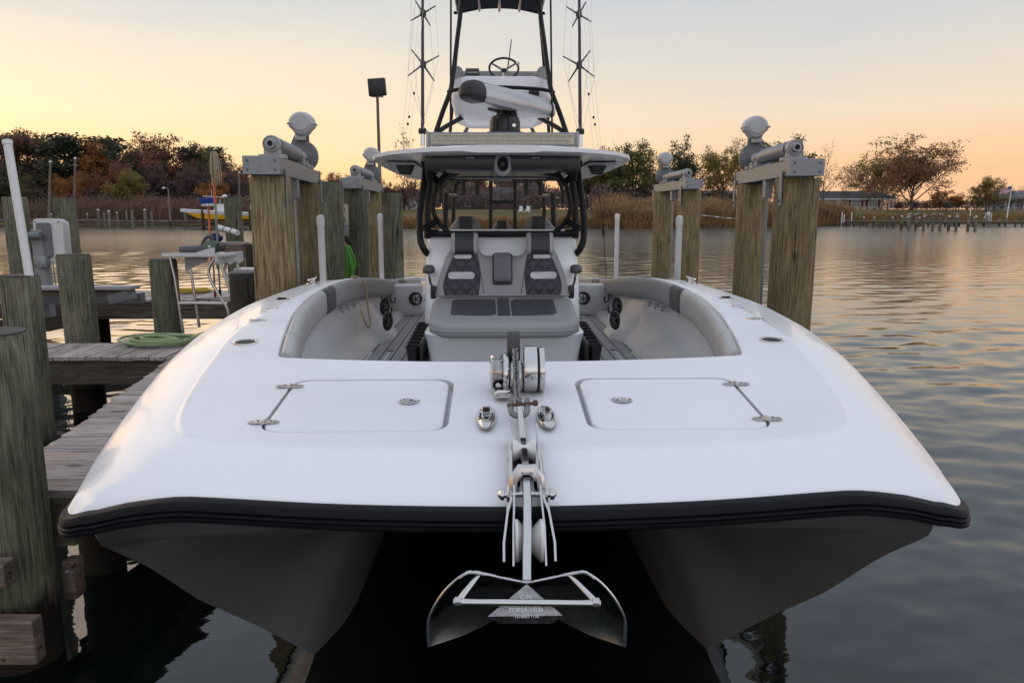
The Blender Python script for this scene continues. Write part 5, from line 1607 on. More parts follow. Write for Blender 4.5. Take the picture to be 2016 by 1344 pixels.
# mops and brushes standing behind the table
def pole_tool(name, label, cat, pxb, pyb, pxt, pyt, Yb, rad, m, segs=None):
    a, b = P(pxb, pyb, Yb), P(pxt, pyt, Yb - 0.05)
    o = thing(name, label, cat, a)
    MB().tube([Vector((0, 0, 0)), b - a], rad, 10).build("pole", m, o)
    return o, b - a
o, t = pole_tool("string_mop", "tan string mop standing head up above the cleaning table", "mop", 431, 520, 421, 350, 8.7, 0.012, M_galv)
MB().tube([t * 0.70, t * 0.985], 0.0145, 10).build("grip_sleeve", M_orange, o)
rnd = random.Random(21)
for i in range(26):
    a = rnd.uniform(0, 6.28); r_ = rnd.uniform(0.012, 0.05)
    drop = rnd.uniform(0.10, 0.30)
    c0 = t + Vector((0.0, 0, 0.20))
    sp_ = spline([t + Vector((rnd.gauss(0, .012), rnd.gauss(0, .012), 0.0)), t + Vector((0.01 * math.cos(a), 0.01 * math.sin(a), 0.12)), c0 + Vector((0.02 * math.cos(a) + 0.01, 0.02 * math.sin(a), 0.08)),
                  c0 + Vector((r_ * math.cos(a) + 0.02, r_ * math.sin(a), 0.0)), c0 + Vector((r_ * 1.3 * math.cos(a) + 0.025, r_ * 1.3 * math.sin(a), -drop))], 4)
    MB().tube(sp_, 0.0075, 5).build("mop_string", M_mop, o)
o, t = pole_tool("deck_brush", "blue-headed deck brush on an orange pole standing behind the table", "brush", 416, 520, 410, 405, 9.4, 0.012, M_orange)
MB().box(t + Vector((0, 0, 0.01)), (0.15, 0.06, 0.035), bev=0.01).build("head_block", M_pvc, o)
bz = MB()
for i in range(60):
    x, y = random.uniform(-0.075, 0.075), random.uniform(-0.03, 0.03)
    bz.tube([t + Vector((x * 0.9, y, 0.02)), t + Vector((x * 1.25, y * 1.5, 0.085 + random.uniform(-0.008, 0.008)))], 0.008, 4)
tag(bz.build("bristles", M_blue, o), kind="stuff")
o, t = pole_tool("blue_mitt", "dark blue wash mitt on a short pole beside the blower", "brush", 428, 530, 425, 470, 9.2, 0.012, M_galv)
bz = MB()
for i in range(90):
    d = Vector((random.gauss(0, 1), random.gauss(0, 1), random.gauss(0, 0.7))).normalized()
    bz.tube([t + d * 0.02, t + Vector((d.x * 0.085, d.y * 0.06, d.z * 0.055 + 0.01))], [0.014, 0.010], 4)
tag(bz.build("bristles", mat("navy_bristles", (0.012, 0.025, 0.14), 0.7, var=0.3, vscale=40), o), kind="stuff")
for i, (c, m_, lab) in enumerate([(424, M_red, "thin pole with a red foot leaning behind the table"), (434, M_blackp, "thin pole with a black foot leaning behind the table")]):
    o, t = pole_tool("boat_pole", lab, "pole", c, 588, c - 4, 520, 9.0, 0.010, M_galv)
    MB().tube([t * 0.0, t * 0.28], 0.015, 8).build("foot", m_, o)

# ------------------------------------------------------------------ floodlight pole behind the left lift
o = thing("floodlight_pole", "tall thin pole with a square black floodlight behind the left lifts", "lamp post", (P(750, 400, 20).x, 20, 0))
top = P(743, 190, 20)
MB().tube([(0, 0, -0.6), (top.x - o.location.x, 0, top.z)], [0.055, 0.035], 10).build("pole", M_polew, o)
hd = MB()
c = Vector((top.x - o.location.x, 0, P(743, 172, 20).z))
hd.box(c, (0.44, 0.16, 0.42), Matrix.Rotation(R(-4), 4, "Y"), bev=0.02)
hd.build("lamp_housing", M_blackp, o)
for k in range(7): MB().box(c + Vector((-0.18 + 0.06 * k, -0.088, -0.09)), (0.012, 0.02, 0.16)).build("cooling_fin", M_blackp, o, False)
MB().box(c + Vector((0, 0.0, -0.23)), (0.30, 0.05, 0.03)).build("yoke", M_galv, o, False)
# ------------------------------------------------------------------ the catamaran
BO = Vector((0.03, 2.1, 0))
BANG = math.atan2(0.0256, 1.0)
boat = thing("catamaran", "large white power catamaran with tower and black rub rail moored bow first", "boat", BO, BANG)
BINV = Matrix.Rotation(-BANG, 3, "Z")
BROT = Matrix.Rotation(BANG, 3, "Z")
def bp(px, py, Y):
    """photograph ray at distance Y, in boat coordinates (x lateral, y distance from the camera, z up)"""
    w = BINV @ (P(px, py, Y) - BO)
    return Vector((w.x, w.y + 2.1, w.z))
def b2w(p):
    p = Vector(p)
    return BO + BROT @ Vector((p.x, p.y - 2.1, p.z))
OFF = Vector((0, -2.1, 0))
def part(mb, name, m, parent=None, smooth=True, sharp=35, fix=True):
    """mesh in boat coordinates, child of the boat or of one of its parts"""
    if parent is None:
        return mb.build(name, m, boat, smooth, sharp, OFF, fix)
    return mb.build(name, m, parent, smooth, sharp, None, fix)

# --- outline of the deck at the rub rail, right half: (x, y)
def y_front(x): return 2.04 + 0.066 * (x / 0.95) ** 2
SIDE = [(2.26, 1.382), (2.49, 1.440), (2.86, 1.505), (3.54, 1.585), (4.17, 1.63), (5.04, 1.66), (6.5, 1.67), (8, 1.67), (12.6, 1.62)]
half = []
for k in range(26): 
    x = 0.05 * k
    half.append((x, y_front(x)))
c0, c1, c2 = Vector((1.25, y_front(1.25))), Vector((1.372, 2.166)), Vector((1.385, 2.26))
for k in range(1, 10):
    t = k / 9
    q = c0 * (1-t)**2 + c1 * 2*t*(1-t) + c2 * t*t
    half.append((q.x, q.y))
yy = 2.26
while yy < 12.5:
    yy += 0.07 if yy < 3 else (0.12 if yy < 6.5 else 0.3)
    half.append((cinterp(yy, SIDE), yy))
NH = len(half)
SHEER_F = [(0, 0.82), (0.5, 0.815), (0.95, 0.806), (1.12, 0.828), (1.25, 0.862)]
SHEER_S = [(2.20, 0.886), (2.26, 0.872), (2.49, 0.839), (2.86, 0.779), (3.54, 0.669), (4.17, 0.612), (5.04, 0.582), (6.5, 0.595), (7.2, 0.635), (9.3, 0.83), (12.6, 1.07)]
BASE = [(1.9, 0.772), (2.04, 0.765), (2.33, 0.737), (3.17, 0.634), (3.6, 0.584), (4.3, 0.563), (5.2, 0.555), (6.0, 0.560), (6.6, 0.578), (7.2, 0.618), (9.3, 0.815), (12.6, 1.055)]
def sheer_drop(x, y):
    if x <= 1.25 and y < 2.2: return cinterp(x, SHEER_F)
    if y <= 2.2: return 0.862 + (0.886 - 0.862) * sstep(1.25, 1.36, x)
    return cinterp(y, SHEER_S)
HS = [CAM_H - sheer_drop(x, y) for x, y in half]
HV = [Vector(p) for p in half]
def nearest(x, y):
    """distance to the outline and the sheer height there"""
    q = Vector((abs(x), y)); best = 1e9; bz = 0
    for i in range(NH - 1):
        a, b = HV[i], HV[i + 1]
        if abs(a.y - y) > 0.9 and abs(b.y - y) > 0.9: continue
        d = b - a
        t = max(0.0, min(1.0, (q - a).dot(d) / d.length_squared))
        e = (q - a - d * t).length
        if e < best:
            best = e; bz = HS[i] + (HS[i + 1] - HS[i]) * t
    return best, bz
NF = max(i for i in range(NH) if half[i][0] <= 1.26 and half[i][1] < 2.2) + 4      # middle of the rounded bow corner
def near_part(q, i0, i1):
    best, bz = 1e9, 0
    for i in range(i0, i1):
        a, b = HV[i], HV[i + 1]
        d = b - a
        t = max(0.0, min(1.0, (q - a).dot(d) / d.length_squared))
        e = (q - a - d * t).length
        if e < best:
            best = e; bz = HS[i] + (HS[i + 1] - HS[i]) * t
    return best, bz
_nearest_far = nearest
def nearest(x, y):
    """as above, blended round the bow corner so that no crease runs in from it"""
    if y > 2.75: return _nearest_far(x, y)
    q = Vector((abs(x), y))
    df, zf = near_part(q, 0, NF)
    ds, zs = near_part(q, NF, min(NH - 1, NF + 22))
    k = 0.6 * max(df, ds, 1e-6)
    h = max(k - abs(df - ds), 0) / k
    e = min(df, ds) - h * h * k / 4
    w = ds ** 4 / (df ** 4 + ds ** 4 + 1e-12)
    return max(e, 0.0), zf * w + zs * (1 - w)
XI = [(3.25, 1.015), (3.63, 1.086), (4.34, 1.215), (5.2, 1.312), (6.0, 1.34), (7.2, 1.33), (12.6, 1.28)]
def panel_e(x, y, e):
    """distance to the outline with the bow corners of the panel rounded off"""
    if y > 3.0: return e
    a, b, k = y - y_front(min(abs(x), 1.3)), cinterp(max(y, 2.26), SIDE) - abs(x), 0.22
    h = max(k - abs(a - b), 0) / k
    w = sstep(2.75, 3.0, y)
    return e * w + (1 - w) * min(e, min(a, b) - h * h * k / 4)
def deck_z(x, y):
    e, zs = nearest(x, y)
    zb = CAM_H - cinterp(y, BASE)
    wd = 0.27
    t = min(1.0, e / wd)
    g = 1 - (1 - t) ** 1.9
    z = zs + (zb - zs) * g
    z -= 0.012 * max(0, 1 - e / 0.025) ** 2            # rounded edge at the rail
    z += 0.009 * sstep(0.262, 0.280, panel_e(x, y, e))  # raised deck panel
    return z
def front_in(x): return y_front(x) + 1.135
cock = [(x, front_in(x)) for x in [0.97 * k / 16 for k in range(-16, 17)]]
cr_ = [(1.0, front_in(1.0) + 0.006), (1.012, 3.262), (1.018, 3.285)]
side_in = [(cinterp(y, XI), y) for y in [3.31 + 0.09 * k for k in range(40)] + [7.0 + 0.35 * k for k in range(16)]]
right_in = cr_ + side_in
cockpit = cock + right_in + [(-x, y) for x, y in reversed(right_in)]
HX0, HX1, HY0, HY1 = 0.255, 0.855, 2.455, 2.955
hole = rrect(HX0 - 0.020, HY0 - 0.006, HX1 + 0.010, HY1 + 0.006, 0.070, 7)

def in_poly(x, y, poly):
    c = False
    j = len(poly) - 1
    for i in range(len(poly)):
        if (poly[i][1] > y) != (poly[j][1] > y) and x < (poly[j][0] - poly[i][0]) * (y - poly[i][1]) / (poly[j][1] - poly[i][1]) + poly[i][0]:
            c = not c
        j = i
    return c

# --- deck surface: constrained triangulation with cockpit and hatch openings
outer = half + [(-x, y) for x, y in reversed(half[1:])]
pts, edges = [], []
def add_loop(loop):
    s = len(pts)
    pts.extend(Vector(p) for p in loop)
    n = len(loop)
    edges.extend((s + k, s + (k + 1) % n) for k in range(n))
add_loop(outer); add_loop(cockpit); add_loop(hole); add_loop([(-x, y) for x, y in reversed(hole)])
def ok(x, y, m=0.004):
    if in_poly(x, y, cockpit): return False
    ax = abs(x)
    if HX0 - 0.026 - m < ax < HX1 + 0.016 + m and HY0 - 0.014 - m < y < HY1 + 0.012 + m: return in_ring(ax, y)
    return True
def in_ring(ax, y): return False
nrm = []
for i in range(NH):
    a, b = HV[max(0, i - 1)], HV[min(NH - 1, i + 1)]
    d = (b - a).normalized()
    nrm.append(Vector((-d.y, d.x)))
# contour lines of the raised panel round the bow, found along rays from inside the foredeck
PO = Vector((0.0, 3.2))
for c_ in (0.258, 0.262, 0.2655, 0.269, 0.273, 0.2765, 0.280, 0.284):
    line = []
    for k in range(0, 231):
        an = R(-90 + 80.0 * k / 230)
        d = Vector((math.cos(an), math.sin(an)))
        lo, hi = 0.0, 3.0
        for _ in range(26):
            mid_ = (lo + hi) / 2
            q = PO + d * mid_
            inside = q.x < cinterp(max(q.y, 2.26), SIDE) and q.y > y_front(min(q.x, 1.3)) and panel_e(q.x, q.y, nearest(q.x, q.y)[0]) > c_
            if inside: lo = mid_
            else: hi = mid_
        line.append(PO + d * lo)
    for s_ in (1, -1):
        st = len(pts)
        ln_ = line if s_ > 0 else line[1:]
        pts.extend(Vector((q.x * s_, q.y)) for q in ln_)
        edges.extend((st + k, st + k + 1) for k in range(len(ln_) - 1))
taken = {}
def spaced(x, y, m=0.013):
    """true when no earlier free point lies within m"""
    kx, ky = int(math.floor(x / m)), int(math.floor(y / m))
    for a in (-1, 0, 1):
        for b in (-1, 0, 1):
            for q in taken.get((kx + a, ky + b), ()):
                if (q[0] - x) ** 2 + (q[1] - y) ** 2 < m * m: return False
    taken.setdefault((kx, ky), []).append((x, y))
    return True
for p in list(pts):
    if p.y < 3.3: taken.setdefault((int(math.floor(p.x / 0.013)), int(math.floor(p.y / 0.013))), []).append((p.x, p.y))
for off in (0.006, 0.014, 0.025, 0.045, 0.07, 0.10, 0.13, 0.16, 0.19, 0.22, 0.245, 0.262, 0.267, 0.271, 0.275, 0.280, 0.30, 0.33):
    step_ring = 0.26 < off < 0.285
    runs = {1: None, -1: None}
    for i in range(0, NH):
        q = HV[i] + nrm[i] * off
        if off > 0.2 and q.y < 3.04 and 0.225 < panel_e(q.x, q.y, nearest(q.x, q.y)[0]) < 0.295: continue
        if q.x < -1e-6 or q.y > 12.3: continue
        if step_ring and q.y < 3.04: continue
        e, _ = nearest(q.x, q.y)
        if e < off * 0.97 and q.y < 2.9: continue
        for s in (1, -1):
            if s < 0 and q.x < 1e-5: continue
            if not ok(q.x * s, q.y): continue
            if q.y < 2.9 and not step_ring and not spaced(q.x * s, q.y, 0.005 if off < 0.03 else 0.013): continue
            pts.append(Vector((q.x * s, q.y)))
            if step_ring:
                if runs[s] is not None: edges.append((runs[s], len(pts) - 1))
                runs[s] = len(pts) - 1
gx = -1.25
while gx <= 1.26:
    gy = 2.36
    while gy < 3.3:
        if panel_e(gx, gy, nearest(gx, gy)[0]) > 0.30 and nearest(gx, gy)[0] > 0.34 and ok(gx, gy): pts.append(Vector((gx, gy)))
        gy += 0.045
    gx += 0.05
for (x, y) in right_in[2::1]:
    for off in (0.02, 0.07, 0.14):
        if nearest(x + off, y)[0] > 0.04 and y < 12.3:
            pts += [Vector((x + off, y)), Vector((-x - off, y))]
res = delaunay_2d_cdt(pts, edges, [], 0, 1e-5)
vco, tri = res[0], res[2]
zc, keep = [], []
for v in vco:
    zc.append(deck_z(v.x, v.y))
hole_l = [(-x, y) for x, y in hole]
mats_i = []
for f in tri:
    cx = sum(vco[i].x for i in f) / len(f); cy = sum(vco[i].y for i in f) / len(f)
    if not in_poly(cx, cy, outer) or in_poly(cx, cy, cockpit) or in_poly(cx, cy, hole) or in_poly(cx, cy, hole_l): continue
    keep.append(tuple(f))
    mats_i.append(1 if panel_e(cx, cy, nearest(cx, cy)[0]) > 0.276 else 0)
me = bpy.data.meshes.new("deck")
me.from_pydata([(v.x, v.y, z) for v, z in zip(vco, zc)], [], keep)
me.materials.append(M_gel); me.materials.append(M_skid)
for p, k in zip(me.polygons, mats_i):
    p.material_index = k; p.use_smooth = True
me.update()
nl = []
for v in vco:
    h_ = 0.004
    yb = max(v.y, 2.05)
    dzx = (deck_z(v.x + h_, v.y) - deck_z(v.x - h_, v.y)) / (2 * h_)
    dzy = (deck_z(v.x, v.y + h_) - deck_z(v.x, v.y - h_)) / (2 * h_)
    nl.append(Vector((-dzx, -dzy, 1)).normalized())
if sum(p.normal.z for p in me.polygons) < 0: me.flip_normals()
me.normals_split_custom_set_from_vertices(nl)
deck = link("deck", me, boat, OFF)

# cockpit coaming lip: from the deck edge down into the cockpit
lip = MB()
L0 = cockpit[:-0 or None]
ring_a = [Vector((x, y, deck_z(x, y))) for x, y in L0]
def inward(i, d):
    a, b = Vector(L0[i - 1]), Vector(L0[(i + 1) % len(L0)])
    t = (b - a).normalized()
    return Vector((-t.y * d, t.x * d, 0))
ring_b = [p + inward(i, 0.006) - Vector((0, 0, 0.008)) for i, p in enumerate(ring_a)]
ring_c = [p + inward(i, 0.008) - Vector((0, 0, 0.06)) for i, p in enumerate(ring_a)]
lip.loft([ring_a, ring_b, ring_c], closed=True, cap=False)
part(lip, "coaming_lip", M_gel, None, sharp=60)

# --- rub rail
def rail_path(aft=12.4):
    r = [(x, y, z) for (x, y), z in zip(half, HS) if y < aft]
    full = [(-x, y, z) for x, y, z in reversed(r[1:])] + r
    return [Vector(p) for p in full]
RP = rail_path()
prof = [(-0.012, -0.006), (-0.004, 0.004), (0.012, 0.002), (0.028, -0.010), (0.036, -0.030), (0.038, -0.050), (0.034, -0.056), (0.030, -0.059), (0.036, -0.062), (0.043, -0.067), (0.044, -0.075),
        (0.037, -0.080), (0.033, -0.083), (0.038, -0.086), (0.043, -0.092), (0.042, -0.106), (0.030, -0.118), (0.010, -0.122), (-0.012, -0.118)]
rings = []
for i, p in enumerate(RP):
    t = RP[min(i + 1, len(RP) - 1)] - RP[max(i - 1, 0)]
    t.z = 0; t.normalize()
    n_ = Vector((t.y, -t.x, 0))
    # along the sides the rail sits lower, under the rolled deck edge
    k = sstep(2.14, 2.32, p.y)
    rings.append([p + n_ * (a * (0.78 - 0.40 * k)) + Vector((0, 0, b * (0.56 - 0.12 * k) - 0.022 * k)) for a, b in prof])
part(MB().loft(rings), "rub_rail", M_rubber, None, sharp=28)

# --- twin hulls and tunnel
ST_Y = [2.10, 2.16, 2.21] + [2.26 + 0.05 * k for k in range(28)] + [ 3.8, 4.4, 5.4, 7.5, 10, 12.5]
ZK = [(2.10, 1.10), (2.16, 1.055), (2.41, 0.87), (2.7, 0.61), (3.0, 0.33), (3.32, 0.0), (3.8, -0.28), (6, -0.45), (12.6, -0.5)]
XK = [(2.10, 1.27), (2.16, 1.325), (2.41, 1.265), (2.7, 1.19), (3.0, 1.08), (3.32, 0.93), (4.0, 0.88), (12.6, 0.88)]
ZT = [(2.10, 1.16), (2.16, 1.108), (2.3, 1.09), (3, 1.0), (5, 0.85), (12.6, 0.7)]
hl = MB()
rings = []
for k, Y in enumerate(ST_Y):
    bw = interp(Y, [(2.1, 1.28), (2.2, 1.362)] + [(a, b) for a, b in SIDE]) - 0.004
    zk, zt = cinterp(Y, ZK), cinterp(Y, ZT)
    zs = CAM_H - (sheer_drop(1.3, 2.15) if Y <= 2.2 else cinterp(Y, SHEER_S)) - 0.05
    xk = min(cinterp(Y, XK), bw - 0.02)
    f = min(1.0, (Y - 2.1) / 0.5)
    pl = []
    for j in range(9):                       # topside: flared from the rail to the keel
        t = j / 8
        x = bw + (xk - bw) * t
        z = zs + (zk - zs) * (t ** (1.0 + 0.12 * f))
        x += 0.02 * f * math.sin(math.pi * t)
        pl.append((x, z))
    for j in range(1, 8):                    # tunnel side
        t = j / 7
        x = xk + (0.26 - xk) * t
        z = zk + (zt - zk) * (math.sin(t * math.pi / 2) ** 0.8)
        pl.append((x, z))
    pl.append((0.12, zt + 0.006)); pl.append((0.0, zt + 0.008))
    ring = [Vector((x, Y + (y_front(x) - 2.04) * max(0, 1 - (Y - 2.1) / 0.6) * 0.8, z)) for x, z in pl]
    if k == 0:
        ring = [Vector((v.x, y_front(v.x) + 0.004, CAM_H - cinterp(min(v.x, 1.25), SHEER_F) - 0.045)) for v in ring]
    rings.append(ring + [Vector((-v.x, v.y, v.z)) for v in reversed(ring[:-1])])
hl.loft(rings, closed=False, cap=False)
part(hl, "hull", M_hull, None, sharp=40)

# --- hatches
def hatch(s):
    lid = MB()
    loop0 = rrect(HX0, HY0, HX1, HY1, 0.065, 7)
    cx, cy = (HX0 + HX1) / 2, (HY0 + HY1) / 2
    def ringz(sc, dz, inset=0.0):
        out = []
        for x, y in loop0:
            xx = cx + (x - cx) * sc - inset * (1 if x > cx else -1)
            yy_ = cy + (y - cy) * sc - inset * (1 if y > cy else -1)
            out.append(Vector((s * xx, yy_, deck_z(xx, yy_) + dz)))
        return out
    rings = [ringz(1, -0.03), ringz(1, -0.006), ringz(1, -0.001, 0.003), ringz(1, 0.001, 0.009)] + [ringz(q, 0.001, 0.009) for q in (0.92, 0.8, 0.6, 0.4, 0.2)]
    lid.loft(rings)
    lo = part(lid, "hatch_lid", M_skid, None, sharp=30)
    gut = MB()
    hp = [(s * x, y) for x, y in hole]
    a = [Vector((x, y, deck_z(x, y))) for x, y in hp]
    b = [p - Vector((0, 0, 0.035)) for p in a]
    c = [Vector((s * cx + (p.x - s * cx) * 0.9, cy + (p.y - cy) * 0.9, p.z - 0.036)) for p in a]
    gut.loft([a, b, c], cap=False)
    part(gut, "hatch_gutter", M_liner, None, sharp=30)
    # flush pull latch
    lx, ly = 0.39, 2.72
    lz = deck_z(lx, ly)
    lt = MB().lathe((s * lx, ly, lz), (0, 0, 1), [(0.036, 0), (0.038, 0.004), (0.034, 0.006), (0.028, 0.003), (0.027, -0.001)], 24, cap=False)
    lto = part(lt, "latch", M_chrome, lo)
    part(MB().lathe((s * lx, ly, lz + 0.0012), (0, 0, 1), [(0.028, 0), (0.028, 0.001)], 20), "latch_well", M_dark, lo)
    pr = MB()
    pr.tube([(s * (lx + 0.018 * math.cos(R(a))) + s * 0.004, ly + 0.017 * math.sin(R(a)), lz + 0.005) for a in range(-110, 111, 20)], 0.004, 6)
    pr.box((s * (lx - 0.008), ly, lz + 0.004), (0.016, 0.03, 0.005), bev=0.002, seg=1)
    part(pr, "latch_pull", M_chrome, lo)
    for hy in (HY0 + 0.075, HY1 - 0.075):
        hx = HX1 + 0.008
        hz = deck_z(hx, hy)
        hg = MB()
        for sg in (-1, 1):
            rl = [(0, -0.016), (0.035, -0.017), (0.05, -0.008), (0.052, 0.0), (0.05, 0.008), (0.035, 0.017), (0, 0.016)]
            zz = deck_z(hx + sg * 0.03, hy)
            hg.prism([(s * (hx + sg * a), hy + b) for a, b in rl], zz + 0.002, zz + 0.006)
        hg.cyl((s * hx, hy - 0.016, hz + 0.006), (s * hx, hy + 0.016, hz + 0.006), 0.007, 10)
        ho = part(hg, "hinge", M_steel, lo)
        for a, b in ((0.022, 0.007), (0.038, -0.004), (-0.022, 0.007), (-0.038, -0.004)):
            zz = deck_z(hx + a, hy + b)
            part(MB().lathe((s * (hx + a), hy + b, zz + 0.006), (0, 0, 1), [(0.0045, 0), (0.003, 0.002)], 8), "screw", M_alud, lo)
for s in (1, -1): hatch(s)

# --- flush fittings along the gunwales
def oval(x, y, rx, ry, m_rim, hole_m, name, tilt=0.0, rise=0.004):
    z = deck_z(x, y)
    # local slope of the deck
    dx = (deck_z(x + 0.02, y) - deck_z(x - 0.02, y)) / 0.04
    dy = (deck_z(x, y + 0.02) - deck_z(x, y - 0.02)) / 0.04
    def ringo(f, dz):
        out = []
        for k in range(28):
            a = 2 * math.pi * k / 28
            u, v = rx * f * math.cos(a), ry * f * math.sin(a)
            px_, py_ = u * math.cos(tilt) - v * math.sin(tilt), u * math.sin(tilt) + v * math.cos(tilt)
            out.append(Vector((x + px_, y + py_, z + px_ * dx + py_ * dy + dz)))
        return out
    mb = MB().loft([ringo(1.0, 0.0005), ringo(0.99, rise), ringo(0.88, rise + 0.001), ringo(0.80, 0.001)], cap=False)
    o = part(mb, name, m_rim)
    part(MB().loft([ringo(0.82, 0.001), ringo(0.5, 0.0008), ringo(0.1, 0.0006)]), "recess_disc", hole_m, o)  # flat disc, no hole; dark on the rod holders to paint their shade
    return o
for s in (1, -1):
    oval(s * 1.215, 3.47, 0.056, 0.052, M_chrome, M_dark, "rod_holder", s * 0.2)
    for (x, y) in ((1.32, 4.0), (1.385, 4.47)):
        o = oval(s * x, y, 0.045, 0.045, M_chrome, M_steel, "deck_fill", s * 0.3)
        z = deck_z(x, y)
        part(MB().box((s * x, y, z + 0.004), (0.05, 0.012, 0.006), bev=0.002, seg=1), "fill_slot", M_chrome, o)
    o = oval(s * 1.44, 4.96, 0.055, 0.05, M_chrome, M_dark, "rod_holder", s * 0.3)
    part(MB().box((s * 1.455, 4.97, deck_z(1.455, 4.97) + 0.008), (0.05, 0.03, 0.01), Matrix.Rotation(s * 0.3, 4, "Z"), bev=0.003), "rod_holder_cap", M_blackp, o)
    cl = MB()
    cx, cy = 1.54, 6.2
    z = deck_z(cx, cy)
    cl.loft([[Vector((s * cx + 0.045 * f * math.cos(a), cy + 0.10 * f * math.sin(a), z + dz)) for a in [2 * math.pi * k / 20 for k in range(20)]] for f, dz in ((1, 0), (1, 0.006), (0.85, 0.012), (0.2, 0.014))])
    cl.tube([(s * cx, cy - 0.13, z + 0.045), (s * cx, cy - 0.06, z + 0.038), (s * cx, cy + 0.06, z + 0.038), (s * cx, cy + 0.13, z + 0.045)], [0.008, 0.012, 0.012, 0.008], 8)
    for q in (-0.045, 0.045): cl.cyl((s * cx, cy + q, z), (s * cx, cy + q, z + 0.04), 0.012, 8)
    part(cl, "mooring_cleat", M_chrome)

# --- pop-up cleats on the foredeck
for x in (-0.107, 0.100):
    y0 = 2.56
    z = deck_z(x, y0)
    c = MB()
    c.loft([[Vector((x + 0.034 * f * math.cos(a), y0 + 0.135 * f * math.sin(a), z + dz)) for a in [2 * math.pi * k / 26 for k in range(26)]]
            for f, dz in ((1, 0.0), (1.0, 0.006), (0.93, 0.013), (0.78, 0.017), (0.66, 0.015))], cap=False)
    co = part(c, "pop_up_cleat", M_chrome)
    part(MB().loft([[Vector((x + 0.034 * f * math.cos(a), y0 + 0.135 * f * math.sin(a), z + 0.013)) for a in [2 * math.pi * k / 26 for k in range(26)]] for f in (0.70, 0.1)]), "cleat_well", M_dark, co)
    h = MB()
    h.loft([[Vector((x + w * a, y0 + t, z + hh + b)) for a, b in ((-1, 0), (-0.7, 0.008), (0.7, 0.008), (1, 0))] for t, w, hh in ((-0.085, 0.010, 0.012), (-0.04, 0.018, 0.017), (0.04, 0.018, 0.019), (0.09, 0.010, 0.013))], closed=True)
    h.cyl((x - 0.024, y0 + 0.02, z + 0.016), (x + 0.024, y0 + 0.02, z + 0.016), 0.006, 8)
    part(h, "cleat_horn", M_chrome, co)

# --- cockpit: floor with foam planks, liner, bolsters
ZF = 0.85
fl = MB().box((0, 7.8, ZF - 0.03), (2.7, 9.3, 0.04))
floor = part(fl, "cockpit_floor", M_seam, None, False)
pw = 0.098
meP = None
for k in range(-13, 14):
    for (ya, yb) in ((4.2, 6.62), (6.632, 8.60), (8.612, 12.2)):
        x = k * pw
        mbp = MB().box((0, 0, 0), (pw - 0.009, yb - ya, 0.012), bev=0.002, seg=1)
        key = ("fp", ya)
        if key not in MATS: MATS[key] = mbp.mesh("floor_plank", M_foam, False)
        link("floor_plank", MATS[key], floor, (x, (ya + yb) / 2, ZF - 0.004))
for s in (1, -1):
    for (x, ya, yb) in ((1.13, 5.75, 6.5), (1.2, 7.35, 7.95), (0.98, 6.0, 6.55)):
        part(MB().box((s * x, (ya + yb) / 2, ZF + 0.004), (0.016, yb - ya, 0.004)), "floor_trim", M_gel, floor, False)
    for (x, y) in ((0.98, 6.60), (0.86, 8.9)):
        part(MB().lathe((s * x, y, ZF + 0.002), (0, 0, 1), [(0.03, 0), (0.028, 0.004), (0.02, 0.002)], 14), "floor_latch", M_blackp, floor)
ln = MB()
for s in (1, -1):
    rings = []
    for k in range(46):
        Y = 3.3 + (12.2 - 3.3) * k / 45
        xi = cinterp(Y, XI)
        zt_ = deck_z(xi + 0.002, Y) - 0.05
        w = 0.10 * sstep(3.3, 5.5, Y)
        bump = 0.10 * sstep(7.0, 7.25, Y) * (1 - sstep(7.75, 7.95, Y))      # moulded step in the side
        rings.append([Vector((s * (xi + 0.012), Y, zt_)), Vector((s * (xi + 0.012), Y, zt_ - 0.16)), Vector((s * (xi - 0.015 - bump * 0.5), Y, zt_ - 0.24)),
                      Vector((s * (xi - 0.04 - bump), Y, (zt_ - 0.24) * 0.5 + ZF * 0.5)), Vector((s * (xi - 0.05 - w - bump), Y, ZF + 0.06)), Vector((s * (xi - 0.09 - w - bump), Y, ZF - 0.004))])
    ln.loft(rings, closed=False, cap=False)
ln.loft([[Vector((x, front_in(x) + 0.01, z)) for x in [-1.03 + 2.06 * k / 14 for k in range(15)]] for z in (1.36, 1.1, ZF - 0.01)], closed=False, cap=False)
part(ln, "cockpit_liner", M_liner, None, sharp=50)
BPROF = [(0.010, -0.012), (0.016, 0.000), (0.034, 0.006), (0.056, 0.000), (0.070, -0.018), (0.074, -0.05), (0.074, -0.13), (0.066, -0.165), (0.046, -0.182), (0.010, -0.184)]
def bolster(s, ya, yb, m, name, n):
    rings = []
    for k in range(n + 1):
        Y = ya + (yb - ya) * k / n
        xi = cinterp(Y, XI); d = (cinterp(Y + 0.02, XI) - cinterp(Y - 0.02, XI)) / 0.04
        nx, ny = -1 / math.hypot(1, d), d / math.hypot(1, d)
        e = 1.0 - 0.25 * (max(0, 1 - (Y - ya) / 0.03) ** 2 + max(0, 1 - (yb - Y) / 0.03) ** 2)
        z = deck_z(xi + 0.002, Y)
        rings.append([Vector((s * (xi + nx * a * e), Y + ny * a * e, z + b)) for a, b in BPROF])
    return part(MB().loft(rings), name, m, None, sharp=50)
for s in (1, -1):
    bolster(s, 3.30, 3.62, M_vinl, "bolster", 8)
    bolster(s, 3.625, 5.40, M_vinl, "bolster", 30)
    bolster(s, 5.405, 5.80, M_ribs, "bolster_stripe", 8)
    bolster(s, 5.805, 9.5, M_vinyl, "bolster", 34)
    bolster(s, 9.505, 10.2, M_ribs, "bolster_stripe", 6)
    bolster(s, 10.205, 12.2, M_vinyl, "bolster", 12)
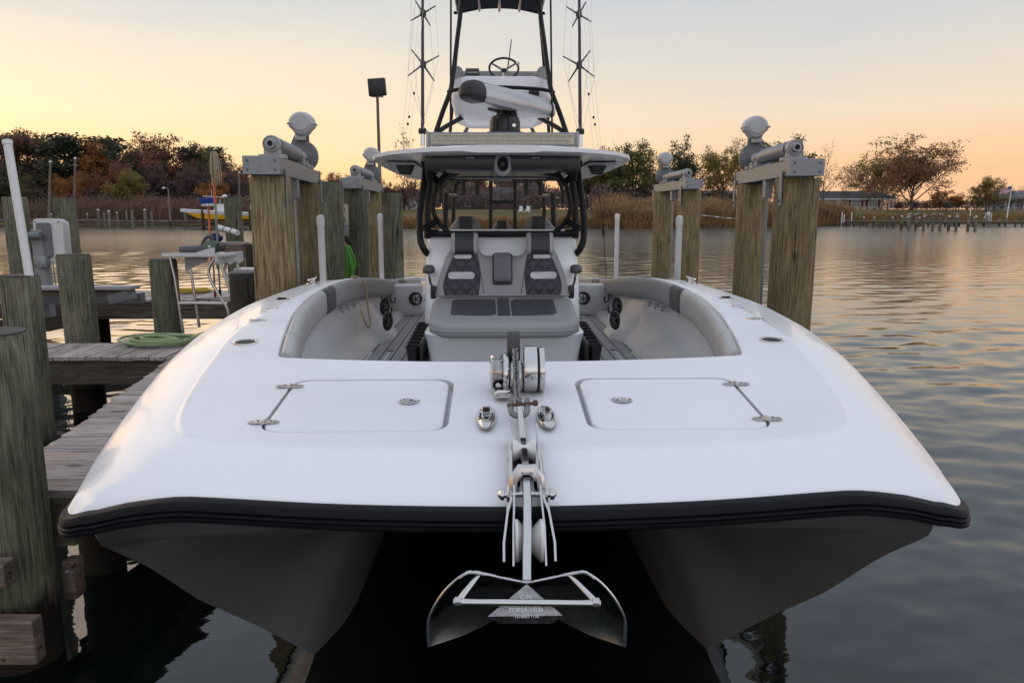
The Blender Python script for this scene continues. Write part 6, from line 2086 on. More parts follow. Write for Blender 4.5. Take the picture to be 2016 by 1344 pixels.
# speakers, cup holders and hooks on the cockpit sides
def speaker(c, nrm_, r):
    c, nrm_ = Vector(c), Vector(nrm_).normalized()
    o = part(MB().lathe(c, nrm_, [(r, 0), (r, 0.012), (r * 0.92, 0.02), (r * 0.84, 0.014), (r * 0.5, 0.004), (0.004, 0.002)], 26), "speaker", M_blackp)
    a = Vector((0, 0, 1)); x = (a - nrm_ * a.dot(nrm_)).normalized(); y = nrm_.cross(x)
    for k in range(6):
        t = k * math.pi / 3
        d = x * math.cos(t) + y * math.sin(t)
        part(MB().tube([c + nrm_ * 0.016 + d * r * 0.2, c + nrm_ * 0.018 + d * r * 0.9], r * 0.07, 6), "speaker_spoke", M_dgrey, o)
    part(MB().lathe(c + nrm_ * 0.006, nrm_, [(r * 0.24, 0), (r * 0.22, 0.012), (r * 0.05, 0.018)], 14), "speaker_hub", M_dgrey, o)
for s in (1, -1):
    q = bp(756, 603, 7.25); speaker((s * -q.x, q.y, q.z), (-s * 1.0, -0.35, 0), 0.088)
    q = bp(762, 632, 6.95); speaker((s * -q.x, q.y, q.z), (-s * 1.0, -0.35, 0), 0.088)
    q = bp(818, 588, 8.9); speaker((s * -q.x, q.y, q.z), (-s * 0.12, -0.99, 0), 0.080)
    part(MB().box((s * 1.12, 9.06, 1.03), (0.40, 0.28, 0.36), bev=0.03), "speaker_box", M_liner)
    for (y, z) in ((7.9, 1.14), (8.2, 1.02), (8.5, 1.10)):
        xx = s * (cinterp(y, XI) - 0.09)
        part(MB().tube([(xx, y, z + 0.05), (xx - s * 0.01, y, z - 0.03), (xx - s * 0.045, y, z - 0.045), (xx - s * 0.06, y, z - 0.01), (xx - s * 0.05, y, z + 0.02)], 0.010, 6), "hook", M_blackp)
    for y in (6.1, 6.35, 6.6):
        xx = s * (cinterp(y, XI) - 0.05)
        part(MB().lathe((xx, y, deck_z(abs(xx) + 0.08, y) - 0.20), (0, 0, -1), [(0.028, 0), (0.028, 0.02), (0.012, 0.03), (0.012, 0.045)], 12), "courtesy_fitting", M_chrome)
# dark-blue rope draped over the left bolster
rp = spline([b2w((-1.36, 6.9, deck_z(1.36, 6.9) + 0.012)), b2w((-1.31, 6.95, deck_z(1.34, 6.95) + 0.015)), b2w((-1.24, 6.97, deck_z(1.34, 6.95) - 0.06)), b2w((-1.235, 7.0, 1.22)), b2w((-1.21, 6.95, 1.08)), b2w((-1.19, 6.8, 1.03)), b2w((-1.20, 6.66, 1.09)), b2w((-1.23, 6.62, 1.2))], 6)
mb = MB().tube([p - rp[0] for p in rp], 0.009, 7)
tag(mb.build("dock_line", M_ropet, None, loc=rp[0]), "tan dock line draped over the left cockpit bolster", "rope")
# ------------------------------------------------------------------ console with its lounge seat
def rring(hx, y0, y1, r, z, n=6, shear=0.0):
    return [Vector((x, y, z + shear * (y - y0))) for x, y in rrect(-hx, y0, hx, y1, r, n)]
con = MB()
con.loft([rring(0.655, 6.30, 8.3, 0.10, ZF), rring(0.66, 6.34, 8.3, 0.11, 1.2), rring(0.655, 6.45, 8.25, 0.12, 1.6), rring(0.65, 6.60, 8.2, 0.11, 1.80),
          rring(0.64, 6.64, 8.18, 0.10, 1.825), rring(0.60, 6.70, 8.1, 0.10, 1.835)])
console = part(con, "console", M_gel, None, sharp=30)
base = MB()
base.loft([rring(0.535, 5.42, 6.5, 0.10, ZF), rring(0.545, 5.38, 6.5, 0.12, 1.0), rring(0.565, 5.32, 6.5, 0.16, 1.14), rring(0.575, 5.28, 6.5, 0.18, 1.185),
           rring(0.575, 5.27, 6.5, 0.18, 1.20), rring(0.56, 5.29, 6.5, 0.17, 1.21)])
part(base, "seat_base", M_gel, None, sharp=30)
part(MB().lathe((-0.44, 5.395, 1.02), (0, -1, 0), [(0.008, 0), (0.006, 0.004)], 8), "drain_hole", M_dark)
# seat cushion: tapered towards the bow, rolled front edge
cu = MB()
def cring(k, z0, d):
    out = []
    for x, y in rrect(-0.57, 5.26, 0.57, 6.42, 0.16, 7):
        f = (y - 5.26) / 1.16
        xx = x * (0.935 + 0.09 * f) * k
        bow = 0.05 * (1 - f) * (1 - (x / 0.57) ** 2)
        yy_ = 5.84 + (y - 5.84) * k - bow * k
        out.append(Vector((xx, yy_, z0 + 0.065 * (yy_ - 5.26) / 1.16)))
    return out
cu.loft([cring(0.965, 1.185, 0), cring(0.99, 1.195, 0), cring(1.0, 1.215, 0), cring(1.0, 1.255, 0), cring(0.985, 1.275, 0), cring(0.95, 1.287, 0), cring(0.88, 1.290, 0), cring(0.7, 1.289, 0), cring(0.3, 1.288, 0)])
cush = part(cu, "seat_cushion", M_vinyl, None, sharp=50)
def cz(y, d=0.0): return 1.289 + 0.065 * (y - 5.26) / 1.16 + d
for (xa, xb) in ((-0.415, -0.055), (0.055, 0.415)):
    pan = MB()
    g = []
    for j in range(9):
        for i in range(9):
            u, v = i / 8, j / 8
            y = 5.56 + 0.72 * v
            x = xa + (xb - xa) * u
            yy_ = y - (1 - v) * 0.035 * (1 - (x / 0.45) ** 2)
            ed = min(u, 1 - u, v, 1 - v)
            g.append(Vector((x * (0.97 + 0.05 * v), yy_, cz(yy_, -0.002 + 0.012 * sstep(0, 0.13, ed)))))
    pan.add(g, [(j*9+i, j*9+i+1, (j+1)*9+i+1, (j+1)*9+i) for j in range(8) for i in range(8)])
    part(pan, "seat_panel", M_ribv, cush, fix=False)
mid = MB().box((0, 5.91, cz(5.91, 0.001)), (0.095, 0.74, 0.010), Matrix.Rotation(math.atan(0.056), 4, "X"), bev=0.004)
part(mid, "seat_strip", M_vind, cush)
part(MB().tube([p + Vector((0, 0, 0.002)) for p in cring(1.003, 1.236, 0)], 0.004, 5, closed=True), "piping", M_vinl, cush)
# backrest, two humps, reclined
BY, BZ = 6.40, 1.345
REC = math.radians(17)
def bk(x, t, d):
    """x across, t up the backrest, d proud of its face"""
    t *= 0.89
    return Vector((x, BY + t * math.sin(REC) - d * math.cos(REC), BZ + t * math.cos(REC) + d * math.sin(REC)))
def hump(x):
    ax = abs(x)
    return cinterp(ax, [(0.0, 0.395), (0.13, 0.395), (0.17, 0.41), (0.215, 0.495), (0.245, 0.53), (0.36, 0.53), (0.405, 0.50), (0.455, 0.42), (0.50, 0.30), (0.54, 0.15), (0.565, -0.02)])
br = MB()
n = 60
front, back = [], []
cols_ = [-0.564 + 1.128 * k / n for k in range(n + 1)]
for d_k, (thk) in enumerate((0.0,)):
    pass
rows_ = [0.0, 0.04, 0.12, 0.3, 0.5, 0.7, 0.86, 0.95, 0.985, 1.0]
g = []
for r_ in rows_:
    for x in cols_:
        hgt = max(0.004, hump(x))
        ex = 1 - (abs(x) / 0.566)
        bev = 0.045 * (1 - sstep(0, 0.07, ex)) + 0.04 * (1 - sstep(0, 0.12, 1 - r_)) 
        g.append(bk(x, hgt * r_, 0.075 - min(0.075, bev)))
nn = len(cols_)
br.add(g, [(j*nn+i, j*nn+i+1, (j+1)*nn+i+1, (j+1)*nn+i) for j in range(len(rows_)-1) for i in range(n)])
g2 = [bk(x, max(0.004, hump(x)), -0.05) for x in cols_]
o_ = len(br.v); br.v += [tuple(p) for p in g2]
top0 = (len(rows_) - 1) * nn
br.f += [(top0 + i, top0 + i + 1, o_ + i + 1, o_ + i) for i in range(n)]
bkr = part(br, "seat_backrest", M_vinyl, None, sharp=50, fix=False)
def plate(poly, d0, d1, m, name, parent, edge=0.008):
    """padded plate on the backrest; poly of (x, t)"""
    cx = sum(p[0] for p in poly) / len(poly); ct = sum(p[1] for p in poly) / len(poly)
    def rg(f, d): return [bk(cx + (x - cx) * f, ct + (t - ct) * f, d) for x, t in poly]
    return part(MB().loft([rg(1, d0), rg(1, d1 - edge * 0.6), rg(0.97, d1), rg(0.6, d1 + 0.004), rg(0.1, d1 + 0.005)]), name, m, parent, sharp=50)
for s in (1, -1):
    ctrl = [(0.20, 0.005), (0.185, 0.16), (0.195, 0.30), (0.225, 0.42), (0.26, 0.455), (0.34, 0.455), (0.385, 0.42), (0.43, 0.33), (0.48, 0.18), (0.495, 0.08), (0.48, 0.005)]
    sp_ = spline([(x, t, 0) for x, t in ctrl], 4)
    poly = [(s * p.x, max(0.004, p.y)) for p in sp_]
    if s < 0: poly.reverse()
    qp = plate(poly, 0.06, 0.082, M_quilt, "quilted_panel", bkr)
    for (x0, x1, t0_, t1_) in ((0.24, 0.445, 0.158, 0.222), (0.262, 0.398, 0.352, 0.388)):
        pl = rrect(s * (x0 + x1) / 2 - (x1 - x0) / 2, t0_, s * (x0 + x1) / 2 + (x1 - x0) / 2, t1_, (t1_ - t0_) * 0.42, 5)
        cx, ct = s * (x0 + x1) / 2, (t0_ + t1_) / 2
        def rg(f, d, dt=0.0): return [bk(cx + (x - cx) * f, ct + (t - ct) * f + dt, d) for x, t in pl]
        part(MB().loft([rg(1.05, 0.089), rg(1.10, 0.094), rg(1.14, 0.095), rg(1.18, 0.086)], cap=False), "slot_rim", M_vind, bkr)
        part(MB().loft([rg(1.08, 0.0915), rg(0.5, 0.0915), rg(0.1, 0.0915)]), "slot_opening", M_gel, bkr)
    # headrest with pale side wings
    hc = s * 0.318
    hr = MB()
    prof_h = [(0.40, 0.105), (0.405, 0.125), (0.44, 0.135), (0.52, 0.135), (0.575, 0.125), (0.60, 0.10), (0.61, 0.05), (0.60, -0.02)]
    hr.loft([[bk(hc + xx, t, d) for t, d in prof_h] for xx in (-0.078, -0.074, 0, 0.074, 0.078)], closed=False, cap=False)
    part(hr, "headrest", M_vind, bkr, sharp=60, fix=False)
    for q in (-1, 1):
        wv = MB()
        wv.loft([[bk(hc + q * (0.079 + w), t, d * k) for t, d in [(0.385, 0.08)] + prof_h + [(0.40, -0.02)]] for w, k in ((0.0, 1.0), (0.018, 0.95), (0.030, 0.75), (0.034, 0.5))])
        part(wv, "headrest_wing", M_vinl, bkr, sharp=60)
arm = rrect(-0.072, 0.125, 0.072, 0.40, 0.02, 4)
ar = plate(arm, 0.07, 0.125, mat("slate_vinyl", (0.125, 0.128, 0.145), 0.5, var=0.05, bump=0.1, bscale=260), "armrest_pad", bkr)
plate(rrect(-0.084, 0.100, 0.084, 0.404, 0.02, 4), 0.06, 0.079, M_vind, "armrest_recess", bkr)
for x in (-0.155, 0.155):
    part(MB().tube([bk(x * (1 + 0.35 * t), 0.02 + 0.38 * t, 0.077) for t in [k / 8 for k in range(9)]], 0.003, 4), "seam", M_vind, bkr)
# folding arm pads on chrome stalks either side
for s in (1, -1):
    q = bp(844, 531, 6.35); x = -q.x * s; y, z = q.y, q.z
    a = MB()
    a.loft([[Vector((x + 0.052 * f * math.cos(t), y + 0.075 * f * math.sin(t), z + dz)) for t in [2 * math.pi * k / 18 for k in range(18)]] for f, dz in ((0.7, -0.03), (0.95, -0.02), (1.0, 0.0), (0.92, 0.025), (0.6, 0.038), (0.1, 0.04))])
    ao = part(a, "arm_pad", M_dgrey, None, sharp=60)
    part(MB().tube([(x, y, z - 0.02), (x - s * 0.01, y + 0.01, z - 0.10), (x - s * 0.03, y + 0.03, z - 0.16)], 0.011, 8), "stalk", M_chrome, ao)
    part(MB().box((x - s * 0.035, y + 0.04, z - 0.19), (0.05, 0.07, 0.11), bev=0.012), "pivot", M_blackp, ao)
    part(MB().box((x - s * 0.05, y + 0.05, z - 0.26), (0.035, 0.07, 0.10), bev=0.01), "bracket", M_blackp, ao)
# row of black rod-butt cups beside the seat base
for s in (1, -1):
    rk = part(MB().box((s * 0.60, 5.95, 1.02), (0.03, 1.05, 0.20), bev=0.01), "tackle_rack", M_blackp)
    for k in range(8):
        y = 5.48 + 0.13 * k
        c = MB()
        x = s * 0.665
        z = 1.03 + 0.005 * k
        c.loft([[Vector((x + 0.052 * f * math.cos(t), y + 0.052 * f * math.sin(t), z + dz)) for t in [2 * math.pi * j / 14 for j in range(14)]] for f, dz in ((0.7, -0.12), (0.8, -0.02), (1.0, 0.05), (1.08, 0.055), (1.08, 0.068), (0.9, 0.066), (0.75, -0.02))], cap=False)
        part(c, "rack_cup", M_blackp, rk)

# ------------------------------------------------------------------ windscreen frame and hardtop
def mir(ps): return [Vector((-p.x, p.y, p.z)) for p in ps]
def pipe(name, ps, r, m=M_black, both=True, parent=None, n=10, sp=6):
    ps = [Vector(p) for p in ps]
    if sp and len(ps) > 2: ps = spline(ps, sp)
    a = part(MB().tube(ps, r, n), name, m, parent)
    if both: part(MB().tube(mir(ps), r, n), name, m, parent)
    return a
pipe("frame_leg", [bp(846, 502, 6.6), bp(837, 494, 6.55), bp(828, 474, 6.55), bp(826, 440, 6.6), bp(829, 400, 6.65), bp(836, 350, 6.7), bp(841, 300, 6.75)], 0.029)
pipe("frame_leg", [bp(842, 470, 6.95), bp(842, 400, 6.95), bp(848, 350, 6.95), bp(852, 300, 6.95)], 0.032)
pipe("frame_leg", [bp(846, 300, 6.6), bp(846, 356, 6.65)], 0.034, sp=0)
loopL = [bp(960, 322, 6.7), bp(905, 328, 6.7), bp(876, 345, 6.7), bp(859, 370, 6.7), bp(852, 407, 6.7), bp(862, 436, 6.7), bp(890, 463, 6.72)]
pipe("windscreen_frame", loopL, 0.021)
pipe("windscreen_frame", [bp(868, 400, 6.8), bp(868, 372, 6.8), bp(880, 350, 6.8), bp(905, 340, 6.8)], 0.018)
pipe("frame_gusset", [bp(833, 451, 6.62), bp(862, 434, 6.7)], 0.026, sp=0)
pipe("frame_gusset", [bp(840, 330, 6.7), bp(872, 300, 6.75)], 0.014, M_blackp, sp=0)
pipe("frame_gusset", [bp(838, 338, 6.7), bp(862, 358, 6.75)], 0.028, sp=0)
part(MB().box((0, 6.82, bp(992, 459, 6.8).z), (1.36, 0.10, 0.065), bev=0.01), "dash_brow", M_black)
part(MB().box((0, 6.80, bp(992, 326, 6.8).z), (1.22, 0.08, 0.075), bev=0.01), "top_beam", M_black)
for s in (1, -1):
    a = bp(842, 330, 6.72)
    part(MB().box((-s * a.x - s * 0.02, a.y, a.z + 0.03), (0.14, 0.10, 0.20), Matrix.Rotation(s * 0.3, 4, "Y"), bev=0.02), "frame_corner", M_black)
pane = MB()
loop_pts = [p for p in spline(loopL, 5)]
poly = [Vector((p.x, p.y + 0.004, p.z)) for p in loop_pts] + [Vector((-p.x, p.y + 0.004, p.z)) for p in reversed(loop_pts)]
pane.add(poly, [tuple(range(len(poly)))])
part(pane, "windscreen_pane", M_glass, None, False, fix=False)
part(MB().box((0, 6.735, bp(992, 453, 6.73).z), (1.10, 0.012, 0.010)), "pane_edge", M_gel)

# hardtop: thin white shell with wings
ht = MB()
HW = [(5.80, 0.30), (5.84, 0.52), (5.92, 0.72), (6.05, 0.88), (6.3, 1.02), (6.6, 1.085), (7.2, 1.12), (8.5, 1.15), (9.6, 1.14), (10.3, 1.08), (10.6, 0.95), (10.7, 0.75)]
rings = []
for Y, hw in HW:
    top, bot = [], []
    for k in range(13):
        u = -1 + 2 * k / 12
        ze = 2.513 - 0.022 * (abs(u) * hw / 1.12) ** 2.2
        edge = 0.5 + 0.5 * (1 - abs(u) ** 6)
        top.append(Vector((u * hw, Y, ze + 0.030 * edge)))
        bot.append(Vector((u * hw, Y, ze - 0.026 * edge)))
    rings.append(top + list(reversed(bot)))
ht.loft(rings)
hard = part(ht, "hardtop", M_gel, None, sharp=50)
# inset pale liner panels under the wings
for s in (1, -1):
    lp = MB()
    outer_ = [(0.74, 6.6), (0.96, 6.55), (1.02, 6.9), (1.06, 8.5), (1.02, 9.8), (0.86, 10.1), (0.74, 10.0)]
    lp.prism([(s * x, y) for x, y in outer_], 2.458, 2.466)
    part(lp, "wing_panel", M_liner, hard)
# grey electronics box under the roof, with lamps and a horn plate
eb_ = MB().box((0, 6.66, 2.455), (1.22, 1.14, 0.150), bev=0.03)
ebo = part(eb_, "overhead_box", M_greyp)
for s in (1, -1):
    part(MB().box((s * 0.255, 6.092, 2.468), (0.10, 0.01, 0.026), bev=0.004), "roof_lamp", M_blackp, ebo)
    part(MB().box((s * 0.255, 6.085, 2.468), (0.066, 0.006, 0.008)), "lamp_strip", M_pvc, ebo, False)
pl = rrect(-0.068, -0.10, 0.068, 0.085, 0.066, 7)
hp = MB().loft([[Vector((x * f, 6.075 - d, 2.425 + z * f)) for x, z in pl] for f, d in ((1.0, -0.03), (1.0, 0.0), (0.94, 0.010), (0.62, 0.012), (0.58, 0.004))], cap=False)
hpo = part(hp, "horn_plate", M_galv)
part(MB().loft([[Vector((x * f, 6.072, 2.425 + z * f)) for x, z in pl] for f in (0.60, 0.1)]), "horn_opening", M_dark, hpo)
part(MB().lathe((0, 6.07, 2.420), (0, -1, 0), [(0.022, 0), (0.018, 0.006), (0.004, 0.004)], 12), "horn_cone", M_blackp, hpo)
# pods under the wings
for s in (1, -1):
    a = bp(798, 327, 6.9)
    x, y, z = -s * a.x, a.y, a.z
    pd = MB()
    pd.loft([[Vector((x + px_ * f, y + d, z + pz_ * f)) for px_, pz_ in ((-0.08, 0.0), (-0.045, 0.07), (0.045, 0.07), (0.08, 0.0), (0.045, -0.075), (-0.045, -0.07))] for f, d in ((0.85, -0.05), (1.0, -0.04), (1.0, 0.05), (0.7, 0.09))])
    po_ = part(pd, "camera_pod", M_blackp)
    part(MB().lathe((x - s * 0.005, y - 0.05, z - 0.01), (0, -1, 0), [(0.036, 0), (0.033, 0.008), (0.006, 0.004)], 14), "pod_lens", M_dgrey, po_)
    part(MB().tube([(x, y, z + 0.05), (x, y, 2.50)], 0.018, 8), "pod_mount", M_blackp, po_)
    part(MB().tube([(x - s * -0.14 * 1, y + 0.1, z + 0.02), (x + s * -0.02, y + 0.12, z + 0.045)], 0.012, 6), "grab_bar", M_black, po_)
    # small dome and base on the roof
    q = bp(812, 284, 6.75)
    part(MB().lathe((-s * q.x, q.y, 2.525), (0, 0, 1), [(0.045, 0), (0.045, 0.02), (0.038, 0.045), (0.015, 0.06)], 16), "navigation_light", M_chrome)

# rear frame, rod tubes and helm seats seen through the windscreen
for px in (966, 1014):
    a, b = bp(px, 350, 9.4), bp(px, 470, 9.4)
    part(MB().tube([a, b], 0.024, 8), "rear_post", M_black)
a, b = bp(966, 398, 9.4), bp(1014, 398, 9.4)
part(MB().tube([a, b], 0.02, 8), "rear_crossbar", M_black)
pipe("rear_leg", [bp(878, 380, 8.9), bp(876, 455, 8.9)], 0.032, sp=0)
pipe("rear_leg", [bp(892, 455, 9.6), bp(895, 380, 9.6), bp(905, 358, 9.6), bp(930, 354, 9.6), bp(990, 352, 9.6)], 0.026)
pipe("rear_rung", [bp(876, 384, 8.9), bp(895, 384, 9.6)], 0.03, sp=0)
part(MB().box((0, 9.0, bp(992, 352, 9.0).z), (1.35, 0.06, 0.05), bev=0.01), "rear_beam", M_black)
for px in (912, 940, 1036, 1064):
    a, b = bp(px, 352, 9.2), bp(px, 385, 9.2)
    part(MB().tube([a, b], 0.028, 10), "rod_tube", M_blackp)
part(MB().box((0, 8.0, bp(992, 346, 8.0).z), (0.95, 0.3, 0.06), bev=0.01), "radio_box", M_greyp)
part(MB().box((0.0, 8.3, bp(992, 353, 8.3).z), (0.26, 0.05, 0.03), bev=0.006), "mirror_strip", M_pvc)
part(MB().tube([bp(980, 358, 9.45), bp(981, 390, 9.45), bp(967, 391, 9.45)], 0.012, 6), "ladder_hook", M_pvc)
for (px, py, w, Y, hh) in ((917, 428, 0.17, 8.4, 0.34), (988, 436, 0.12, 8.6, 0.3), (1060, 428, 0.17, 8.4, 0.34)):
    c = bp(px, py, Y)
    hs = MB()
    hs.loft([[Vector((c.x + w * sx * f, c.y + dy, c.z + dz)) for sx, dy in ((-1, 0.0), (-0.8, -0.05), (0.8, -0.05), (1, 0), (0.8, 0.08), (-0.8, 0.08))] for f, dz in ((1.5, -hh), (1.25, -hh * 0.45), (0.62, -0.02), (0.5, 0.0), (0.1, 0.005))])
    so = part(hs, "helm_seat", M_vinyl, None, sharp=60)
    hd_ = MB()
    hd_.loft([[Vector((c.x + w * 0.42 * sx, c.y - 0.06 + dy * f, c.z + dz)) for sx, dy in ((-1, 0.0), (-0.9, -0.03), (0.9, -0.03), (1, 0), (0.9, 0.1), (-0.9, 0.1))] for f, dz in ((0.8, -hh * 0.8), (1, -hh * 0.5), (1, 0.0), (0.6, 0.012))])
    part(hd_, "headrest", M_vind, so, sharp=60)

# ------------------------------------------------------------------ tower with upper helm
TW = [(857, 264, 7.0), (871, 222, 7.05), (887, 178, 7.1), (893, 140, 7.2), (900, 80, 7.3), (906, 30, 7.4), (911, -30, 7.5)]
pipe("tower_leg", [bp(*q) for q in TW], 0.022)
pipe("tower_leg", [bp(886, 264, 8.5), bp(891, 200, 8.3), bp(897, 120, 8.1), bp(904, 40, 8.0), bp(908, -25, 7.9)], 0.018)
pipe("tower_brace", [bp(860, 262, 7.0), bp(880, 248, 7.15), bp(921, 226, 7.5)], 0.022)
pipe("tower_brace", [bp(914, 264, 8.8), bp(931, 231, 8.3)], 0.020, sp=0)
pipe("tower_rod", [bp(887, 262, 6.9), bp(887.5, 100, 7.0), bp(888, -60, 7.1)], 0.009, sp=0)
pipe("tower_hoop", [bp(882, 181, 7.1), bp(905, 176, 7.02), bp(950, 173, 6.95), bp(991.5, 172, 6.93)], 0.016)
# helm box: a rounded white tub
ub = MB()
zt_, zb_ = bp(992, 157, 7.3).z, bp(992, 233, 7.3).z
def hring(hw, y0, y1, z, bulge):
    out = []
    for x, y in rrect(-hw, y0, hw, y1, 0.13, 6):
        out.append(Vector((x, y - bulge * max(0, 1 - (y - y0) / 0.4) * (1 - (x / hw) ** 2), z + 0.04 * (1 - (x / hw) ** 2) * (1 if z > (zt_ + zb_) / 2 else 0))))
    return out
ub.loft([hring(0.34, 7.32, 8.2, zb_, 0.02), hring(0.43, 7.26, 8.25, zb_ + 0.04, 0.04), hring(0.462, 7.22, 8.28, zb_ + 0.16, 0.06), hring(0.465, 7.22, 8.28, zt_ - 0.06, 0.06), hring(0.455, 7.23, 8.27, zt_ - 0.015, 0.06), hring(0.43, 7.27, 8.24, zt_, 0.05)])
helm = part(ub, "upper_helm_box", M_gel, None, sharp=40)
cush_z = bp(992, 145, 8.2).z
pipe("helm_bolster", [bp(900, 141, 8.0), bp(908, 150, 8.2), bp(935, 151, 8.3), bp(992, 151, 8.32)], 0.055, M_vinyl)
pipe("helm_bolster_end", [bp(899, 137, 7.95), bp(899, 155, 7.95)], 0.05, M_vinyl, sp=0)
part(MB().lathe(bp(1051, 184, 7.17), (0, -1, 0), [(0.05, 0), (0.048, 0.012), (0.02, 0.016)], 18), "deck_plate", M_blackp, helm)
# steering wheel
wc = bp(992, 135, 7.75)
wt = Matrix.Rotation(R(52), 3, "X")
rim = [wc + wt @ Vector((0.142 * math.cos(t), 0.142 * math.sin(t), 0)) for t in [2 * math.pi * k / 32 for k in range(32)]]
who = part(MB().tube(rim, 0.011, 8, closed=True), "steering_wheel", M_blackp)
for a in (90, 210, 330):
    part(MB().tube([wc + wt @ Vector((0, 0, -0.03)), wc + wt @ Vector((0.135 * math.cos(R(a + 180)), 0.135 * math.sin(R(a + 180)), 0))], [0.014, 0.009], 6), "wheel_spoke", M_steel, who)
part(MB().lathe(wc + wt @ Vector((0, 0, -0.04)), wt @ Vector((0, 0, 1)), [(0.03, 0), (0.028, 0.02), (0.01, 0.028)], 12), "wheel_hub", M_blackp, who)
kb = bp(1020, 128, 7.75)
part(MB().lathe(kb, (0, 0, 1), [(0.008, 0), (0.018, 0.012), (0.016, 0.03), (0.004, 0.036)], 10), "steering_knob", M_chrome, who)
part(MB().tube([bp(917, 153, 7.7), bp(919, 138, 7.7), bp(941, 138, 7.7), bp(943, 153, 7.7)], 0.018, 8), "throttle_lever", M_dgrey)
part(MB().box(bp(930, 152, 7.75), (0.10, 0.08, 0.06), bev=0.01), "throttle_base", M_blackp)
part(MB().tube([bp(999, 140, 8.0), bp(1007, 78, 8.0)], [0.008, 0.005], 6), "whip_antenna", M_dgrey)
# shade over the tower
cv = MB()
zc0 = bp(992, 16, 8.5).z
for j in range(7):
    for i in range(13):
        u, v = -1 + i / 6, j / 6
        cv.v.append((u * 0.44, 7.3 + 1.2 * v, zc0 + 0.0 - 0.05 * u * u + 0.02 * math.sin(v * math.pi)))
cv.f = [(j*13+i, j*13+i+1, (j+1)*13+i+1, (j+1)*13+i) for j in range(6) for i in range(12)]
cvo = part(cv, "shade_canvas", mat("navy_black_canvas", (0.010, 0.011, 0.018), 0.85, var=0.2, vscale=12, bump=0.3, bscale=90), None, fix=False)
for i in range(13 - 1):
    pass
pipe("shade_frame", [(-0.455, 8.3, zc0 - 0.10), (-0.44, 8.48, zc0 - 0.055), (-0.2, 8.51, zc0 + 0.0), (0, 8.51, zc0 + 0.012)], 0.016, M_black)
for x in (-0.21, 0.0, 0.21):
    part(MB().tube([(x, 7.32, zc0 - 0.03), (x, 8.5, zc0 - 0.03)], 0.014, 6), "shade_batten", M_steel, cvo)
for s in (1, -1):
    lac = [Vector((s * (0.435 + 0.010 * (k % 2)), 7.32 + 0.09 * k, zc0 - 0.075 + 0.03 * (k % 2))) for k in range(13)]
    part(MB().tube(lac, 0.006, 5), "shade_lacing", M_pvc, cvo)

# outriggers with spreader crosses and their lines
for s in (1, -1):
    def bo(px, py, Y):
        q = bp(px, py, Y); return Vector((-s * q.x, q.y, q.z)) if s > 0 else q
    base_, top_ = bo(832, 288, 6.75), bo(832, -60, 6.9)
    og = part(MB().tube([bo(832, 262, 6.76), top_], [0.016, 0.011], 10), "outrigger_pole", mat("plum_carbon_tube%d" % (s + 1), (0.045, 0.035, 0.05), 0.3, 0.3, var=0.1))
    part(MB().tube([base_, bo(832, 258, 6.76)], 0.022, 12), "outrigger_base", M_chrome, og)
    part(MB().lathe(bo(832, 264, 6.76), (0, 0, 1), [(0.03, 0), (0.036, 0.01), (0.036, 0.04), (0.024, 0.05)], 12), "outrigger_collar", M_blackp, og)
    tips_all = []
    for (hy, arms) in ((127, ((803, 150), (810, 98), (864, 110), (855, 160))), (27, ((809, 41), (818, 2), (857, 12), (847, 51)))):
        hub = bo(833, hy, 6.85)
        part(MB().lathe(hub - Vector((0, 0, 0.03)), (0, 0, 1), [(0.016, 0), (0.026, 0.015), (0.026, 0.045), (0.016, 0.06)], 10), "spreader_hub", M_blackp, og)
        tips = []
        for (ax, ay), dY in zip(arms, (-0.12, 0.12, 0.12, -0.12)):
            t_ = bo(ax, ay, 6.85 + dY)
            part(MB().tube([hub, hub.lerp(t_, 0.25), t_], [0.011, 0.008, 0.005], 6), "spreader_arm", M_blackp, og)
            tips.append(t_)
        tips_all.append(tips)
    low = bo(833, 258, 6.76)
    for k in range(4):
        foot = low + Vector((0.02 * math.cos(k * 1.57), 0.03 * math.sin(k * 1.57), 0))
        up = tips_all[1][k] + (tips_all[1][k] - tips_all[0][k]) * 0.35 + Vector((0, 0, 0.3))
        part(MB().tube([foot, tips_all[0][k], tips_all[1][k], up], 0.0022, 4), "outrigger_wire", M_steel, og)
    for k, (xa, xb, ya) in enumerate(((797, 826, 290), (806, 833, 292), (790, 815, 300))):
        part(MB().tube([bo(xa, ya, 6.7), bo(xb, 20, 6.7)], 0.0018, 4), "halyard", M_steel, og)
    part(MB().tube([bo(797, 348, 7.4), bo(782, 452, 7.6), bo(777, 550, 7.7)], 0.004, 4), "halyard_tail", M_blackp, og)
    part(MB().lathe(bo(782, 452, 7.6), (0, 0, -1), [(0.006, -0.03), (0.016, 0), (0.018, 0.04), (0.006, 0.07)], 8), "halyard_weight", M_blackp, og)
    for py in (187, 233, 247):
        part(MB().lathe(bo(815 - (py - 187) * 0.2, py, 6.7), (0, 0, 1), [(0.004, 0), (0.012, 0.01), (0.004, 0.024)], 8), "halyard_bead", M_blackp, og)

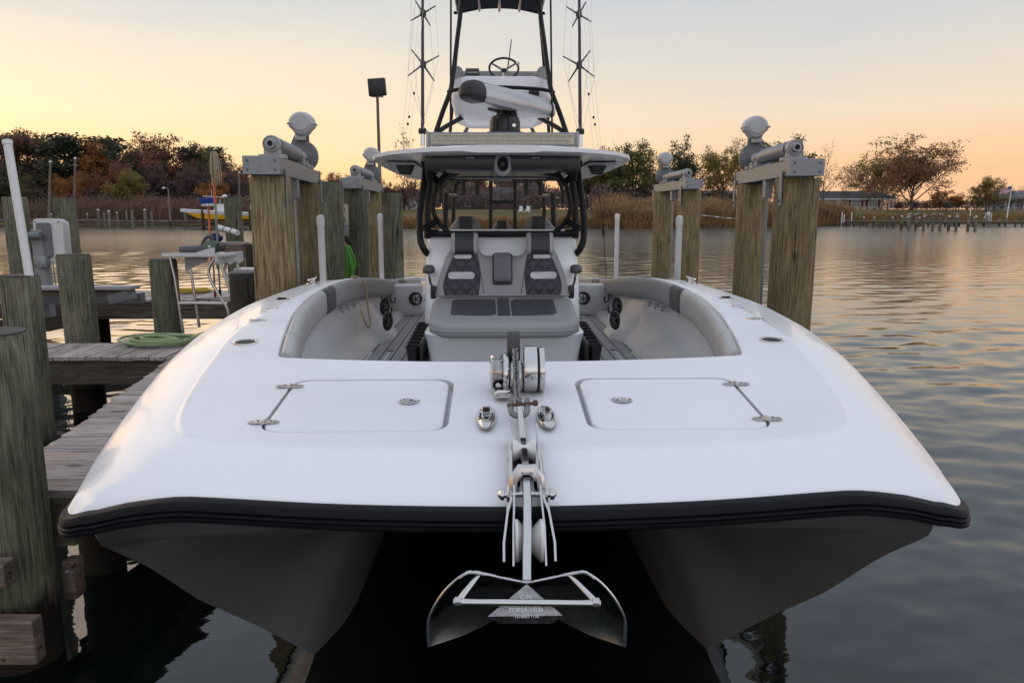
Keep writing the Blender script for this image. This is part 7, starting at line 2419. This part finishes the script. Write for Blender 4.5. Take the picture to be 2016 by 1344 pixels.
# radar: open array with polished body and black end, on its pedestal
A, B = bp(938, 186, 6.30), bp(1079, 219, 7.05)
ax_ = (B - A).normalized()
def rad_ring(c, f, fz=1.0):
    side = ax_.cross(Vector((0, 0, 1))).normalized()
    up = side.cross(ax_).normalized()
    out = []
    for k in range(22):
        t = 2 * math.pi * k / 22
        yy_, zz_ = math.cos(t), math.sin(t)
        zz_ = max(zz_, -0.62)
        out.append(c + side * (0.092 * f * yy_) + up * (0.105 * f * zz_ * fz))
    return out
ra = part(MB().loft([rad_ring(A + ax_ * 0.015, 1.0), rad_ring(A.lerp(B, 0.5), 1.0), rad_ring(B - ax_ * 0.03, 0.97), rad_ring(B, 0.90)]), "radar_array", mat("polished_grey_shell", (0.50, 0.50, 0.51), 0.30, 0.45), None, sharp=50)
part(MB().loft([rad_ring(A + ax_ * 0.016, 1.02), rad_ring(A - ax_ * 0.05, 1.0), rad_ring(A - ax_ * 0.11, 0.86), rad_ring(A - ax_ * 0.145, 0.66), rad_ring(A - ax_ * 0.155, 0.4), rad_ring(A - ax_ * 0.157, 0.05)]), "radar_end_cap", M_blackp, ra, sharp=50)
part(MB().loft([rad_ring(B - ax_ * 0.05, 1.0), rad_ring(B - ax_ * 0.045, 1.012), rad_ring(B - ax_ * 0.035, 0.99)], cap=False), "radar_band", M_dgrey, ra)
pc_ = bp(994, 262, 6.72)
ped = MB().lathe(Vector((pc_.x, pc_.y, 2.585)), (0, 0, 1), [(0.11, 0), (0.11, 0.11), (0.16, 0.115), (0.16, 0.138), (0.132, 0.145), (0.130, 0.225), (0.115, 0.265), (0.075, 0.28), (0.055, 0.33)], 22)
po_ = part(ped, "radar_pedestal", M_blackp)
part(MB().box((pc_.x - 0.02, pc_.y, 2.895), (0.26, 0.10, 0.035), Matrix.Rotation(R(14), 4, "Y"), bev=0.012), "radar_bracket", M_blackp, po_)
part(MB().lathe((pc_.x + 0.075, pc_.y - 0.112, 2.77), (0, -1, 0), [(0.016, 0), (0.015, 0.012), (0.005, 0.012)], 10), "cable_gland", M_chrome, po_)
for x in (-0.09, 0.03):
    part(MB().box((pc_.x + x, pc_.y - 0.125, 2.785), (0.012, 0.02, 0.12)), "pedestal_rib", M_black, po_, False)

# light bar on the roof edge
lb = part(MB().box((0, 6.15, bp(992, 275, 6.15).z), (1.165, 0.075, 0.105), bev=0.006), "light_bar", M_galv)
zl = bp(992, 275, 6.15).z
part(MB().box((0, 6.112, zl), (1.11, 0.006, 0.072)), "light_lens", M_led, lb, False)
ce = MB()
for r_ in range(2):
    for k in range(44):
        ce.lathe((-0.545 + 1.09 * (k + 0.5 * (r_ == 1)) / 44, 6.108, zl + (0.017 if r_ else -0.017)), (0, -1, 0), [(0.014, 0.0), (0.015, 0.004), (0.009, 0.001), (0.003, -0.001)], 8, cap=False)
tag(part(ce, "lamp_cell", mat("lamp_cell_glass", (0.34, 0.31, 0.23), 0.2, 0.6, var=0.2, vscale=30), lb), kind="stuff")
for s in (1, -1):
    part(MB().box((s * 0.585, 6.15, zl), (0.02, 0.09, 0.12), bev=0.004), "light_bar_end", M_alu, lb)
    part(MB().box((s * 0.45, 6.18, zl - 0.075), (0.05, 0.05, 0.05), bev=0.006), "light_bar_foot", M_blackp, lb)
# ------------------------------------------------------------------ windlass, chain, bow roller, anchor
wy, wz = 2.825, deck_z(0, 2.825)
wx = -0.005
wl_ = part(MB().box((wx - 0.045, wy - 0.05, wz + 0.012), (0.06, 0.13, 0.024), bev=0.006), "windlass", M_chrome)
# motor drum on the right with a dark joint
def drum(x0, x1, r, name, m=M_chrome, bev=0.010):
    return part(MB().lathe((x0, wy, wz + r * 0.97), (1, 0, 0), [(r * 0.55, 0.0), (r - bev, 0.001), (r - bev * 0.3, bev * 0.3), (r, bev), (r, x1 - x0 - bev), (r - bev * 0.3, x1 - x0 - bev * 0.3), (r - bev, x1 - x0 - 0.001), (r * 0.5, x1 - x0)], 36), name, m, wl_, sharp=25)
drum(0.030, 0.084, 0.088, "windlass_drum")
drum(0.0835, 0.0875, 0.084, "drum_joint", M_dark, 0.002)
drum(0.0870, 0.112, 0.086, "drum_cover")
for dx in (0.076, 0.098):
    part(MB().lathe((dx, wy - 0.084, wz + 0.075), (0, -1, 0.2), [(0.006, 0), (0.005, 0.005), (0.002, 0.007)], 8), "drum_screw", M_steel, wl_)
drum(-0.048, -0.022, 0.074, "gypsy_flange")
# rope capstan: waisted chrome barrel
part(MB().lathe((-0.048, wy, wz + 0.076), (-1, 0, 0), [(0.072, 0.0), (0.056, 0.006), (0.044, 0.015), (0.047, 0.022), (0.060, 0.030), (0.066, 0.037), (0.061, 0.044), (0.040, 0.048), (0.01, 0.049)], 32, cap=False), "capstan", M_chrome, wl_, sharp=25)
drum(-0.022, 0.030, 0.060, "gypsy", M_steel)
part(MB().box((wx, wy + 0.03, wz + 0.165), (0.05, 0.02, 0.12), bev=0.004), "chain_pipe", M_dgrey, wl_)
part(MB().box((-0.045, wy - 0.108, wz + 0.016), (0.055, 0.03, 0.03), bev=0.005), "windlass_foot", M_chrome, wl_)
part(MB().box((-0.050, wy - 0.124, wz + 0.018), (0.03, 0.004, 0.012)), "foot_plate", M_steel, wl_, False)

# bow roller bracket: two cheek plates over the bow, roller, pin
RX = 0.010                                     # the anchor gear sits a little to the right of the centre line
zr = deck_z(0, 2.1)
cheeks = []
for s in (-1, 1):
    prof_c = [(2.35, 0.010), (2.345, 0.066), (2.25, 0.058), (2.12, 0.062), (1.99, 0.06), (1.94, 0.04), (1.88, -0.02), (1.855, -0.06), (1.88, -0.075), (1.94, -0.035), (2.02, 0.004), (2.12, 0.004)]
    pc = MB()
    def tfc(p):
        y, zz = p.x, p.y
        flare = 0.022 * sstep(1.98, 1.90, y) 
        base_z = deck_z(0, max(y, 2.08)) if y > 2.03 else zr - 0.035
        return Vector((RX + s * (0.042 + flare) + s * p.z, y, base_z + zz))
    pc.prism(prof_c, 0, 0.006, tfc)
    br_ = part(pc, "roller_cheek", M_chrome, None, sharp=30)
    cheeks.append(br_)
    part(MB().lathe((RX + s * 0.05, 2.02, zr + 0.025), (s, 0, 0), [(0.010, 0), (0.010, 0.012), (0.016, 0.014), (0.016, 0.024), (0.006, 0.032)], 12), "pin_nut", M_chrome, br_)
part(MB().box((RX, 2.24, deck_z(0, 2.24) + 0.004), (0.098, 0.20, 0.008), Matrix.Rotation(math.atan(0.12), 4, "X"), bev=0.003, seg=1), "roller_base", M_chrome, None, sharp=30)
part(MB().cyl((RX - 0.05, 2.02, zr + 0.025), (RX + 0.05, 2.02, zr + 0.025), 0.008, 10), "roller_pin", M_chrome, cheeks[0])
def roller(y, z, r, w):
    return part(MB().lathe((RX - w / 2, y, z), (1, 0, 0), [(r * 0.3, 0), (r, 0.0), (r, w * 0.10), (r * 0.52, w * 0.44), (r * 0.5, w * 0.5), (r * 0.52, w * 0.56), (r, w * 0.90), (r, w), (r * 0.3, w)], 30), "roller", M_roll, None, sharp=40)
roller(2.24, deck_z(0, 2.24) + 0.035, 0.036, 0.070)
roller(1.90, zr - 0.058, 0.056, 0.074)
# second pair of plates, pivoting, that hold the big roller
for s in (-1, 1):
    q = [(2.06, 0.035), (2.02, 0.055), (1.96, 0.02), (1.90, -0.02), (1.85, -0.105), (1.865, -0.12), (1.91, -0.11), (1.95, -0.06), (2.03, 0.0)]
    part(MB().prism(q, 0, 0.005, lambda p: Vector((RX + s * (0.034 + 0.006 * sstep(2.0, 1.86, p.x)) + s * p.z, p.x, zr + p.y))), "roller_arm", M_chrome, None, sharp=30)
part(MB().tube([(RX - 0.035, 2.03, zr + 0.03), (RX - 0.033, 2.03, zr + 0.07), (RX - 0.018, 2.035, zr + 0.092), (RX + 0.018, 2.035, zr + 0.092), (RX + 0.033, 2.03, zr + 0.07), (RX + 0.035, 2.03, zr + 0.03)], 0.012, 8, flat=1.4), "keeper_strap", M_chrome, cheeks[0])

# anchor: a thing of its own, held on the roller
sh0 = Vector((0.006, 2.50, deck_z(0, 2.5) + 0.045))      # shackle end of the shank
pts_s = [sh0, bp(1028, 862, 2.36), bp(1032, 898, 2.22), bp(1036, 950, 2.04), bp(1038, 1000, 1.94), bp(1038, 1062, 1.865), bp(1037, 1110, 1.82), bp(1037, 1146, 1.79)]
W0 = b2w(pts_s[-1])
anchor = thing("anchor", "polished steel anchor with wide flukes hanging under the bow roller", "anchor", W0)
def apt(p): return b2w(p) - W0
sp_ = [apt(p) for p in spline(pts_s, 5)]
def shank(ps, w0, w1, h0, h1):
    rings = []
    for i, p in enumerate(ps):
        t = (ps[min(i + 1, len(ps) - 1)] - ps[max(i - 1, 0)]).normalized()
        x = Vector((1, 0, 0)); n_ = x.cross(t).normalized()
        f = i / (len(ps) - 1)
        w, h = w0 + (w1 - w0) * f, h0 + (h1 - h0) * f
        rings.append([p + x * (w * a) + n_ * (h * b) for a, b in ((-0.8, -1), (0.8, -1), (1, -0.8), (1, 0.8), (0.8, 1), (-0.8, 1), (-1, 0.8), (-1, -0.8))])
    return MB().loft(rings)
shank(sp_, 0.0105, 0.0125, 0.022, 0.030).build("shank", M_chrome, anchor, sharp=30)
# flukes in the anchor's own frame: crown at the origin
C_ = lambda px, py, Y: P(px, py, Y) - W0
crown = C_(1037, 1146, 1.79)
def fluke(s):
    def pt(dx, py, Y): return C_(1037 + s * dx, py, Y)
    top_edge = [crown, pt(55, 1135, 1.785), pt(102, 1125, 1.78), pt(125, 1130, 1.78), pt(155, 1155, 1.785), pt(178, 1186, 1.79), pt(193, 1222, 1.80), pt(192, 1270, 1.81)]
    low_edge = [C_(1037 + s * 2, 1156, 1.80), pt(24, 1180, 1.83), pt(48, 1205, 1.86), pt(68, 1222, 1.88), pt(95, 1236, 1.89), pt(125, 1250, 1.88), pt(160, 1262, 1.85), pt(190, 1272, 1.815)]
    te, le = spline(top_edge, 3), spline(low_edge, 3)
    mb = MB()
    n_ = len(te)
    K = 5
    for side in (0, 1):
        for i in range(n_):
            for k in range(K):
                f = k / (K - 1)
                p = te[i].lerp(le[i], f) + Vector((0, 0.04 * math.sin(math.pi * f) * math.sin(math.pi * i / (n_ - 1)), 0))
                mb.v.append(tuple(p + Vector((0, 0.005 if side else -0.003, -0.002 if side else 0.002))))
    def id_(side, i, k): return side * n_ * K + i * K + k
    for i in range(n_ - 1):
        for k in range(K - 1):
            mb.f.append((id_(0, i, k), id_(0, i + 1, k), id_(0, i + 1, k + 1), id_(0, i, k + 1)))
            mb.f.append((id_(1, i, k), id_(1, i, k + 1), id_(1, i + 1, k + 1), id_(1, i + 1, k)))
    for i in range(n_ - 1):
        mb.f.append((id_(0, i, 0), id_(1, i, 0), id_(1, i + 1, 0), id_(0, i + 1, 0)))
        mb.f.append((id_(0, i, K-1), id_(0, i + 1, K-1), id_(1, i + 1, K-1), id_(1, i, K-1)))
    fo = mb.build("fluke", M_fluke, anchor, sharp=40)
    MB().tube([p + Vector((0, -0.004, 0.001)) for p in te], 0.0042, 7).build("fluke_edge", M_chrome, fo)
for s in (-1, 1): fluke(s)
bl_, br2 = C_(893, 1184, 1.735), C_(1182, 1187, 1.735)
MB().tube([bl_, br2], 0.0085, 12).build("stock_bar", M_chrome, anchor)
MB().tube([C_(941, 1131, 1.79), C_(905, 1180, 1.74)], 0.0085, 12).build("stock_strut", M_chrome, anchor)
MB().tube([C_(1122, 1131, 1.79), C_(1171, 1183, 1.74)], 0.0085, 12).build("stock_strut", M_chrome, anchor)
for q in (C_(902, 1183, 1.738), C_(1173, 1185, 1.738)):
    MB().lathe(q - Vector((0.012, 0, 0)), (1, 0, 0), [(0.004, 0), (0.012, 0.004), (0.012, 0.02), (0.004, 0.024)], 10).build("weld", M_steel, anchor)
# faceted toe plate between the flukes
tp = [C_(1037, 1149, 1.785), C_(960, 1213, 1.745), C_(982, 1227, 1.750), C_(1086, 1227, 1.750), C_(1108, 1211, 1.745)]
dp = Vector((0, 0.05, -0.012))
toe = MB().add(tp + [p + dp for p in tp], [(0, 1, 2, 3, 4), (9, 8, 7, 6, 5)] + [(i, 5 + i, 5 + (i + 1) % 5, (i + 1) % 5) for i in range(5)])
toeo = toe.build("toe_plate", mat("worn_steel", (0.30, 0.29, 0.29), 0.30, 1.0, var=0.35, rvar=0.15, vscale=60, bump=0.15, bscale=80), anchor, False)
def emboss(text, px, py, Y, size, name="stamped_text"):
    cu = bpy.data.curves.new("stamped_text", "FONT")
    cu.body = text; cu.size = size; cu.extrude = 0.0008; cu.align_x = "CENTER"; cu.align_y = "CENTER"
    tmp = bpy.data.objects.new("tmp_text", cu); COL.objects.link(tmp)
    dg = bpy.context.evaluated_depsgraph_get()
    m_ = bpy.data.meshes.new_from_object(tmp.evaluated_get(dg))
    bpy.data.objects.remove(tmp)
    m_.materials.clear(); m_.materials.append(M_chrome)
    u = (tp[4] - tp[1]).normalized(); n0 = (tp[1] - tp[0]).cross(tp[4] - tp[0]).normalized()
    if n0.y > 0: n0 = -n0
    v = n0.cross(u).normalized()
    if v.z < 0: v = -v
    o = link("stamped_text", m_, toeo)
    # put it on the plate's plane
    ray = (P(px, py, 1.0) - cam.location).normalized()
    c0 = cam.location - W0
    t = (tp[0] - c0).dot(n0) / ray.dot(n0)
    o.matrix_local = Matrix.Translation(c0 + ray * t + n0 * 0.0016) @ Matrix((u, v, n0)).transposed().to_4x4()
    return o
emboss("C-N", 1035, 1175, 1.8, 0.016)
emboss("TORSA-35LBI", 1035, 1200, 1.8, 0.015)
emboss("1216002 1130", 1037, 1213, 1.8, 0.0105)

# shackle and swivel between shank and chain
shk = MB()
a = b2w(pts_s[0])
ring = [a + Vector((0.028 * math.cos(R(t)) - 0.002, 0.012 + 0.03 * math.sin(R(t)), 0.002 + 0.012 * math.sin(R(t)))) for t in range(180, 361, 15)]
ring = [a + Vector((-0.03, 0.07, 0.015))] + ring + [a + Vector((0.026, 0.07, 0.015))]
S0 = a.copy()
sho = thing("shackle", "galvanised shackle with rusty pin joining chain and anchor", "shackle", S0)
MB().tube([p - S0 for p in ring], 0.0105, 10).build("bow", M_galvchain, sho)
for x in (-0.03, 0.026): MB().lathe(Vector((x - 0.008, 0.07, 0.015)), (1, 0, 0), [(0.006, 0), (0.017, 0.002), (0.017, 0.016), (0.006, 0.018)], 12).build("eye", M_galvchain, sho)
MB().cyl((-0.042, 0.03, 0.014), (0.05, 0.045, 0.018), 0.006, 8).build("pin", M_rust, sho)
MB().lathe(Vector((0.045, 0.045, 0.018)), (1, 0, 0.1), [(0.004, 0), (0.011, 0.003), (0.011, 0.016), (0.004, 0.019)], 8).build("pin_head", M_rust, sho)

# anchor chain from the shackle over the gypsy
cp = spline([a + Vector((-0.001, 0.065, 0.022)), b2w((0.004, 2.64, deck_z(0, 2.64) + 0.045)), b2w((0.002, 2.715, wz + 0.060)), b2w((0.001, 2.745, wz + 0.105)), b2w((0.001, 2.785, wz + 0.142)), b2w((0, 2.83, wz + 0.154)), b2w((0, 2.88, wz + 0.126))], 14)
ch = thing("anchor_chain", "grey galvanised chain running from the windlass to the anchor", "chain", cp[0])
seg = [(cp[i + 1] - cp[i]).length for i in range(len(cp) - 1)]
tot = sum(seg)
def along(d):
    for i, L_ in enumerate(seg):
        if d <= L_: return cp[i].lerp(cp[i + 1], d / L_), (cp[i + 1] - cp[i]).normalized()
        d -= L_
    return cp[-1], (cp[-1] - cp[-2]).normalized()
pitch = 0.0245
lk = MB()
pr_ = []
for t in range(0, 360, 20):
    c_, s_ = math.cos(R(t)), math.sin(R(t))
    pr_.append(Vector(((0.0095 if c_ > 0 else -0.0095) + 0.0105 * c_, 0.0105 * s_, 0)))
lk.tube(pr_, 0.0049, 8, closed=True)
lkm = lk.mesh("link", M_galvchain, True, None)
k = 0
d = 0.006
while d < tot - 0.005:
    p, t = along(d)
    x = Vector((1, 0, 0)); n_ = x.cross(t).normalized(); x2 = t.cross(n_)
    roll = R(45 if k % 2 else -45)
    a1 = n_ * math.cos(roll) + x2 * math.sin(roll)
    b1 = t.cross(a1)
    o = link("link", lkm, ch)
    o.matrix_local = Matrix.Translation(p - cp[0]) @ Matrix((t, a1, b1)).transposed().to_4x4()
    d += pitch * 0.97; k += 1
